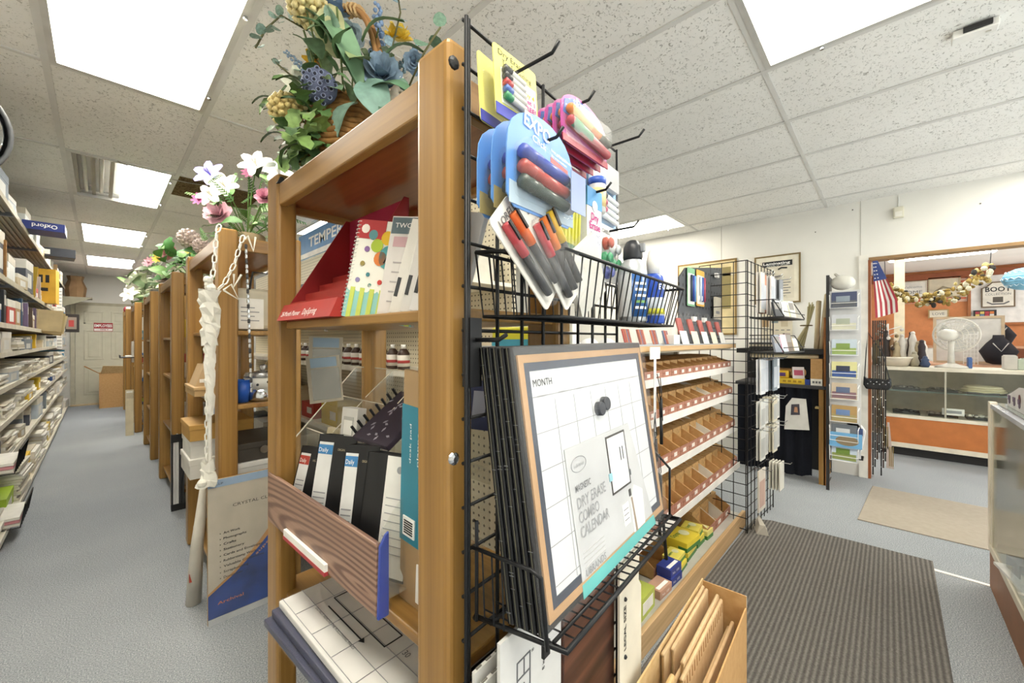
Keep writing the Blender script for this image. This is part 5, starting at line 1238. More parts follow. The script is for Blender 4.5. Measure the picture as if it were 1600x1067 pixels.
for q in range(4): B(0.03 + 0.05 * q, -0.0012, 0.24, 0.06 + 0.05 * q, 0, 0.33).build('print', INK, t)
B(0.10, -0.0012, 0.14, 0.2, 0, 0.18).build('print', INK, t)
t = thing('folder_bundle', 'cream file folders fanning out over the shelf edge', 'folders', fr((-0.60, 6.72, 1.415), 6))
for q in range(5): B(0, 0.02 * q, 0, 0.30 + 0.012 * (q % 3), 0.02 * q + 0.003, 0.235 - 0.012 * q, fr((0, 0, 0), 0, 0, 5 + 2 * q)).build('folder', mat(('#d9c69a', '#cdb988', '#e0cfa6')[q % 3], 0.6), t)
t = thing('yellow_folder', 'mustard yellow hanging folder on the seventh shelf', 'folder', fr((-0.70, 6.05, 1.735), 0, 0, 4)); B(0, 0, 0, 0.26, 0.03, 0.30).build('folder', mat('#b8992a', 0.5), t); B(0.02, -0.002, 0.27, 0.1, 0, 0.295).build('tab', mat('#d8cfa0'), t)
for k, (y, x) in enumerate(((4.05, -0.66), (4.35, -0.65))):
    t = thing('clip_fan_board', 'brown board with fanned silver clips, %s one' % ('nearer', 'farther')[k], 'clip board', fr((x, y, 1.732), 0))
    B(0, 0, 0, 0.21, 0.02, 0.25).build('card', CARD_DARK, t, bevel=0.003)
    for q in range(8):
        a = 2 * PI * q / 8
        MB().tube([(0.11 + 0.018 * math.cos(a), -0.006, 0.12 + 0.018 * math.sin(a)), (0.11 + 0.05 * math.cos(a), -0.012, 0.12 + 0.05 * math.sin(a))], 0.005, 5).build('silver_clip', CHROME, t)
t = thing('wire_book_stand', 'silver wire rack before dark binders on the sixth shelf', 'rack', fr((-0.66, 4.15, 1.412)))
for q in range(3): MB().tube([(0.03, 0.06 * q, 0.0), (0.03, 0.06 * q, 0.10), (0.10, 0.06 * q, 0.17), (0.17, 0.06 * q, 0.10), (0.17, 0.06 * q, 0.0)], 0.005, 5).build('wire_loop', CHROME, t)
MB().tube([(0.03, 0, 0.003), (0.17, 0, 0.003), (0.17, 0.12, 0.003), (0.03, 0.12, 0.003)], 0.004, 5, closed=True).build('base_wire', CHROME, t)
for k, (z, y) in enumerate(((0.505, 3.75), (0.105, 4.0))):
    t = thing('wire_bin', 'black wire basket of papers hooked on the left shelves, %s' % ('upper one', 'lower one')[k], 'basket', fr((-0.52, y, z)))
    for q in range(7): MB().tube([(0, 0.07 * q, 0.0), (0.17, 0.07 * q, 0.0), (0.19, 0.07 * q, 0.14)], 0.003, 4).build('wire_rod', BLACKM, t)
    MB().tube([(0.19, 0, 0.14), (0.19, 0.42, 0.14)], 0.004, 5).build('rim', BLACKM, t)
    for q in range(3): B(0.02, 0.02, 0.006 + 0.02 * q, 0.165, 0.38, 0.022 + 0.02 * q).build('papers', mat(('#d7d3c8', '#c4878c', '#e0ddd4')[q], 0.6), t)
t = thing('price_ladder', 'long white strip of ruled price tags hanging at the shelf end', 'strip', fr((-0.40, 8.05, 0)))
B(0, 0, 1.18, 0.05, 0.004, 2.0).build('strip', WHITE, t)
for q in range(18): B(0.005, -0.002, 1.2 + 0.044 * q, 0.045, 0, 1.206 + 0.044 * q).build('rule', INK, t)
t = thing('tissue_box', 'white and blue paper roll pack standing out from the shelves', 'pack', fr((-0.50, 8.5, 1.412))); B(0, 0, 0, 0.15, 0.2, 0.36).build('pack', mat('#dedcd6', 0.5), t, bevel=0.02); B(-0.001, -0.001, 0.22, 0.151, 0.201, 0.28).build('blue_band', mat('#3b86b4'), t)
t = thing('wall_picture', 'dark framed picture with red centre beside the far door', 'picture', fr((-0.42, 9.9, 1.43)))
B(0, 0, 0, 0.18, 0.012, 0.30).build('frame', mat('#2c2623', 0.5), t); B(0.03, -0.002, 0.05, 0.15, 0, 0.25).build('mount', mat('#8e8276'), t); B(0.06, -0.003, 0.09, 0.12, -0.002, 0.2).build('picture', mat('#a8403c'), t)
t = thing('corner_bracket_shelf', 'small bracket shelf with a brown bag high in the far corner', 'shelf', fr((-0.52, 10.9, 2.08)))
B(0, 0, 0, 0.42, 0.4, 0.02).build('board', mat('#8d8872'), t); MB().prism([(0, 0), (0.40, 0), (0, -0.2)], 0, 0.02, axes((0, 0.02, 0), (1, 0, 0), (0, 0, 1))).build('bracket', mat('#8d8872'), t)
MB().lathe([(0.13, 0.02), (0.15, 0.2), (0.10, 0.34), (0.12, 0.42)], 9, fr((0.2, 0.2, 0))).build('brown_bag', mat('#8a6d4c', 0.7), t)
# carton by the door
t = thing('open_carton', 'open brown carton with crumpled paper by the far door', 'box', fr((-0.01, 10.80, 0)))
B(0, 0, 0, 0.42, 0.45, 0.66).build('box_body', CARDBOARD, t)
MB().prism([(0, 0), (0.30, 0.0), (0.32, 0.15), (0.03, 0.17)], 0, 0.005, fr((0.02, -0.004, 0.66), 0, 118)).build('flap', CARD_LIGHT, t)
MB().prism([(0, 0), (0.02, 0), (-0.18, 0.16), (-0.2, 0.15)], 0, 0.006, fr((0.0, 0.0, 0.66), 0, 100)).build('flap', CARD_DARK, t)
for q in range(6): MB().ball((0.16 + 0.05 * q, 0.05 + 0.03 * (q % 2), 0.66 - 0.02 * (q % 3)), 0.055, 7, 5, sc=(1, 0.8, 0.7)).build('crumpled_paper', mat(('#b79462', '#c8a878')[q % 2], 0.7), t)
# convex mirror at the left edge
t = thing('convex_mirror', 'round convex security mirror hanging at the left edge', 'mirror', fr((-0.425, 2.31, 2.045), 10))
MB().lathe([(1e-5, -0.040), (0.065, -0.037), (0.13, -0.026), (0.18, -0.008), (0.198, 0.004)], 36, axes((0, 0, 0), (1, 0, 0), (0, 0, 1)) @ Matrix.Rotation(PI, 4, 'X')).build('mirror_dome', mat('#dfe3e6', 0.04, 1.0, 0.0), t, smooth=True)
MB().tube([(0.202 * math.cos(a), -0.001, 0.202 * math.sin(a)) for a in [2 * PI * k / 36 for k in range(36)]], 0.007, 6, closed=True).build('rim', mat('#4d4f52', 0.4), t, smooth=True)
MB().tube([(0, 0.012, 0.0), (0, 0.06, 0.1), (0, 0.08, CEIL - 2.045 - 0.006)], 0.008, 6).build('mount_arm', STEEL, t, smooth=True)

# ------------------------------------------------------------------ right wall and the things before it
def inR(x, y, z, yaw=0, pitch=0, roll=0): return fr((x, y, z), yaw, pitch, roll)
WF = lambda y, z, x=4.995: axes((x, y, z), (0, -1, 0), (0, 0, 1))   # on the right wall, facing the room: x runs to the right in view
t = thing('laminating_poster', 'framed laminating poster on the right wall', 'poster', fr((4.985, 1.065, 1.69)))
fw, fh = 0.415, 0.515
def picture(t, w, h, fc, ft=0.015, sheet='#e6e0cf', th=0.012):
    B(0, -w, 0, th, 0, ft).build('frame_rail', mat(fc, 0.4), t); B(0, -w, h - ft, th, 0, h).build('frame_rail', mat(fc, 0.4), t)
    B(0, -ft, ft, th, 0, h - ft).build('frame_rail', mat(fc, 0.4), t); B(0, -w, ft, th, -w + ft, h - ft).build('frame_rail', mat(fc, 0.4), t)
    B(th * 0.4, -w + ft, ft, th * 0.8, -ft, h - ft).build('sheet', mat(sheet, 0.6), t)
LOC = lambda y, z, x=0.004: axes((x, y, z), (0, -1, 0), (0, 0, 1))
picture(t, fw, fh, '#7d6a45')
B(0.003, -0.36, 0.05, 0.0048, -0.05, 0.46).build('print_sheet', mat('#ddd6c4', 0.6), t)
B(0.002, -0.345, 0.395, 0.003, -0.075, 0.45).build('black_banner', INK, t)
text(t, 'Laminating', LOC(-0.085, 0.415, 0.0018), 0.026, WHITEINK, 0.24, bold=0.02)
text(t, 'While U Wait', LOC(-0.115, 0.398, 0.0018), 0.013, WHITEINK, 0.19)
MB().tube([(0.002, -0.09, 0.27), (0.002, -0.14, 0.29), (0.002, -0.20, 0.285), (0.002, -0.24, 0.29)], 0.008, 5).build('drawing', INK, t)
MB().tube([(0.002, -0.22, 0.36), (0.002, -0.25, 0.375), (0.002, -0.30, 0.37)], 0.008, 5).build('drawing', INK, t)
MB().tube([(0.002, -0.10, 0.33), (0.002, -0.15, 0.32), (0.002, -0.19, 0.315)], 0.004, 5).build('drawing', MIDINK, t)
for q in range(6): B(0.002, -0.33 + 0.02 * (q % 2), 0.10 + 0.028 * q, 0.003, -0.09, 0.108 + 0.028 * q).build('text_line', MIDINK, t)
text(t, 'WE MAKE IT!', LOC(-0.12, 0.065, 0.0025), 0.016, INK, 0.17)
t = thing('gold_framed_board', 'large gold-framed cream board on the right wall', 'picture', fr((4.985, 1.90, 1.36)))
picture(t, 0.66, 0.87, '#8a6f40', 0.018, '#d8c79a')
B(0.002, -0.60, 0.30, 0.004, -0.51, 0.78).build('dark_strip', mat('#8d8054'), t); B(0.002, -0.64, 0.68, 0.0035, -0.45, 0.71).build('tape', mat('#e6ddc4'), t)
t = thing('notice_sheet', 'row of small pinned cards under the laminating poster', 'notice', fr((4.99, 1.02, 1.25)))
B(0, -0.30, 0.05, 0.004, -0.02, 0.36).build('sheet', mat('#d8d0bc'), t)
for q in range(5): B(-0.001, -0.28 + 0.05 * q, 0.15, 0, -0.25 + 0.05 * q, 0.158).build('print', MIDINK, t)
for q, c in enumerate(('#c0b49a', '#7d8a8c', '#a88c68')): B(-0.002, -0.26 + 0.085 * q, 0.19 + 0.04 * (q % 2), 0, -0.20 + 0.085 * q, 0.29).build('small_print', mat(c), t)

# cloth-draped stand before the right wall
t = thing('draped_stand', 'black draped stand with an open shelf before the right wall', 'stand', fr((0, 0, 0)))
B(4.46, 0.40, 0.855, 4.985, 1.12, 0.885).build('shelf_board', mat('#3a3a3e', 0.5), t)
B(4.50, 0.40, 1.17, 4.985, 1.12, 1.215).build('top_board', BLACK, t)
B(4.95, 0.40, 0, 4.985, 1.12, 1.2).build('back_panel', BLACK, t)
for x in (4.47, 4.90):
    B(x, 0.405, 0, x + 0.05, 0.45, 0.86).build('leg', OAK[2], t)
B(4.47, 0.40, 0.0, 4.66, 0.415, 1.5).build('side_panel', mat('#a3662f', 0.5), t)
cu = MB(); nseg = 40; pts2 = []
for k in range(nseg + 1):
    y = 0.50 + 0.60 * k / nseg; x = 4.485 + 0.018 * math.sin(k * 0.9) + 0.008 * math.sin(k * 2.3)
    pts2.append((x, y))
vs = [(x, y, z) for (x, y) in pts2 for z in (0.05 + 0.012 * math.sin(y * 17), 0.45, 0.853)]
cu.add(vs, [(3 * k + j, 3 * k + 3 + j, 3 * k + 4 + j, 3 * k + 1 + j) for k in range(nseg) for j in range(2)])
cu.build('black_cloth', mat('#1d1f26', 0.85, spec=0.1), t, smooth=True)
t = thing('pinned_bag', 'white paper bag with dark print pinned to the black cloth', 'bag', fr((4.452, 0.705, 0.46)))
MB().prism([(0, 0), (0.19, 0.02), (0.165, 0.30), (0.06, 0.30), (0.012, 0.22)], 0, 0.004, axes((0, 0, 0), (0, -1, 0), (0, 0, 1))).build('bag_sheet', mat('#dcdad5', 0.6), t)
MB().prism([(0.05, 0.14), (0.12, 0.15), (0.115, 0.25), (0.055, 0.24)], 0.004, 0.006, axes((0, 0, 0), (0, -1, 0), (0, 0, 1))).build('picture', mat('#4a4650', 0.6), t)
MB().prism([(0.075, 0.17), (0.105, 0.17), (0.10, 0.22), (0.08, 0.22)], 0.006, 0.007, axes((0, 0, 0), (0, -1, 0), (0, 0, 1))).build('picture_detail', mat('#b98a6a', 0.6), t)
MB().box((4.40, 0.44, 0.688), (4.475, 0.47, 0.702)).build('cloth_clip', mat('#c9b27a', 0.3, 0.6), label='small brass clip at the edge of the black cloth', cat='clip')
t = thing('yellow_game_box', 'yellow and blue flat box on the stand shelf', 'box', fr((4.50, 0.52, 0.886)))
B(0, 0, 0, 0.14, 0.32, 0.05).build('carton', mat('#d8b93c', 0.4), t); B(-0.001, -0.001, 0.0, 0.14, 0.035, 0.05).build('blue_end', mat('#2f4a9a'), t); B(-0.0012, 0.24, 0.008, 0, 0.30, 0.04).build('white_label', WHITE, t)
for q in range(4): B(-0.0012, 0.06 + 0.04 * q, 0.015, 0, 0.085 + 0.04 * q, 0.035).build('print', mat('#a8842a'), t)
t = thing('sweet_packet', 'yellow and purple packet on the flat yellow box', 'packet', fr((4.51, 0.68, 0.938))); B(0, 0, 0, 0.08, 0.12, 0.07).build('packet', mat('#d9b030', 0.4), t, bevel=0.01); B(-0.001, 0.025, 0.015, 0, 0.095, 0.05).build('label', mat('#5a3a78'), t)
t = thing('kraft_bag', 'brown paper bag lying at the back of the stand shelf', 'bag', fr((4.62, 0.58, 0.938))); B(0, 0, 0, 0.2, 0.34, 0.08).build('bag', CARD_DARK, t, bevel=0.03, seg=3); B(-0.002, 0.03, 0.02, 0, 0.14, 0.05).build('fold', CARD_LIGHT, t)
t = thing('pink_packet', 'white packet with pink print leaning on the stand shelf', 'packet', fr((4.53, 0.56, 0.938), 20, 0, 12)); B(0, 0, 0, 0.02, 0.09, 0.11).build('packet', mat('#d6ced0', 0.4), t); B(-0.001, 0.01, 0.03, 0, 0.08, 0.08).build('print', mat('#b8506a'), t)
t = thing('magazine_box', 'cardboard magazine box at the end of the stand shelf', 'box', fr((4.48, 0.425, 0.886))); B(0, 0, 0, 0.2, 0.085, 0.24).build('carton', CARDBOARD, t); B(-0.001, 0, 0, 0, 0.085, 0.06).build('white_foot', PAPER, t)
for q in range(3): B(-0.002, 0.012 + 0.022 * q, 0.02, -0.001, 0.028 + 0.022 * q, 0.04).build('print', MIDINK, t)
t = thing('paper_roll', 'cream paper roll lying under the top of the stand', 'roll', fr((4.56, 0.46, 1.145))); MB().tube([(0, 0, 0), (0.02, 0.55, 0)], 0.022, 10).build('roll', CREAM, t, smooth=True); MB().tube([(-0.0, -0.002, 0), (0, 0.004, 0)], 0.012, 8).build('core', CARD_DARK, t)
t = thing('dried_bundle', 'wrapped bundle of dried stems standing on the stand', 'bundle', fr((4.60, 0.56, 1.216), 0, 0, 0))
for q in range(7): MB().tube([(0.0 + 0.01 * q, 0.10 - 0.01 * q, 0.0), (0.03, -0.01, 0.22), (0.04 + 0.006 * (q % 3), -0.06 + 0.008 * q, 0.40 + 0.02 * (q % 3))], [0.018, 0.012, 0.005], 6).build('stem', mat(('#a8a07c', '#8d8a5c', '#bdb492')[q % 3], 0.8), t)
MB().tube([(0.03 + 0.045 * math.cos(a), 0.0 + 0.045 * math.sin(a), 0.22) for a in [2 * PI * k / 12 for k in range(12)]], 0.006, 5, closed=True).build('tie', mat('#6b5a38'), t)
for q in range(2):
    t = thing('cardboard_tube', 'beige cardboard tube leaning beside the postcard rack, %s' % ('left one', 'right one')[q], 'tube', fr((4.55, 0.475 - 0.035 * q, 1.216), 0, 3 * q)); MB().tube([(0, 0, 0), (0.02, -0.015, 0.44 + 0.06 * q)], 0.020, 8).build('tube', mat('#b9a98a', 0.7), t, smooth=True); MB().tube([(0.02, -0.015, 0.44 + 0.06 * q), (0.02, -0.0155, 0.445 + 0.06 * q)], 0.014, 8).build('cap', mat('#8a7a5c'), t)
t = thing('black_folder_stack', 'dark flat folders lying on top of the draped stand', 'folders', fr((4.55, 0.62, 1.216))); 
for q in range(3): B(0, 0, 0.02 * q, 0.3, 0.40, 0.018 + 0.02 * q).build('folder', mat(('#2a2a2c', '#b8ae98', '#3c3c40')[q]), t)

# postcard rack
t = thing('postcard_rack', 'tall black rack with white wire pockets of postcards', 'rack', fr((4.36, 0.372, 0)))
B(0, 0, 0.30, 0.28, 0.012, 1.86).build('side_board', BLACK, t)
B(-0.005, -0.006, 0, 0.012, 0.016, 1.86).build('upright', mat('#2a2a2c'), t)
B(0.02, -0.21, 0.30, 0.03, 0, 1.72).build('back_board', mat('#d9d9da', 0.5), t)
for k in range(4): MB().tube([(0.0, 0.0, 0.06 + 0.08 * k), (0.20, 0.0, 0.06 + 0.08 * k)], 0.004, 5).build('foot_wire', BLACKM, t)
WW = mat('#e8e8e6', 0.35)
PZ = [1.62, 1.43, 1.22, 1.03, 0.85, 0.66, 0.50, 0.33]
for k, z in enumerate(PZ):
    MB().tube([(0.01, -0.005, z + 0.07), (-0.05, -0.012, z + 0.05), (-0.05, -0.012, z - 0.05), (-0.05, -0.195, z - 0.05), (-0.05, -0.195, z + 0.05), (0.01, -0.20, z + 0.07)], 0.0035, 5).build('pocket_wire', WW, t)
    MB().tube([(-0.05, -0.012, z - 0.01), (-0.05, -0.195, z - 0.01)], 0.0028, 5).build('pocket_wire', WW, t)
pc = [('#5c6068', '#8d9aa8', '#3c4668'), ('#d9d8c4', '#aab2a0', '#c9ccd2'), ('#9db36a', '#7f9a4a', '#c3d0dc'), ('#3c5a9a', '#26304a', '#d8d49a'), ('#8a6a72', '#5c6a8a', '#c9b8a0'), ('#a89a6a', '#6a86b4', '#b0905c'), ('#8d9094', '#d0d2d4', '#6a7078'), ('#8f9a5c', '#6e8a3a', '#c6d2e2')]
for k, z in enumerate(PZ):
    a, b, c = pc[k]
    t = thing('postcard', ('grey photo', 'pale photo', 'green hillside', 'dark blue', 'rose and grey', 'gold and blue', 'silver grey', 'green yucca')[k] + ' postcard in the tall rack, %s pocket from the top' % ordw(k), 'postcard', fr((4.325, 0.35, z - 0.048), 0, 0, 10), 'postcards in the rack')
    B(0, -0.165, 0, 0.004, 0, 0.135).build('card', mat(c, 0.4), t)
    B(-0.001, -0.16, 0.006, 0, -0.004, 0.06).build('picture_ground', mat(a, 0.4), t); B(-0.001, -0.12, 0.05, 0.0, -0.03, 0.10).build('picture_subject', mat(b, 0.4), t)
t = thing('blue_oval_postcard', 'light blue flyer with oval picture at the foot of the rack', 'flyer', fr((4.305, 0.362, 0.40), 0, 0, 6)); B(0, -0.21, 0, 0.004, 0, 0.12).build('card', mat('#6fa9d6', 0.4), t); MB().lathe([(0.05, 0), (0.05, 0.001)], 18, axes((-0.0005, -0.115, 0.055), (0, -1, 0), (0, 0, 1)) @ Matrix.Diagonal((1.5, 0.8, 1, 1))).build('oval_picture', mat('#8a7a62', 0.5), t)
t = thing('plastic_sack', 'white plastic bag tucked on top of the postcard rack', 'bag', fr((4.40, 0.28, 1.73))); MB().ball((0, 0, 0.06), 0.08, 10, 7, sc=(0.8, 1.1, 0.8)).build('bag', mat('#d5d3cb', 0.4), t, smooth=True); MB().tube([(0, 0.02, 0.11), (0, 0.05, 0.145)], [0.02, 0.012], 6).build('knot', mat('#c9c7c0', 0.4), t)
t = thing('white_towel_bag', 'white bag hanging low beside the postcard rack', 'bag', fr((4.42, 0.16, 0.36))); MB().prism([(0, 0.05), (0.10, 0), (0.13, 0.18), (0.05, 0.30), (0.0, 0.26)], 0, 0.04, axes((0, 0.10, 0), (0, -1, 0), (0, 0, 1))).build('bag', mat('#d3d3d4', 0.5), t, bevel=0.01); B(-0.042, -0.01, 0.14, -0.04, 0.05, 0.2).build('print', mat('#4a5a8a'), t)
t = thing('dark_wire_tray', 'dark wire tray low beside the postcard rack', 'tray', fr((4.38, 0.15, 0.30)))
for q in range(5): MB().tube([(0.03 * q, 0, 0), (0.03 * q, 0.2, 0)], 0.004, 5).build('wire_rod', BLACKM, t)
MB().tube([(0, 0, 0), (0.14, 0, 0), (0.14, 0.2, 0), (0, 0.2, 0)], 0.005, 5, closed=True).build('rim', BLACKM, t)

# flag and belts at the doorway
t = thing('flag', 'small stars and stripes flag hanging at the doorway', 'flag', fr((4.945, 0.118, 2.03)))
fl = MB(); n = 7
for k in range(13):
    z0, z1 = -0.10 - 0.034 * 0, 0
def flagpt(u, v):
    # u along hoist to fly (hanging down), v across
    return (-0.012 * math.sin(6 * v + 2 * u), -0.015 - v * (0.035 + 0.115 * min(1, u * 1.3)) - 0.02 * u, -u * 0.53 + 0.05 * v * u)
def strip(v0, v1, u0, u1, nm, m):
    mb = MB(); K = 8
    vs = [flagpt(u0 + (u1 - u0) * i / K, v) for i in range(K + 1) for v in (v0, v1)]
    mb.add(vs, [(2 * i, 2 * i + 1, 2 * i + 3, 2 * i + 2) for i in range(K)]).build(nm, m, t, smooth=True)
FR, FW, FB = mat('#a83a44', 0.7), mat('#dedad6', 0.7), mat('#34447c', 0.7)
for k in range(9): strip(k / 9, (k + 1) / 9, 0.36, 1.0, 'red_stripe' if k % 2 == 0 else 'white_stripe', FR if k % 2 == 0 else FW)
strip(0, 1, 0.0, 0.36, 'blue_canton', FB)
for i in range(5):
    for j in range(4):
        p = flagpt(0.05 + 0.066 * i, 0.14 + 0.24 * j); MB().ball((p[0] - 0.004, p[1], p[2]), 0.0055, 5, 4).build('star', FW, t)
for k in range(7):
    t = thing('black_belt', 'black leather belt hanging in the doorway, %s from the jamb' % ordw(k), 'belt', fr((4.96 + 0.012 * (k % 3), 0.105 - 0.014 * k, 0.0)), 'belts in the doorway')
    L = 1.48; b0 = 0.05 + 0.07 * (k % 4)
    B(0, -0.010, b0, 0.004, 0, L).build('strap', mat(('#1b1b1d', '#232326', '#3a2620')[k % 3], 0.35), t)
    for q in range(6): MB().ball((-0.002, -0.005, b0 + 0.08 + 0.16 * q), 0.004, 5, 4).build('stud', CHROME, t)
t = thing('black_purse', 'glossy black clutch purse hanging by the doorway', 'purse', fr((4.90, 0.165, 0.85)))
MB().prism([(0, 0.04), (0.02, 0.0), (0.17, 0.0), (0.19, 0.04), (0.185, 0.11), (0.16, 0.095), (0.03, 0.10), (0.004, 0.12)], 0, 0.05, axes((0, 0, 0), (0, -1, 0), (0, 0, 1))).build('purse_body', mat('#1a1b1f', 0.15), t, bevel=0.01)
MB().tube([(-0.02, -0.01, 0.11), (0.0, -0.02, 0.35), (0.082, -0.03, 0.52), (0.0, -0.13, 0.33), (-0.02, -0.175, 0.10)], 0.004, 5).build('strap', BLACK, t)
for q in range(8): MB().ball((-0.052, -0.03 - 0.02 * q, 0.05 + 0.02 * (q % 2)), 0.006, 6, 4).build('sequin', CHROME, t)
for k in range(3):
    t = thing('cloth_tassel', 'pale cloth hanging below the belts, %s' % ('first', 'second', 'third')[k], 'cloth', fr((5.02, 0.06 - 0.035 * k, 0.12 + 0.18 * (2 - k))), 'cloths in the doorway')
    MB().prism([(0, 0), (0.05, 0), (0.02, 0.42), (0.005, 0.42)], 0, 0.012, axes((0, 0.02, 0), (0, -1, 0), (0, 0, 1))).build('cloth', mat(('#c9b98a', '#cfc9bc', '#b8a8a0')[k], 0.8), t)
    for q in range(3): B(-0.0135, -0.004 - 0.012 * q, 0.02, -0.012, 0.002 - 0.012 * q, 0.2).build('stripe', mat('#8d7a4c', 0.8), t)

# ------------------------------------------------------------------ the next room
t = thing('glass_counter', 'long glass display counter with orange-brown base in the next room', 'counter', fr((6.2, -3.0, 0)))
L = 3.06; OR = mat('#b9703a', 0.55); CRM = mat('#ded6c4', 0.45)
B(0.08, 0, 0.0, 0.55, L, 0.10).build('plinth', DARK, t)
B(0, 0, 0.10, 0.58, L, 0.15).build('base_rail', CRM, t)
B(0.01, 0, 0.15, 0.57, L, 0.43).build('base_panel', OR, t)
B(0, 0, 0.43, 0.58, L, 0.465).build('sill', CRM, t)
B(0.56, 0, 0.465, 0.58, L, 0.96).build('back_panel', mat('#b3a68e', 0.6), t)
B(0.0, 0.0, 0.465, 0.006, L - 0.03, 0.96).build('front_glass', GLASS, t)
B(0.0, L - 0.03, 0.465, 0.58, L, 0.96).build('end_panel', CRM, t)
B(0, 0, 0.96, 0.58, L, 0.995).build('top_frame', CRM, t)
B(0.05, 0, 0.72, 0.5, L - 0.03, 0.735).build('glass_shelf', mat('#5d6a66', 0.2), t)
for y in (1.0, 2.55): B(0.0, y, 0.465, 0.02, y + 0.015, 0.96).build('mullion', mat('#b8b2a2', 0.4), t)
random.seed(8)
for lv, z in ((0, 0.466), (1, 0.736)):
    for k in range(9):
        y = 0.50 + 0.28 * k
        c = random.choice(['#cfcabb', '#3a3a38', '#b0a890', '#8d8a84', '#d9d4c4', '#57544c'])
        t = thing('display_tray', 'jewellery tray inside the glass counter, %s level, %s from the right' % (('lower', 'upper')[lv], ordw(k)), 'tray', fr((6.28, -3.0 + y, z)), 'trays in the counter')
        B(0, 0, 0, 0.24, 0.22, 0.02).build('tray', mat('#2f302f', 0.5), t)
        for q in range(5): MB().ball((0.05 + 0.03 * (q % 3), 0.03 + 0.04 * q, 0.03), random.uniform(0.018, 0.035), 7, 5, sc=(1, 1, 0.6)).build('trinket', mat(c, 0.4), t)
t = thing('card_sign', 'small pale sign card inside the glass counter', 'sign', fr((6.24, -0.42, 0.50))); B(0, -0.16, 0, 0.006, 0, 0.07).build('card', PAPER, t); B(-0.001, -0.14, 0.02, 0, -0.02, 0.05).build('print', GREYINK, t)
t = thing('folded_blanket', 'folded cream knitted blanket on the counter shelf', 'blanket', fr((6.27, -0.72, 0.737))); 
for q in range(3): MB().ball((0.14, 0, 0.02 + 0.022 * q), 0.16, 12, 6, sc=(0.9, 1.1 - 0.1 * q, 0.14)).build('fold', mat('#cfc5a4', 0.9), t, smooth=True)
# desk fan
t = thing('desk_fan', 'white desk fan on the glass counter seen from behind', 'fan', fr((6.42, -0.50, 0.996), 0))
FANW = mat('#dedbd2', 0.35)
MB().lathe([(0.13, 0), (0.12, 0.02), (0.06, 0.035), (0.035, 0.05)], 20).build('base', FANW, t, smooth=True)
MB().lathe([(0.03, 0.04), (0.022, 0.18), (0.026, 0.29)], 12).build('column', FANW, t, smooth=True)
MB().lathe([(0.02, -0.1), (0.055, -0.085), (0.065, -0.03), (0.06, 0.05), (0.03, 0.06)], 16, fr((0.0, 0.02, 0.36)) @ Matrix.Rotation(PI / 2, 4, 'Y') @ Matrix.Rotation(0.5, 4, 'X')).build('motor_housing', FANW, t, smooth=True)
fm = fr((0.08, -0.04, 0.36)) @ Matrix.Rotation(PI / 2, 4, 'Y') @ Matrix.Rotation(0.35, 4, 'X')
for r_ in (0.06, 0.10, 0.14, 0.18): MB().tube([(r_ * math.cos(a), r_ * math.sin(a), 0.0 - 0.04 * (1 - r_ / 0.18)) for a in [2 * PI * k / 28 for k in range(28)]], 0.004 if r_ < 0.18 else 0.009, 5, closed=True, M=fm).build('cage_ring', FANW, t, smooth=True)
for k in range(24):
    a = 2 * PI * k / 24; MB().tube([(0.05 * math.cos(a), 0.05 * math.sin(a), -0.03), (0.18 * math.cos(a), 0.18 * math.sin(a), 0)], 0.0025, 4, M=fm).build('cage_wire', FANW, t)
for k in range(3):
    a = 2 * PI * k / 3; M2 = fm @ Matrix.Translation((0, 0, 0.04)) @ Matrix.Rotation(a, 4, 'Z')
    MB().add([(0.02, -0.02, 0), (0.15, -0.07, 0.02), (0.16, 0.05, -0.01), (0.03, 0.03, -0.01)], [(0, 1, 2, 3)], M2).build('fan_blade', mat('#c9c9c6', 0.4), t)
# goods on and behind the counter
def rnd_ornament(x, y, z, lab, c, h, n=6):
    t = thing('ornament', lab, 'ornament', fr((x, y, z)), 'ornaments on the counter')
    MB().lathe([(0.03, 0), (0.045, h * 0.3), (0.03, h * 0.6), (0.035, h * 0.75), (0.01, h)], 9).build('body', mat(c, 0.5), t, smooth=True)
    MB().ball((0, 0, h * 0.95), 0.022, 7, 5).build('knob', mat(c, 0.4), t)
t = thing('white_basket', 'white oval basket on the counter beside the belts', 'basket', fr((6.42, -0.06, 0.996))); MB().lathe([(0.11, 0), (0.14, 0.09), (0.15, 0.10), (0.13, 0.095), (0.10, 0.01)], 20).build('bowl', mat('#d9cfbf', 0.6), t, smooth=True); MB().tube([(0.145 * math.cos(a), 0.145 * math.sin(a), 0.10) for a in [2 * PI * k / 24 for k in range(24)]], 0.008, 5, closed=True).build('rim', mat('#e2dac9', 0.6), t)
orn = [(6.5, 0.10, '#8a7a4c', 0.30, 'tall bronze ornament beside the belts'), (6.45, -0.22, '#b8b09a', 0.16, 'stone-coloured ornament left of the fan'), (6.5, -0.28, '#3a3036', 0.30, 'dark bottle-shaped ornament left of the fan'), (6.36, -0.30, '#3c4c6c', 0.11, 'small blue figure before the fan base'),
       (6.6, -0.12, '#e0dcd4', 0.34, 'white tall ornament behind the basket'), (6.6, -0.2, '#3f2c28', 0.40, 'dark brown tall ornament behind the basket')]
random.seed(19)
for k in range(9):
    orn.append((random.uniform(6.5, 6.7), 0.06 - 0.045 * k, random.choice(['#d9d4cc', '#8a6a4a', '#3a2f2c', '#b8a88a', '#c9b0a0', '#6a5a4c']), random.uniform(0.2, 0.42), 'assorted ornament behind the basket, %s from the belts' % ordw(k)))
for x, y, c, h, lab in orn: rnd_ornament(x, y, 0.996, lab, c, h)
t = thing('ornament_tree', 'white wire tree hung with small dark charms behind the basket', 'ornament', fr((6.6, 0.0, 0.996)))
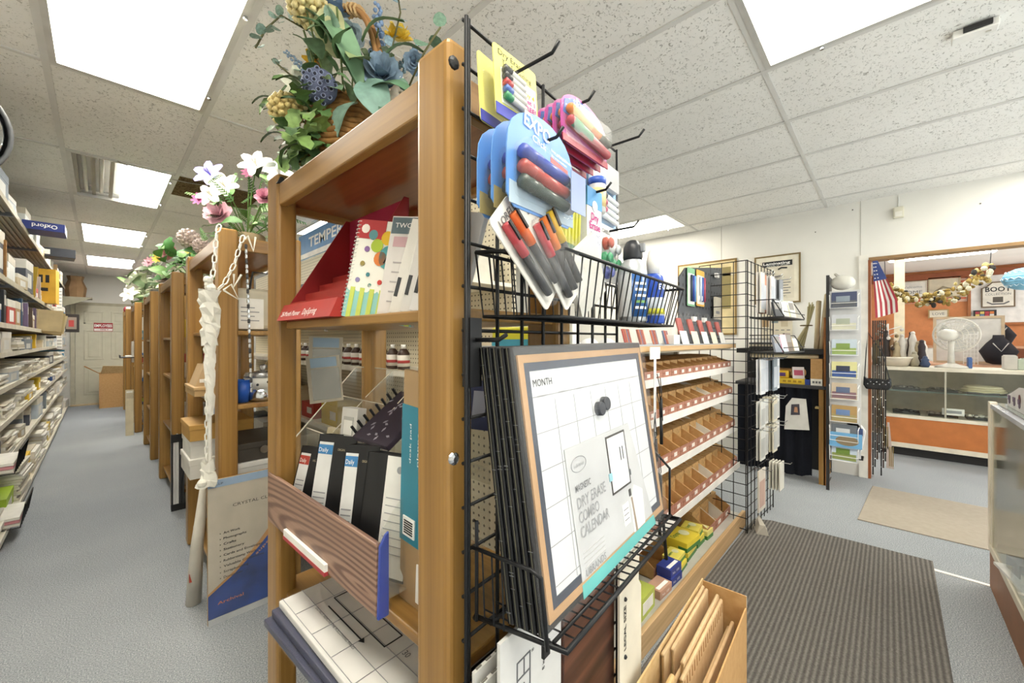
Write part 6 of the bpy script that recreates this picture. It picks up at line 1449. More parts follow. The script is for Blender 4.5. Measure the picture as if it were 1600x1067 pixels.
MB().tube([(0, 0, 0), (0, 0, 0.5)], 0.01, 6).build('trunk', WHITE, t); MB().lathe([(0.08, 0), (0.07, 0.015)], 10).build('base', WHITE, t)
random.seed(9)
for k in range(16):
    a = random.uniform(0, 2 * PI); z = 0.1 + 0.025 * k; r = random.uniform(0.06, 0.16)
    MB().tube([(0, 0, z), (r * math.cos(a), r * math.sin(a), z + 0.04)], 0.005, 4).build('branch', WHITE, t)
    MB().ball((r * math.cos(a), r * math.sin(a), z), 0.022, 6, 4).build('charm', mat(('#3a2c28', '#d8d4cc', '#7a6a4c', '#b8a48a')[k % 4], 0.5), t)
# back shelf unit of the next room
t = thing('back_cabinet', 'low white cabinet along the orange wall of the next room', 'cabinet', fr((10.9, -2.9, 0))); B(0, 0, 0, 0.5, 3.6, 1.15).build('body', mat('#d9d4cc', 0.6), t); B(-0.02, 0, 1.15, 0.5, 3.6, 1.19).build('top', mat('#b98a6a'), t)
for q in range(4): B(-0.015, 0.05 + 0.9 * q, 0.1, 0, 0.85 + 0.9 * q, 1.1).build('door', mat('#d0cac0', 0.5), t)
BRK = mat('#c9684a', 0.8, var=0.08)
wb = thing('brick_panel', 'patch of red brick wall above the garland in the next room', 'wall panel', fr((11.46, 0, 0)), kind='structure')
for r_ in range(14):
    for k in range(8):
        y = -0.02 - 0.24 * k - (0.12 if r_ % 2 else 0); z = 2.05 + 0.04 * r_ * 1.0
        if y - 0.22 < -1.1: continue
        B(0, y - 0.225, z, 0.03, y, z + 0.034).build('brick', BRK, wb)
B(0.01, -1.1, 2.04, 0.035, 0.0, 2.61).build('mortar', mat('#d8b8a4', 0.9), wb)
B(11.4, -3.1, 2.50, 11.5, 2.9, 2.62).build('ceiling_beam', mat('#8f4f30', 0.6), label='brown beam along the top of the orange wall', cat='beam')
def far_pic(y, z, w, h, lab, fc, sheet, x=11.40, ft=0.02):
    t = thing('wall_sign', lab, 'sign', fr((x, y, z))); picture(t, w, h, fc, ft, sheet, 0.03); return t
t = far_pic(-0.13, 2.15, 0.44, 0.34, 'welcome home sign on the brick wall of the next room', '#c9bca8', '#e2ddd4')
text(t, 'Welcome', LOC(-0.22, 0.20, 0.008), 0.05, GREYINK, 0.3, center=True); text(t, 'HOME', LOC(-0.22, 0.08, 0.008), 0.07, MIDINK, 0.3, center=True)
t = far_pic(-0.58, 2.13, 0.43, 0.40, 'faded picture of a sewing machine on the brick wall', '#b8a888', '#cfc4ac'); MB().tube([(0.006, -0.1, 0.12), (0.006, -0.2, 0.2), (0.006, -0.32, 0.16), (0.006, -0.2, 0.1)], 0.025, 6, closed=True).build('picture', mat('#8f846c'), t)
t = far_pic(-1.10, 1.58, 0.86, 0.98, 'large white panel with brown frame behind the paper lantern', '#a5673c', '#e4e2de', x=11.42, ft=0.04)
t = thing('boot_sign', 'vintage boot sign with arched top in the next room', 'sign', fr((11.38, -1.26, 1.90)))
arch = [(0, 0), (0.40, 0), (0.40, 0.36), (0.33, 0.40), (0.27, 0.47), (0.13, 0.47), (0.07, 0.40), (0, 0.36)]
MB().prism(arch, 0, 0.02, axes((0.02, 0, 0), (0, -1, 0), (0, 0, 1))).build('rim', mat('#6c5a44', 0.5), t)
MB().prism([(0.02 + x * 0.9, 0.02 + z * 0.915) for x, z in arch], 0, 0.004, axes((0, 0, 0), (0, -1, 0), (0, 0, 1))).build('face', mat('#ddd8cc', 0.5), t)
text(t, 'BOOT', LOC(-0.20, 0.29, -0.0045), 0.085, INK, 0.30, center=True, bold=0.02); text(t, 'COLLECTION', LOC(-0.20, 0.22, -0.0045), 0.04, MIDINK, 0.30, center=True)
MB().tube([(-0.006, -0.07, 0.10), (-0.006, -0.13, 0.06), (-0.006, -0.27, 0.06), (-0.006, -0.33, 0.10)], 0.012, 6).build('scroll', MIDINK, t); B(-0.006, -0.26, 0.09, -0.004, -0.14, 0.19).build('boot_drawing', mat('#57524a'), t)
t = thing('colourful_poster', 'small dark-edged poster of coloured blocks in the next room', 'poster', fr((11.38, -1.165, 1.665))); B(0, -0.28, 0, 0.015, 0, 0.19).build('frame', DARK, t)
random.seed(12)
for q in range(12): B(-0.002, -0.25 + 0.058 * (q % 4), 0.02 + 0.05 * (q // 4), 0, -0.20 + 0.058 * (q % 4), 0.065 + 0.05 * (q // 4)).build('colour_block', mat(random.choice(['#c8743c', '#5c7a9a', '#a83a44', '#d8c06a', '#6a8a5c', '#d9d4cc']), 0.5), t)
t = far_pic(-0.58, 1.73, 0.28, 0.17, 'small gold-framed sign under the garland', '#a88c5c', '#e2dccb'); text(t, 'LOVE', LOC(-0.14, 0.06, 0.008), 0.05, MIDINK, 0.16, center=True)
t = thing('paper_lantern', 'blue zigzag paper lantern hanging in the next room', 'lantern', fr((7.0, -1.10, 1.97)))
nl = 18; prof = [(max(0.012, 0.175 * math.sqrt(max(0, 1 - (2 * k / nl - 1) ** 2))) + (0.004 if k % 2 else 0), -0.125 + 0.25 * k / nl) for k in range(nl + 1)]
MB().lathe(prof, 28).build('paper_shade', mat('#7fbadb', 0.6), t)
MB().tube([(0, 0, 0.125), (0, 0, CEIL + 0.06 - 1.97)], 0.006, 5).build('cord', WHITE, t)
for z in (-0.07, 0.0, 0.07):
    R1 = 0.175 * math.sqrt(1 - (z / 0.125) ** 2) + 0.006
    MB().tube([(R1 * math.cos(a), R1 * math.sin(a), z + 0.012 * (1 if k % 2 else -1)) for k, a in enumerate([2 * PI * k / 40 for k in range(40)])], 0.004, 4, closed=True).build('zigzag', mat('#d4e6ee', 0.6), t)
t = thing('garland', 'draped ribbon garland of gold and black bows across the next room', 'garland', fr((0, 0, 0)))
random.seed(15)
A0, A1 = Vector((6.9, 0.02, 1.98)), Vector((6.9, -0.83, 2.12))
for k in range(44):
    q = k / 43; p = A0.lerp(A1, q); p.z -= 0.26 * math.sin(PI * q) ** 0.8
    for j in range(4):
        d = Vector((random.uniform(-0.05, 0.05), random.uniform(-0.05, 0.05), random.uniform(-0.09, 0.07)))
        MB().ball(p + d, random.uniform(0.012, 0.026), 5, 4, sc=(0.6, 1.2, 1.5 * random.random() + 0.4)).build('bow', mat(('#9a7f3c', '#2f2c28', '#c0ad70', '#80692f', '#cfc8ac', '#8d7434')[random.randrange(6)], 0.7), t)
MB().tube([A1, A1 + Vector((0, -0.02, CEIL + 0.06 - 2.12))], 0.004, 4).build('cord', DARK, t); MB().tube([A0, A0 + Vector((0, 0.02, CEIL + 0.06 - 1.98))], 0.004, 4).build('cord', DARK, t)
t = thing('room_post', 'cream pillar behind the garland in the next room', 'pillar', fr((7.3, -0.16, 0))); B(0, 0, 0, 0.1, 0.10, CEIL + 0.06).build('shaft', CREAM, t); B(-0.02, -0.02, 0, 0.12, 0.12, 0.1).build('base', CREAM, t)
t = thing('framed_mirror', 'wood-framed mirror standing behind the fan', 'mirror', fr((7.9, -0.45, 0.99))); picture(t, 0.62, 0.62, '#b9a58a', 0.03, '#c9c7c2', 0.03)
t = thing('bust_display', 'black velvet necklace bust on the back counter', 'bust', fr((7.6, -0.98, 1.0))); MB().lathe([(0.05, 0), (0.10, 0.02), (0.16, 0.16), (0.10, 0.26), (0.05, 0.32), (0.045, 0.36)], 12).build('torso', mat('#26242a', 0.9), t, smooth=True); MB().tube([(-0.13, 0.06, 0.26), (-0.165, 0, 0.16), (-0.13, -0.06, 0.26)], 0.006, 5).build('necklace', CHROME, t)
t = thing('bust_display', 'second black necklace bust higher behind the first', 'bust', fr((8.2, -1.05, 1.2))); MB().lathe([(0.05, 0), (0.10, 0.02), (0.16, 0.16), (0.10, 0.26), (0.05, 0.32), (0.045, 0.36)], 12).build('torso', mat('#26242a', 0.9), t, smooth=True); MB().tube([(-0.13, 0.06, 0.26), (-0.165, 0, 0.16), (-0.13, -0.06, 0.26)], 0.006, 5).build('necklace', CHROME, t)
t = thing('back_counter', 'pale counter behind the glass counter in the next room', 'counter', fr((7.5, -2.9, 0))); B(0, 0, 0, 0.9, 3.4, 0.95).build('body', mat('#c9bfae', 0.6), t); B(-0.02, -0.02, 0.95, 0.92, 3.42, 0.99).build('top', mat('#c99a7c', 0.4), t)
t = thing('riser_box', 'low riser under the second necklace bust', 'riser', fr((8.05, -1.25, 0.99))); B(0, 0, 0, 0.3, 0.4, 0.2).build('body', mat('#8d5a44', 0.6), t); B(0.02, -0.001, 0.03, 0.28, 0, 0.17).build('panel', mat('#a87a5c'), t)
t = thing('jewel_stand', 'white lattice earring stand behind the fan', 'stand', fr((7.6, -0.70, 0.99)))
for q in range(5): B(0, -0.03 * q, 0, 0.01, -0.03 * q + 0.006, 0.5).build('bar', WHITE, t)
for q in range(9): B(0, -0.12, 0.05 * q + 0.03, 0.01, 0.006, 0.05 * q + 0.036).build('bar', WHITE, t)
for k, (y, z, c, w, h, lab) in enumerate(((-0.86, 0.996, '#c9c6c0', 0.09, 0.14, 'pale round boxes right of the fan'), (-0.95, 0.996, '#b8c4b4', 0.30, 0.11, 'pale green patterned box at the end of the counter'), (-0.62, 0.996, '#4a6ca8', 0.03, 0.11, 'small blue bottle right of the fan'))):
    t = thing('counter_box', lab, 'box', fr((6.4, y, z))); B(0, -w, 0, 0.12, 0, h).build('box', mat(c, 0.5), t, bevel=0.006); B(0.01, -w * 0.9, h, 0.11, -w * 0.1, h + 0.008).build('lid', mat(c, 0.4), t)
t = thing('vintage_radio', 'cream boxy radio on the back counter at the right edge', 'radio', fr((7.7, -1.25, 1.0))); B(0, -0.36, 0.18, 0.2, 0, 0.44).build('case', mat('#d3c79c', 0.5), t, bevel=0.02); B(-0.002, -0.3, 0.33, 0, -0.06, 0.38).build('dial', DARK, t); B(0.02, -0.34, 0, 0.18, -0.02, 0.18).build('stand', mat('#8d5a44'), t)
for q in range(2): MB().lathe([(0.02, 0), (0.015, 0.02)], 8, axes((-0.001, -0.1 - 0.15 * q, 0.26), (0, -1, 0), (0, 0, 1))).build('knob', mat('#8a7a52'), t)

# next-room lights (real fixtures)
for k, (x, y) in enumerate(((6.6, -1.2), (9.2, -1.2), (6.6, 1.4), (9.2, 1.4))):
    t = thing('strip_light', 'ceiling strip light in the next room, %s' % ('near front', 'far front', 'near back', 'far back')[k], 'light', fr((x, y, CEIL + 0.012)), 'strip lights of the next room')
    B(0, 0, 0.02, 0.3, 1.2, 0.046).build('housing', WHITE, t); B(0.02, 0.02, 0.008, 0.28, 1.18, 0.02).build('diffuser', DIFFC, t)

# glass case at the right edge
t = thing('glass_case', 'glass display case with cream frame at the right edge', 'display case', fr((0, 0, 0)))
CX1, CY1 = 3.25, -0.39
B(1.6, CY1 - 0.55, 0.0, CX1, CY1, 0.20).build('base_panel', mat('#8f5f3a', 0.5), t)
B(1.6, CY1 - 0.55, 0.20, CX1 + 0.004, CY1 + 0.006, 0.235).build('base_rail', CRM, t)
B(CX1 - 0.012, CY1 - 0.55, 0.235, CX1, CY1, 0.96).build('end_panel', CRM, t)
B(CX1 - 0.045, CY1 - 0.02, 0.235, CX1 + 0.004, CY1 + 0.006, 0.975).build('corner_post', CRM, t)
B(CX1 - 0.09, CY1 - 0.012, 0.235, CX1 - 0.05, CY1 + 0.003, 0.96).build('inner_post', mat('#d6cdb8', 0.5), t)
B(1.6, CY1 - 0.55, 0.945, CX1, CY1 + 0.004, 0.965).build('top_frame', mat('#c4c9d2', 0.25, 0.5), t)
B(1.62, CY1 - 0.53, 0.966, CX1 - 0.03, CY1 - 0.02, 0.972).build('top_glass', mat('#7d8a86', 0.08), t)
B(1.6, CY1 - 0.004, 0.235, CX1 - 0.09, CY1, 0.945).build('front_glass', GLASS, t)
B(1.6, CY1 - 0.56, 0.235, CX1, CY1 - 0.55, 0.945).build('back_panel', mat('#a8937a', 0.6), t)
B(1.65, CY1 - 0.5, 0.55, CX1 - 0.1, CY1 - 0.2, 0.556).build('glass_shelf', GLASS, t)
t = thing('white_tray', 'white shallow tray inside the glass case', 'tray', fr((2.62, -0.62, 0.237), 10)); B(0, 0, 0, 0.35, 0.2, 0.012).build('tray', WHITE, t); B(0.02, 0.02, 0.012, 0.16, 0.18, 0.05).build('white_box', PAPER, t); B(0.2, 0.03, 0.012, 0.32, 0.17, 0.07).build('dark_box', mat('#8d8478'), t)
t = thing('cloth_bundle', 'pale cloth hanging inside the glass case', 'cloth', fr((2.55, -0.50, 0.55))); MB().prism([(0, 0.0), (0.11, 0), (0.07, 0.36), (0.03, 0.36)], 0, 0.05, axes((0, 0.05, 0), (1, 0, 0), (0, 0, 1))).build('cloth', mat('#cfcac2', 0.8), t, bevel=0.01); B(0.02, -0.002, 0.06, 0.08, 0, 0.1).build('print', mat('#8a7a80'), t)
for k in range(2):
    t = thing('massage_tool', 'burgundy hand massager standing in its white display, %s' % ('left one', 'right one')[k], 'massager', fr((2.93 - 0.12 * k, -0.50, 1.0), 0, 0, 0), 'burgundy massagers')
    MB().lathe([(0.010, 0), (0.012, 0.07), (0.014, 0.10), (0.030, 0.105), (0.032, 0.125), (0.022, 0.138), (0.008, 0.142)], 14).build('handle', mat('#6e1f2a', 0.3), t, smooth=True); MB().lathe([(0.0135, 0.05), (0.0135, 0.058)], 12).build('band', PAPER, t)
t = thing('massager_display', 'white counter display with hand drawings at the right edge', 'display', fr((2.66, -0.58, 0.973)))
MB().prism([(0, 0), (0.46, 0), (0.46, 0.055), (0.38, 0.07), (0.22, 0.11), (0.0, 0.12)], 0, 0.004, axes((0, 0.15, 0), (1, 0, 0), (0, 0, 1))).build('front_face', mat('#d9d6d6', 0.5), t)
B(0, -0.05, 0, 0.46, 0.145, 0.025).build('base', mat('#c9c6c6', 0.5), t)
for q in range(3):
    x = 0.40 - 0.10 * q
    MB().ball((x, 0.152, 0.03), 0.014, 8, 5, sc=(1, 0.2, 1)).build('hand_drawing', mat('#6a5e6e'), t)
    for w in range(4): MB().tube([(x - 0.010 + 0.0065 * w, 0.153, 0.036), (x - 0.014 + 0.009 * w, 0.153, 0.058)], 0.0025, 4).build('hand_drawing', mat('#6a5e6e'), t)
MB().lathe([(0.02, 0), (0.02, 0.001)], 12, axes((0.20, 0.1515, 0.06), (-1, 0, 0), (0, 0, 1))).build('logo', mat('#5c2430'), t)

# ------------------------------------------------------------------ silk flower arrangements on the bookcases
def look(p, d, up=(0, 0, 1), s=1.0, roll=0.0):
    z = Vector(d).normalized(); u = Vector(up)
    if abs(z.dot(u)) > 0.95: u = Vector((1, 0, 0))
    x = u.cross(z).normalized(); y = z.cross(x)
    M = Matrix(((x.x, y.x, z.x, p[0]), (x.y, y.y, z.y, p[1]), (x.z, y.z, z.z, p[2]), (0, 0, 0, 1)))
    return M @ Matrix.Rotation(roll, 4, 'Z') @ Matrix.Scale(s, 4)
def petal(mb, a, lift, r, w, curl, M=None, z0=0.0):
    """cupped petal in direction a (radians); unit flower radius"""
    vs = []; fs = []
    N1, N2 = 4, 4
    for i in range(N1 + 1):
        q = i / N1; rad_ = r * q; wd = w * math.sin(PI * min(0.97, 0.12 + 0.80 * q)) ** 0.8
        for j in range(N2 + 1):
            s = j / N2 * 2 - 1
            x = rad_; y = wd * s; z = z0 + lift * q + curl * q * q - 0.12 * w * (1 - s * s) + 0.10 * w
            vs.append((x * math.cos(a) - y * math.sin(a), x * math.sin(a) + y * math.cos(a), z))
    for i in range(N1):
        for j in range(N2):
            A = i * (N2 + 1) + j; fs.append((A, A + 1, A + N2 + 2, A + N2 + 1))
    mb.add(vs, fs, M)
FM = {}
def flower_mesh(kind, c):
    if (kind, c) in FM: return FM[(kind, c)]
    mb = MB()
    if kind == 'rose':
        for ring, (n, r, lift, w, curl) in enumerate(((6, 1.0, 0.25, 0.5, 0.05), (5, 0.8, 0.5, 0.45, 0.15), (5, 0.55, 0.7, 0.35, 0.2), (3, 0.32, 0.75, 0.25, 0.2))):
            for k in range(n): petal(mb, 2 * PI * k / n + ring * 0.5, lift, r, w, curl)
    elif kind == 'lily':
        for k in range(6): petal(mb, 2 * PI * k / 6, 0.55, 1.0, 0.30, -0.35)
        for k in range(5): mb.tube([(0, 0, 0), (0.12 * math.cos(k * 1.3), 0.12 * math.sin(k * 1.3), 0.6)], 0.03, 4)
    elif kind == 'daisy':
        for k in range(9): petal(mb, 2 * PI * k / 9, 0.1, 1.0, 0.24, 0.1)
        mb.ball((0, 0, 0.1), 0.25, 7, 5)
    elif kind == 'cone':
        random.seed(1)
        for k in range(70):
            zz = 1 - 2 * (k + 0.5) / 70; a = k * 2.39996; rr_ = math.sqrt(1 - zz * zz)
            p = (rr_ * math.cos(a) * 0.82, rr_ * math.sin(a) * 0.82, zz * 1.0); mb.ball(p, 0.20, 5, 4)
        mb.ball((0, 0, 0), 0.8, 10, 7, sc=(1, 1, 1.15))
    elif kind == 'spike':
        for k in range(34):
            q = k / 33; a = k * 2.4; r = 0.24 * (1 - 0.6 * q); mb.ball((r * math.cos(a), r * math.sin(a), q * 2 - 1), 0.14 * (1 - 0.5 * q), 5, 4)
    me = mb.mesh('blossom', mat(c, 0.65, var=0.10, scale=3.0), smooth=True); FM[(kind, c)] = me
    return me
def leaf_mesh(kind, c):
    if ('leaf', kind, c) in FM: return FM[('leaf', kind, c)]
    mb = MB(); vs = []; fs = []
    if kind == 'round':
        n = 10; pts_ = [(0.5 + 0.5 * math.cos(2 * PI * k / n), 0.48 * math.sin(2 * PI * k / n), 0.05 * math.cos(4 * PI * k / n)) for k in range(n)]
        mb.add(pts_ + [(0.5, 0, -0.03)], [(k, (k + 1) % n, n) for k in range(n)])
    elif kind == 'fern':
        for k in range(9):
            q = k / 9
            for s in (-1, 1): mb.add([(q, 0, 0.12 * q * (1 - q)), (q + 0.12, s * 0.28 * (1 - q * 0.8), -0.05), (q + 0.16, s * 0.22 * (1 - q * 0.8), -0.05), (q + 0.07, 0, 0.1 * q * (1 - q))], [(0, 1, 2, 3) if s > 0 else (3, 2, 1, 0)])
        mb.tube([(0, 0, 0), (0.5, 0, 0.03), (1, 0, 0)], 0.012, 4)
    else:
        N1 = 6; wmax = {'long': 0.13, 'broad': 0.30, 'ivy': 0.36}[kind]
        for i in range(N1 + 1):
            q = i / N1; w = wmax * math.sin(PI * min(1, q * 0.94 + 0.06)) ** (0.8 if kind != 'ivy' else 0.5)
            if kind == 'ivy' and i in (2, 4): w *= 0.7
            z = 0.22 * math.sin(PI * q) - 0.15 * q
            vs += [(q, -w, z + 0.06), (q, 0, z), (q, w, z + 0.06)]
        for i in range(N1): fs += [(3 * i, 3 * i + 1, 3 * i + 4, 3 * i + 3), (3 * i + 1, 3 * i + 2, 3 * i + 5, 3 * i + 4)]
        mb.add(vs, fs)
    me = mb.mesh('leaf', mat(c, 0.6, var=0.14, scale=4.0), smooth=True); FM[('leaf', kind, c)] = me
    return me
def blossom(t, kind, c, p, r, d=None, name='blossom'):
    d = d or (Vector((0, 0, 1.3)) - Vector(p) + Vector((0, 0, 0.3)))
    return inst(flower_mesh(kind, c), name, t, look(p, d, s=r, roll=random.uniform(0, 6)))
def leaf(t, kind, c, p, d, L, tilt=0.0):
    x = Vector(d).normalized(); z = Vector((0, 0, 1)) if abs(x.z) < 0.9 else Vector((-0.7, -0.7, 0.2))
    z = z + Vector((-0.6, -0.6, 0)) + Vector((random.uniform(-.3, .3), random.uniform(-.3, .3), 0)); y = z.cross(x).normalized(); z = x.cross(y)
    M = Matrix(((x.x, y.x, z.x, p[0]), (x.y, y.y, z.y, p[1]), (x.z, y.z, z.z, p[2]), (0, 0, 0, 1))) @ Matrix.Scale(L, 4)
    return inst(leaf_mesh(kind, c), 'leaf', t, M)
random.seed(77)
t = thing('flower_basket', 'wicker basket of blue, cream and yellow silk flowers on the nearest bookcase', 'flowers', fr((0, 0, 0)))
bc = Vector((0.548, 1.25, 1.742))
WK = mat('#7d5a2c', 0.8, var=0.12, scale=60)
for k in range(17):
    z = 0.012 + 0.0175 * k; r = 0.085 + 0.035 * math.sin(PI * min(1, k / 17 * 0.85 + 0.1))
    MB().tube([bc + Vector((r * math.cos(a) , r * math.sin(a), z + 0.003 * (1 if j % 2 else -1))) for j, a in enumerate([2 * PI * j / 26 for j in range(26)])], 0.0105, 6, closed=True).build('wicker_coil', WK, t, smooth=True)
MB().lathe([(0.08, 0), (0.112, 0.15), (0.10, 0.29), (0.02, 0.28)], 16, Matrix.Translation(bc)).build('basket_wall', mat('#5c4020', 0.9), t, smooth=True)
for off in (-0.008, 0.008):
    MB().tube([bc + Vector((off - 0.06 + 0.12 * q, 0.12 * math.cos(PI * q) * 1.0, 0.28 + 0.33 * math.sin(PI * q) ** 0.7)) for q in [k / 16 for k in range(17)]], 0.008, 6).build('handle', mat('#a5794a', 0.7), t, smooth=True)
for k in range(8):
    q = 0.32 + 0.045 * k; MB().tube([bc + Vector((-0.06 + 0.12 * q + 0.018 * math.cos(a), 0.12 * math.cos(PI * q), 0.28 + 0.33 * math.sin(PI * q) ** 0.7 + 0.018 * math.sin(a))) for a in [2 * PI * j / 8 for j in range(8)]], 0.005, 4, closed=True).build('handle_wrap', mat('#c9a878', 0.7), t)
# blossoms
blossom(t, 'cone', '#d8c892', (0.437, 1.279, 2.317), 0.062); blossom(t, 'cone', '#d3be80', (0.376, 1.272, 1.971), 0.050)
blossom(t, 'cone', '#cbb06a', (0.400, 1.30, 1.985), 0.034)
blossom(t, 'rose', '#7d93a6', (0.595, 1.114, 2.102), 0.062, d=(-0.5, -0.7, 0.2)); blossom(t, 'rose', '#6d86a4', (0.509, 1.278, 2.322), 0.060, d=(-0.2, -0.5, 0.9))
blossom(t, 'rose', '#e0c24a', (0.68, 1.17, 2.285), 0.052, d=(-0.3, -0.6, 0.7)); blossom(t, 'daisy', '#d0a02e', (0.491, 1.368, 2.215), 0.040)
blossom(t, 'rose', '#d9cf9c', (0.465, 1.30, 2.03), 0.035); blossom(t, 'lily', '#d8d9c8', (0.43, 1.33, 2.09), 0.055); blossom(t, 'rose', '#8197ac', (0.66, 1.04, 2.14), 0.035)
blossom(t, 'spike', '#7a94b8', (0.609, 1.172, 2.28), 0.085, d=(0.0, -0.02, 1)); blossom(t, 'spike', '#7b8ea2', (0.43, 1.33, 2.16), 0.05, d=(-0.7, 0.3, 0.6))
blossom(t, 'rose', '#9fb0b8', (0.535, 1.21, 2.24), 0.045); blossom(t, 'spike', '#6c8792', (0.68, 1.1, 2.2), 0.05, d=(0.4, -0.4, 0.8)); blossom(t, 'lily', '#e2dfd2', (0.64, 1.09, 2.06), 0.045)
blossom(t, 'daisy', '#d8b848', (0.45, 1.22, 1.99), 0.022)
# lotus pod
pp = (0.432, 1.168, 2.018); Mp = look(pp, (-0.5, -0.85, -0.25), s=0.048)
MB().lathe([(0.25, -1.1), (0.6, -0.6), (0.95, -0.1), (1.0, 0.15), (0.85, 0.45), (0.5, 0.66), (0.02, 0.74)], 20).build('lotus_pod', mat('#4c536b', 0.7), t, M=Mp, smooth=True)
random.seed(6)
for k in range(24):
    q = (k + 0.5) / 24; a = k * 2.39996; r = 0.95 * math.sqrt(q); z = 0.75 - 0.30 * r * r - 0.25 * r ** 6
    MB().tube([(r * math.cos(a) + 0.12 * math.cos(b), r * math.sin(a) + 0.12 * math.sin(b), z + 0.01) for b in [2 * PI * j / 8 for j in range(8)]], 0.03, 4, closed=True, M=Mp).build('pod_rim', mat('#7d86a0', 0.7), t)
    MB().ball((r * math.cos(a), r * math.sin(a), z - 0.01), 0.105, 6, 4, M=Mp, sc=(1, 1, 0.5)).build('pod_hole', mat('#1e2230', 0.8), t)
# leaves
GR = ['#5f7d5a', '#6d8a6a', '#4f6a44', '#7c9482', '#45603c', '#8b9f7a']
def toward(p, q): return Vector(q) - Vector(p)
leaf(t, 'long', '#6f9070', (0.433, 1.285, 2.29), toward((0.433, 1.285, 2.29), (0.53, 1.12, 2.06)), 0.33)
leaf(t, 'long', '#4f7350', (0.46, 1.29, 2.28), toward((0.46, 1.29, 2.28), (0.53, 1.16, 2.10)), 0.26)
for p, q, L, kd, c in (((0.54, 1.12, 2.06), (0.56, 1.05, 1.95), 0.16, 'broad', '#6f8f84'), ((0.55, 1.10, 2.03), (0.62, 1.02, 2.02), 0.15, 'broad', '#587a5e'), ((0.58, 1.09, 2.0), (0.62, 1.0, 1.90), 0.14, 'broad', '#4a6b58'), ((0.52, 1.12, 1.99), (0.47, 1.14, 1.90), 0.12, 'broad', '#7a9686'), ((0.55, 1.15, 2.2), (0.60, 1.08, 2.25), 0.14, 'broad', '#5d7d52'), ((0.60, 1.1, 2.16), (0.68, 1.05, 2.2), 0.12, 'broad', '#4b6a48'), ((0.5, 1.2, 2.15), (0.47, 1.2, 2.28), 0.16, 'broad', '#b4b48a'), ((0.56, 1.16, 2.12), (0.50, 1.1, 2.1), 0.12, 'broad', '#8fa070')):
    leaf(t, kd, c, p, toward(p, q), L)
random.seed(41)
for k in range(90):
    p = (random.uniform(0.36, 0.47), random.uniform(1.16, 1.36), random.uniform(1.80, 2.02))
    leaf(t, 'ivy', random.choice(['#4d6b3a', '#6d8a4a', '#3f5a34', '#7f9a5c', '#35502e']), p, (random.uniform(-1, 0.3), random.uniform(-1, 0.6), random.uniform(-0.8, 0.4)), random.uniform(0.045, 0.08))
for k in range(95):
    p = (random.uniform(0.44, 0.68), random.uniform(1.14, 1.38), random.uniform(1.98, 2.26))
    leaf(t, random.choice(['broad', 'long', 'ivy', 'broad']), random.choice(GR), p, (random.uniform(-1, 0.6), random.uniform(-1, 0.3), random.uniform(-0.4, 1)), random.uniform(0.045, 0.095))
def sprig(t, pts_, c, n, s, stem='#5c5a3c'):
    pts_ = [Vector(p) for p in pts_]; MB().tube(pts_, 0.0028, 5).build('stem', mat(stem, 0.8), t, smooth=True)
    for k in range(n):
        q = k / max(1, n - 1) * (len(pts_) - 1); i = min(int(q), len(pts_) - 2); p = pts_[i].lerp(pts_[i + 1], q - i)
        leaf(t, 'round', c, p, (random.uniform(-1, 1), random.uniform(-1, 1), random.uniform(-0.2, 1)), s * random.uniform(0.75, 1.1))
sprig(t, [(0.314, 1.335, 2.153), (0.341, 1.337, 2.225), (0.381, 1.335, 2.287), (0.447, 1.308, 2.264)], '#7f968c', 15, 0.032)
sprig(t, [(0.36, 1.35, 2.15), (0.40, 1.32, 2.11), (0.44, 1.28, 2.08)], '#6d7f74', 12, 0.026)
sprig(t, [(0.64, 1.05, 2.05), (0.632, 0.947, 2.11), (0.647, 0.924, 2.148), (0.664, 0.913, 2.182)], '#5f7d6a', 5, 0.045)
sprig(t, [(0.40, 1.27, 1.90), (0.372, 1.28, 1.84), (0.38, 1.26, 1.80)], '#8fa68a', 6, 0.03)
sprig(t, [(0.62, 1.1, 2.2), (0.66, 1.12, 2.34), (0.66, 1.14, 2.42)], '#7d94a0', 8, 0.032)
for k in range(12):
    a = random.uniform(0, 6.28); MB().tube([bc + Vector((0, 0, 0.2)), bc + Vector((0.08 * math.cos(a), 0.08 * math.sin(a), 0.36)), bc + Vector((0.13 * math.cos(a), 0.12 * math.sin(a), 0.52))], 0.003, 4).build('stem', mat('#5a6a3c', 0.8), t)
t = thing('binder_clip', 'black binder clip on the top rail of the nearest bookcase', 'clip', inN(0.012, 0.775, 1.757)); MB().prism([(-0.012, 0), (0.012, 0), (0.004, 0.02), (-0.004, 0.02)], 0, 0.03, axes((0, 0.03, 0), (1, 0, 0), (0, 0, 1))).build('body', BLACK, t); MB().tube([(0.0, 0.008, 0.0), (-0.004, 0.010, 0.05), (-0.004, 0.020, 0.05), (0, 0.022, 0.0)], 0.0015, 4).build('wire_loop', CHROME, t)
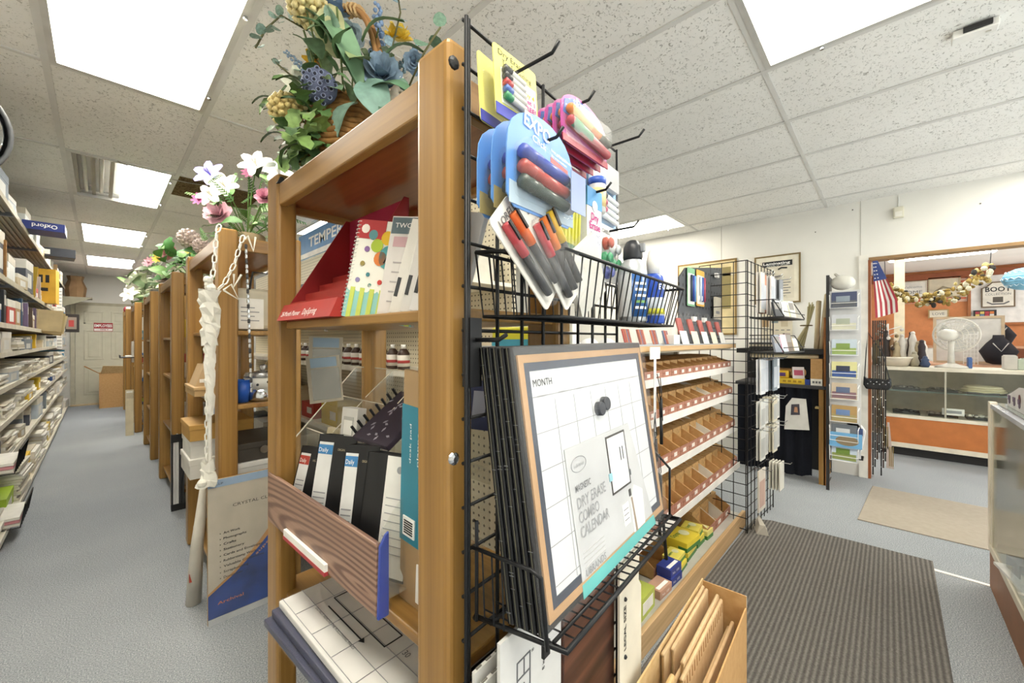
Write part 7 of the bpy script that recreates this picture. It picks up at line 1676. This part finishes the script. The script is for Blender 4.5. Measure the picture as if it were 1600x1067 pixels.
# leave room for plain arrangements on the other cases
def arrangement(label, c, ext, flowers, leaves, n_leaf, seed, size=0.05, leaf_c=('#5d8a4a', '#7fa068', '#4a6e3c')):
    random.seed(seed)
    t = thing('flower_arrangement', label, 'flowers', fr((0, 0, 0)), 'silk flowers on the bookcases')
    MB().lathe([(0.07, 0), (0.09, 0.05), (0.085, 0.09), (0.02, 0.085)], 14, Matrix.Translation(c)).build('bowl', mat('#8a7a5c', 0.7), t, smooth=True)
    for (kd, col_, x, y, z, r) in flowers:
        p = Vector(c) + Vector((x, y, z)); MB().tube([Vector(c) + Vector((0, 0, 0.07)), Vector(c) + Vector((x * 0.5, y * 0.5, z * 0.7)), p], 0.003, 4).build('stem', mat('#5a7a3c', 0.8), t)
        blossom(t, kd, col_, p, r, d=(-0.5 + x, -0.75, 0.35))
    for k in range(n_leaf):
        p = Vector(c) + Vector((random.uniform(-ext[0], ext[0]) * 0.8, random.uniform(-ext[1], ext[1]) * 0.8, random.uniform(0.04, ext[2])))
        leaf(t, random.choice(leaves), random.choice(leaf_c), p, (random.uniform(-1, 1), random.uniform(-1, 1), random.uniform(-0.3, 0.8)), random.uniform(0.8, 1.6) * size * 1.6)
    return t
arrangement('silk flowers in white, lilac and pink on the second bookcase', (0.56, 2.55, 1.785), (0.2, 0.3, 0.36),
    [('lily', '#dad7ce', 0.02, -0.10, 0.45, 0.085), ('lily', '#d4d0c2', -0.10, 0.0, 0.33, 0.08), ('lily', '#dad7ce', 0.10, -0.2, 0.40, 0.075), ('lily', '#8a84c4', -0.15, 0.08, 0.40, 0.08), ('rose', '#d2a9b4', -0.13, -0.05, 0.16, 0.07), ('rose', '#c98fa2', 0.05, -0.15, 0.27, 0.05), ('daisy', '#a04a7a', -0.2, 0.05, 0.25, 0.04), ('lily', '#d4d0c2', -0.16, -0.02, 0.26, 0.07), ('daisy', '#8d4a6a', 0.0, -0.05, 0.42, 0.04), ('spike', '#9d96c8', 0.08, -0.1, 0.3, 0.06), ('rose', '#e0cdd0', 0.14, -0.15, 0.2, 0.05), ('daisy', '#b55a80', 0.12, -0.22, 0.16, 0.035), ('lily', '#dad7ce', 0.18, -0.25, 0.47, 0.07)], ['fern', 'broad', 'fern', 'fern'], 80, 51)
arrangement('silk flowers with pale pink heads and green leaves on the third bookcase', (0.55, 4.45, 1.785), (0.26, 0.40, 0.30),
    [('cone', '#e0cfc6', -0.02, -0.12, 0.38, 0.085), ('cone', '#dcc8c0', 0.05, -0.25, 0.30, 0.07), ('rose', '#d39a98', -0.14, -0.05, 0.24, 0.07), ('daisy', '#d8c24a', -0.2, 0.1, 0.22, 0.05), ('daisy', '#cdb63c', 0.0, 0.0, 0.30, 0.04), ('rose', '#e2c4bc', 0.1, -0.3, 0.16, 0.06), ('daisy', '#d9a0a8', -0.25, 0.25, 0.2, 0.05), ('lily', '#e4dfd0', -0.1, 0.1, 0.12, 0.06)], ['broad', 'ivy', 'broad', 'fern'], 60, 52, 0.07, ('#5f8f4a', '#7faa5c', '#477a38'))
arrangement('white and green silk lilies on the fourth bookcase', (0.52, 6.1, 1.785), (0.26, 0.45, 0.30),
    [('lily', '#dad7ce', -0.1, 0.0, 0.34, 0.12), ('lily', '#d4d0c2', 0.06, -0.15, 0.28, 0.11), ('rose', '#e0cfc4', -0.02, -0.25, 0.2, 0.08), ('lily', '#dfe0cc', -0.22, 0.3, 0.2, 0.12)], ['long', 'broad', 'long', 'fern'], 44, 53, 0.10, ('#8fa878', '#b4c29a', '#5d7d4a'))
arrangement('cream and green silk foliage on the fifth bookcase', (0.50, 8.0, 1.785), (0.24, 0.45, 0.34),
    [('lily', '#d4d0c2', -0.12, 0.0, 0.32, 0.13), ('lily', '#d4d0c2', 0.0, 0.25, 0.26, 0.13), ('lily', '#dad7ce', -0.2, -0.2, 0.16, 0.12)], ['long', 'fern', 'broad'], 40, 54, 0.12, ('#a3b48c', '#c3cdb0', '#6d8a58'))
t = thing('red_white_box', 'red and white folded cloth on the farthest bookcase', 'cloth', fr((0.31, 9.5, 1.80))); B(0, 0, 0, 0.3, 0.4, 0.07).build('white_cloth', PAPER, t, bevel=0.02); B(-0.02, 0.02, 0.0, 0.1, 0.38, 0.075).build('red_cloth', mat('#a8384a', 0.7), t, bevel=0.02)
t = thing('flat_tray', 'grey flat tray lying over the fourth bookcase top', 'tray', fr((0.40, 5.80, 1.802))); B(0, 0, 0, 0.3, 0.22, 0.05).build('tray', mat('#8d8f88', 0.5), t); B(-0.01, -0.01, 0.05, 0.31, 0.23, 0.058).build('rim', mat('#a9aaa2'), t)

# ------------------------------------------------------------------ second bookcase: things on and around it
def chain(label, pts_, pitch=0.030, c='#e6e4dc'):
    t = thing('plastic_chain', label, 'chain', fr((0, 0, 0)), 'white plastic chains on the second bookcase')
    link = MB().tube([(0.0085 * (1 if abs(math.cos(a)) < 0 else 1) * math.cos(a), 0, 0.012 * math.sin(a) + (0.007 if math.sin(a) > 0 else -0.007)) for a in [2 * PI * k / 12 for k in range(12)]], 0.0032, 5, closed=True).mesh('chain_link', mat(c, 0.4), True)
    pts_ = [Vector(p) for p in pts_]; k = 0
    for a, b in zip(pts_[:-1], pts_[1:]):
        L = (b - a).length; n = max(1, int(L / pitch)); d = (b - a).normalized()
        for i in range(n):
            p = a.lerp(b, (i + 0.5) / n); M = Matrix.Translation(p) @ d.to_track_quat('Z', 'X').to_matrix().to_4x4() @ Matrix.Rotation((PI / 2) * (k % 2) + 0.5, 4, 'Z')
            inst(link, 'chain_link', t, M); k += 1
    return t
yC = 2.235
chain('white plastic chain looped over the post top to the left', [(0.385, yC, 1.84), (0.372, yC, 1.79), (0.36, yC, 1.62), (0.345, yC, 1.53)])
tc2 = chain('white plastic chain slanting across the post with letter charms', [(0.475, yC, 1.80), (0.44, yC, 1.66), (0.40, yC, 1.56), (0.375, yC, 1.53)])
for (x, z, L) in ((0.478, 1.78, ((0, 0), (0.012, 0.02), (0.036, -0.05), (0.045, 0.02))), (0.435, 1.58, ((0, 0.03), (0, -0.03), (0.03, 0.03))), (0.395, 1.53, ((0, 0), (0.06, -0.04), (0.03, 0.03), (0.0, 0.0)))):
    MB().tube([(x + a, yC - 0.012, z + b) for a, b in L], 0.005, 5).build('letter_charm', mat('#e2dfd4', 0.4), tc2)
tc3 = chain('long white chain hanging down the left side of the post', [(0.345, yC, 1.55), (0.338, yC, 1.30), (0.336, yC, 0.66)])
MB().tube([(0.352, yC, 1.52), (0.345, yC + 0.004, 1.2), (0.345, yC, 0.68)], [0.012, 0.008, 0.010], 6).build('white_cord', mat('#dcd9d0', 0.7), tc3)
t = thing('white_net_bag', 'crumpled white mesh bag tied to the hanging chain', 'bag', fr((0.345, 2.225, 1.30)))
random.seed(33)
def crumple(z0, z1, w0, w1, n=9, m=9, amp=0.012):
    vs = []
    for i in range(n + 1):
        q = i / n; z = z0 + (z1 - z0) * q; w = w0 + (w1 - w0) * q
        for j in range(m): a = 2 * PI * j / m; r = w * (0.75 + 0.5 * random.random()); vs.append((r * math.cos(a) + random.uniform(-amp, amp) * 0.4, 0.55 * r * math.sin(a), z + random.uniform(-amp, amp)))
    return MB().add(vs, [(i * m + j, i * m + (j + 1) % m, (i + 1) * m + (j + 1) % m, (i + 1) * m + j) for i in range(n) for j in range(m)])
crumple(0.22, -0.02, 0.042, 0.030).build('mesh_bag', mat('#d9d6cc', 0.7), t)
crumple(0.0, -0.34, 0.022, 0.012, 14).build('mesh_tail', mat('#dcd9d0', 0.7), t)
MB().ball((0.0, -0.01, 0.235), 0.022, 8, 6).build('knot', mat('#e2dfd6', 0.6), t)
for z, r in ((0.27, 0.018), (0.25, 0.014)): MB().ball((-0.01, -0.012, z), r, 7, 5).build('knot', mat('#d8d5cb', 0.6), t)
t = thing('white_net_bag', 'crumpled white mesh at the bottom of the hanging chain', 'bag', fr((0.335, 2.22, 0.70)))
crumple(0.05, -0.06, 0.02, 0.04, 6).build('mesh_bag', mat('#d9d6cc', 0.7), t); MB().ball((-0.02, -0.01, -0.04), 0.02, 7, 5).build('knot', mat('#d0cdc2', 0.7), t)
t = thing('bead_strand', 'strand of silver and dark beads hanging beside the post', 'beads', fr((0.487, 2.24, 0)))
for k in range(30):
    MB().lathe([(0.004, 0), (0.006, 0.004), (0.006, 0.018), (0.004, 0.022)], 7, Matrix.Translation((0.0008 * k, 0, 1.74 - 0.024 * k))).build('bead', CHROME if k % 3 else mat('#3a3a3c', 0.3), t)
C2 = (0.383, 2.262)
t = thing('cloth_tote', 'cream cloth tote with a white paper tag on the second bookcase', 'bag', fr((0.47, 2.36, 1.346)))
B(0, 0, 0, 0.24, 0.30, 0.22).build('bag_body', mat('#c9c1ad', 0.85), t, bevel=0.03, seg=3)
MB().tube([(0.06, 0.02, 0.20), (0.07, -0.012, 0.30), (0.16, -0.012, 0.30), (0.17, 0.02, 0.20)], 0.006, 5).build('handle', DARK, t)
B(0.012, -0.006, 0.01, 0.12, -0.003, 0.165).build('paper_tag', PAPER, t)
for q in range(4): B(0.02, -0.0075, 0.05 + 0.022 * q, 0.10 - 0.02 * (q % 2), -0.006, 0.055 + 0.022 * q).build('print_line', GREYINK, t)
t = thing('patterned_tin', 'white tin with black spots and lid knob on the second bookcase', 'tin', fr((0.60, 2.40, 0.986)))
MB().lathe([(0.085, 0), (0.09, 0.01), (0.09, 0.06)], 18).build('chrome_base', CHROME, t, smooth=True); MB().lathe([(0.088, 0.06), (0.088, 0.12)], 18).build('white_band', mat('#d5d3cd', 0.4), t, smooth=True); MB().lathe([(0.09, 0.12), (0.08, 0.145), (0.03, 0.15), (0.012, 0.155), (0.02, 0.175), (0.01, 0.185)], 18).build('lid', mat('#b9babb', 0.2, 0.7), t, smooth=True)
for k in range(12):
    a = 2 * PI * k / 12; MB().ball((0.088 * math.cos(a), 0.088 * math.sin(a), 0.085 + 0.012 * (k % 2)), 0.007, 6, 4).build('spot', DARK, t)
t = thing('blue_cup', 'royal blue plastic cup on the second bookcase', 'cup', fr((0.495, 2.36, 0.986))); MB().lathe([(0.03, 0), (0.04, 0.11), (0.037, 0.11), (0.028, 0.005)], 16).build('cup', mat('#2456b4', 0.35), t, smooth=True); MB().tube([(0.04 * math.cos(a), 0.04 * math.sin(a), 0.11) for a in [2 * PI * k / 16 for k in range(16)]], 0.003, 5, closed=True).build('rim', mat('#2f62c0', 0.35), t)
t = thing('ruler_bundle', 'bundle of slanting rulers and brushes on the second bookcase', 'rulers', fr((0.50, 2.47, 0.986)))
for q in range(4): B(0, 0, 0, 0.03, 0.008, 0.32, fr((0.01, 0.03 * q, 0.01), 0, 0, 34 + 5 * q)).build('ruler', mat(('#b9a67a', '#8d8a80', '#a8926a', '#c9c4b4')[q]), t)
for k, (x, y, z, w, d, h, c, lab) in enumerate(((0.45, 2.30, 0.521, 0.28, 0.40, 0.09, '#b9b9b6', 'grey flat box at the bottom in the second bookcase'), (0.45, 2.30, 0.612, 0.28, 0.38, 0.08, '#c9c9c6', 'pale grey flat box on another in the second bookcase'), (0.46, 2.31, 0.694, 0.27, 0.36, 0.09, '#3a352f', 'dark case with metal latch in the second bookcase'), (0.45, 2.30, 0.121, 0.28, 0.5, 0.22, '#a8a49a', 'grey carton on the bottom shelf of the second bookcase'),
                                                (0.345, 2.80, 0.521, 0.30, 0.34, 0.11, '#d6d3cb', 'white box lowest in the pile jutting from the second bookcase'), (0.35, 2.82, 0.632, 0.28, 0.30, 0.10, '#dad8d2', 'white box in the pile jutting from the second bookcase'), (0.345, 2.80, 0.733, 0.30, 0.33, 0.09, '#b88f4c', 'tan lidded box topping the pile in the second bookcase'), (0.36, 2.76, 0.986, 0.22, 0.34, 0.05, '#b99a6c', 'tan tray under the tent card in the second bookcase'))):
    t = thing('carton', lab, 'box', fr((x, y, z)), 'boxes in the second bookcase'); B(0, 0, 0, w, d, h * 0.7).build('box_body', mat(c, 0.6), t); B(-0.004, -0.004, h * 0.7 - 0.002, w + 0.004, d + 0.004, h).build('box_lid', mat(c, 0.55), t, bevel=0.003)
    if 'latch' in lab: MB().lathe([(0.02, 0), (0.02, 0.006)], 12, axes((0.12, -0.006, 0.05), (1, 0, 0), (0, 0, 1))).build('latch', CHROME, t)
t = thing('tent_card', 'tan folded tent card on the tray in the second bookcase', 'card', fr((0.37, 2.82, 1.037))); MB().prism([(0, 0), (0.16, 0), (0.12, 0.12), (0.04, 0.12)], 0, 0.22, axes((0, 0.22, 0), (1, 0, 0), (0, 0, 1))).build('card', mat('#bda27c', 0.6), t); B(0.02, -0.002, 0.02, 0.14, 0, 0.04).build('label', PAPER, t)

# crystal clear bag pack standing in the gap
t = thing('clear_bag_pack', 'large shrink-wrapped crystal clear bags pack standing by the second bookcase', 'pack', fr((0.338, 2.222, 0.0), 0, -1.5))
W2, H2 = 0.36, 0.655
B(0, 0.006, 0, W2, 0.018, H2).build('board', mat('#a07a48', 0.6), t)
B(0.001, -0.001, 0.004, W2, 0.006, H2).build('printed_card', mat('#b9b0a0', 0.4), t)
MB().prism([(0.0, 0.145), (0.10, 0.215), (0.20, 0.315), (0.30, 0.44), (W2, 0.52), (W2, 0.03), (0.0, 0.03)], 0, 0.001, F(0, 0, -0.001)).build('orange_field', mat('#b98a54', 0.4), t)
MB().prism([(0.0, 0.135), (0.10, 0.20), (0.20, 0.29), (0.30, 0.40), (W2, 0.48), (W2, 0.03), (0.0, 0.03)], 0, 0.001, F(0, 0, -0.002)).build('blue_field', mat('#1f3f86', 0.35, var=0.2, scale=9), t)
B(0, -0.003, H2 - 0.035, W2, -0.001, H2).build('blue_header', mat('#8fa6c0', 0.4), t)
B(0, -0.003, 0.0, W2, -0.001, 0.028).build('clear_hem', mat('#c3c6c8', 0.25), t)
text(t, 'CRYSTAL CLEAR', F(0.095, 0.515, -0.002), 0.014, INK, 0.19); text(t, 'B', F(0.24, 0.535, -0.002), 0.03, INK, 0.028, bold=0.03)
for q, s in enumerate(('Art Work', 'Photographs', 'Crafts', 'Stationery', 'Cards and Envelopes', 'Rubberstamp Work', 'Valuable Collections', 'Scrapbooking', 'Documents')):
    text(t, s, F(0.058, 0.40 - 0.0255 * q, -0.003), 0.0105, INK, 0.0082 * len(s), bold=0.015); MB().ball((0.046, -0.003, 0.404 - 0.0255 * q), 0.0022, 5, 4).build('bullet', INK, t)
text(t, 'superior', axes((0.19, -0.004, 0.255), (0.75, 0, 0.66), (-0.66, 0, 0.75)), 0.012, mat('#d89a5a', var=0), 0.14)
text(t, 'Archival', F(0.035, 0.085, -0.003), 0.014, mat('#d07a4a', var=0), 0.10)
text(t, 'FILLP', F(0.018, H2 - 0.024, -0.0035), 0.009, INK, 0.04)
B(-0.003, -0.008, -0.0005, W2 + 0.002, -0.006, H2 + 0.002).build('plastic_wrap', WRAP, t)
t = thing('white_roll', 'long white plastic roll leaning beside the clear bag pack', 'roll', fr((0.325, 2.48, 0.0)))
MB().tube([(-0.005, 0.0, 0.002), (0.0, -0.06, 0.30), (0.02, -0.17, 0.70)], [0.032, 0.026, 0.014], 10).build('roll', mat('#cfc9bc', 0.4), t, smooth=True); B(-0.028, -0.05, 0.13, -0.004, -0.035, 0.17).build('red_label', mat('#b04a38', 0.5), t)
t = thing('foam_board_pack', 'pack of black and white foam boards against the third bookcase', 'boards', fr((0.375, 3.93, 0.0)))
for k in range(7): B(0.011 * k, -0.008 + 0.004 * (k % 2), 0.0, 0.011 * k + 0.009, 0.05, 0.575 - 0.006 * (k % 3)).build('foam_board', mat(('#2b2b2d', '#dcdcd8', '#d4d4d0', '#dadad6', '#3a3a3c', '#2b2b2d', '#343436')[k], 0.5), t)
B(-0.003, -0.012, 0.0, 0.083, -0.009, 0.05).build('corner_guard', BLACK, t); B(-0.003, -0.012, 0.52, 0.083, -0.009, 0.58).build('corner_guard', BLACK, t)
t = thing('leaning_board', 'cream long board leaning on the fifth bookcase', 'board', fr((0.24, 7.45, 0.0), 0, -4)); B(0, 0, 0, 0.08, 0.03, 0.62).build('board', mat('#cfc3a6', 0.6), t); B(-0.002, -0.002, 0.5, 0.082, 0, 0.56).build('plastic_band', WRAP, t); B(0.01, -0.001, 0.58, 0.07, 0, 0.6).build('label', PAPER, t)
t = thing('white_jersey', 'white striped cloth hanging on the fifth bookcase', 'cloth', fr((0.315, 7.72, 0.98))); B(0, 0, 0, 0.02, 0.20, 0.30).build('cloth', mat('#d8d6cf', 0.8), t, bevel=0.008); B(-0.001, 0.03, 0.0, 0, 0.06, 0.3).build('stripe', DARK, t)
t = thing('black_tray', 'black tray sticking out of the fifth bookcase', 'tray', fr((0.20, 7.70, 1.045))); B(0, 0, 0, 0.30, 0.35, 0.012).build('tray', BLACK, t); B(-0.01, 0, 0.0, 0, 0.35, 0.04).build('lip', BLACK, t); B(0.05, 0.04, 0.012, 0.25, 0.3, 0.03).build('papers', PAPER, t)
random.seed(61)
for ci, (bx, by, zs_) in enumerate(((0.383, 4.0, (1.32, 0.99, 0.55, 0.12)), (0.375, 5.75, (1.3, 0.9, 0.5, 0.12)), (0.335, 7.62, (1.3, 0.5, 0.12)), (0.30, 9.35, (1.3, 0.9, 0.5, 0.12)))):
    for si, z in enumerate(zs_):
        for k in range(3):
            w = random.uniform(0.12, 0.22); h = random.uniform(0.08, 0.2); kind = random.choice(['paper', 'box', 'bright', 'paper']); c = pal(kind)
            t = thing('carton', '%s box in the %s bookcase, %s shelf, %s along' % (CN[c], ('third', 'fourth', 'fifth', 'farthest')[ci], ('upper', 'middle', 'lower', 'bottom')[si if len(zs_) == 4 or si == 0 else si + 1], ordw(k)), 'box', fr((bx + 0.09, by + 0.11 + 0.27 * k, z + 0.001), random.uniform(-6, 6)), 'boxes in the far bookcases')
            B(0, 0, 0, 0.2, w, h).build('box_body', mat(c, 0.55), t, bevel=0.003); B(-0.001, w * 0.2, h * 0.3, 0, w * 0.8, h * 0.7).build('label', mat('#d9d6cc', 0.5), t)
t = thing('yellow_pack', 'yellow and blue pack at the back of the lower shelf', 'pack', inN(0.17, 0.60, 0.5545)); B(0, 0, 0, 0.13, 0.18, 0.12).build('pack', mat('#c9b02c', 0.5), t, bevel=0.01); B(-0.001, -0.001, 0.0, 0.131, 0.05, 0.08).build('blue_print', mat('#3a3f8a', 0.5), t)

# ------------------------------------------------------------------ middle gondola seen through the bookcases
t = thing('pegboard_gondola', 'cream pegboard gondola standing behind the oak bookcases', 'shelving', fr((1.52, 1.45, 0)))
B(0, 0, 0, 0.03, 5.0, 2.15).build('pegboard', PEG_CREAM, t)
for z in (0.15, 0.62, 1.115, 1.6): B(-0.30, 0, z - 0.02, 0, 5.0, z).build('shelf', mat('#dcd6c6', 0.5), t); B(-0.306, 0, z - 0.03, -0.30, 5.0, z + 0.004).build('price_strip', mat('#e6e2d8', 0.4), t)
B(-0.02, 1.2, 2.16, 0.0, 3.2, 2.42).build('header_sign', mat('#5d8fc4', 0.4), t)
B(-0.022, 1.2, 2.16, -0.02, 3.2, 2.21).build('white_band', WHITE, t)
text(t, 'TEMPERA', axes((-0.021, 2.9, 2.26), (0, -1, 0), (0, 0, 1)), 0.10, WHITEINK, 1.0, bold=0.02)
for k in range(16):
    y = 1.62 + 0.13 * k
    t = thing('paint_bottle', 'paint bottle with red label on the pegboard gondola, %s from the near end' % ordw(k), 'bottle', fr((1.30, 1.45 + y - 0.9, 1.116)), 'paint bottles')
    MB().lathe([(0.036, 0), (0.038, 0.01), (0.038, 0.10), (0.022, 0.125), (0.014, 0.13)], 12).build('bottle', mat('#3d2a22', 0.4), t, smooth=True); MB().lathe([(0.0385, 0.02), (0.0385, 0.09)], 12).build('paper_label', mat('#ddd8cf', 0.5), t, smooth=True); MB().lathe([(0.0388, 0.04), (0.0388, 0.058)], 12).build('red_band', mat('#a83a38', 0.5), t, smooth=True); MB().lathe([(0.015, 0.128), (0.015, 0.155)], 10).build('cap', WHITE, t, smooth=True)
for si, z in enumerate((0.15, 0.62, 1.6)):
    for k in range(9):
        kind = random.choice(['paper', 'box', 'box', 'bright']); c = pal(kind); h = random.uniform(0.12, 0.3)
        t = thing('carton', '%s box on the pegboard gondola, %s shelf, %s along' % (CN[c], ('bottom', 'lower', 'upper')[si], ordw(k)), 'box', fr((1.26, 1.55 + 0.5 * k, z + 0.001)), 'boxes on the pegboard gondola')
        B(0, 0, 0, 0.22, random.uniform(0.2, 0.4), h).build('box_body', mat(c, 0.55), t); B(-0.001, 0.04, h * 0.3, 0, 0.15, h * 0.7).build('label', mat('#d9d6cc', 0.5), t)
t = thing('end_pegboard', 'cream pegboard at the hidden end of the bin gondola', 'pegboard', fr((1.0, 0.80, 0.0))); B(0, 0, 0, 0.014, 0.4, 1.24).build('board', PEG_CREAM, t); B(-0.004, 0, 1.24, 0.018, 0.4, 1.25).build('cap_rail', CREAM, t)
t = thing('yellow_pack', 'yellow and teal pack on the near end of the gondola top', 'pack', fr((1.04, 0.84, 1.277))); B(0, 0, 0, 0.06, 0.26, 0.07).build('pack', mat('#d2cf3a', 0.5), t, bevel=0.006); B(-0.001, 0, 0.0, 0.0, 0.26, 0.025).build('teal_band', mat('#4aa0b8', 0.5), t)
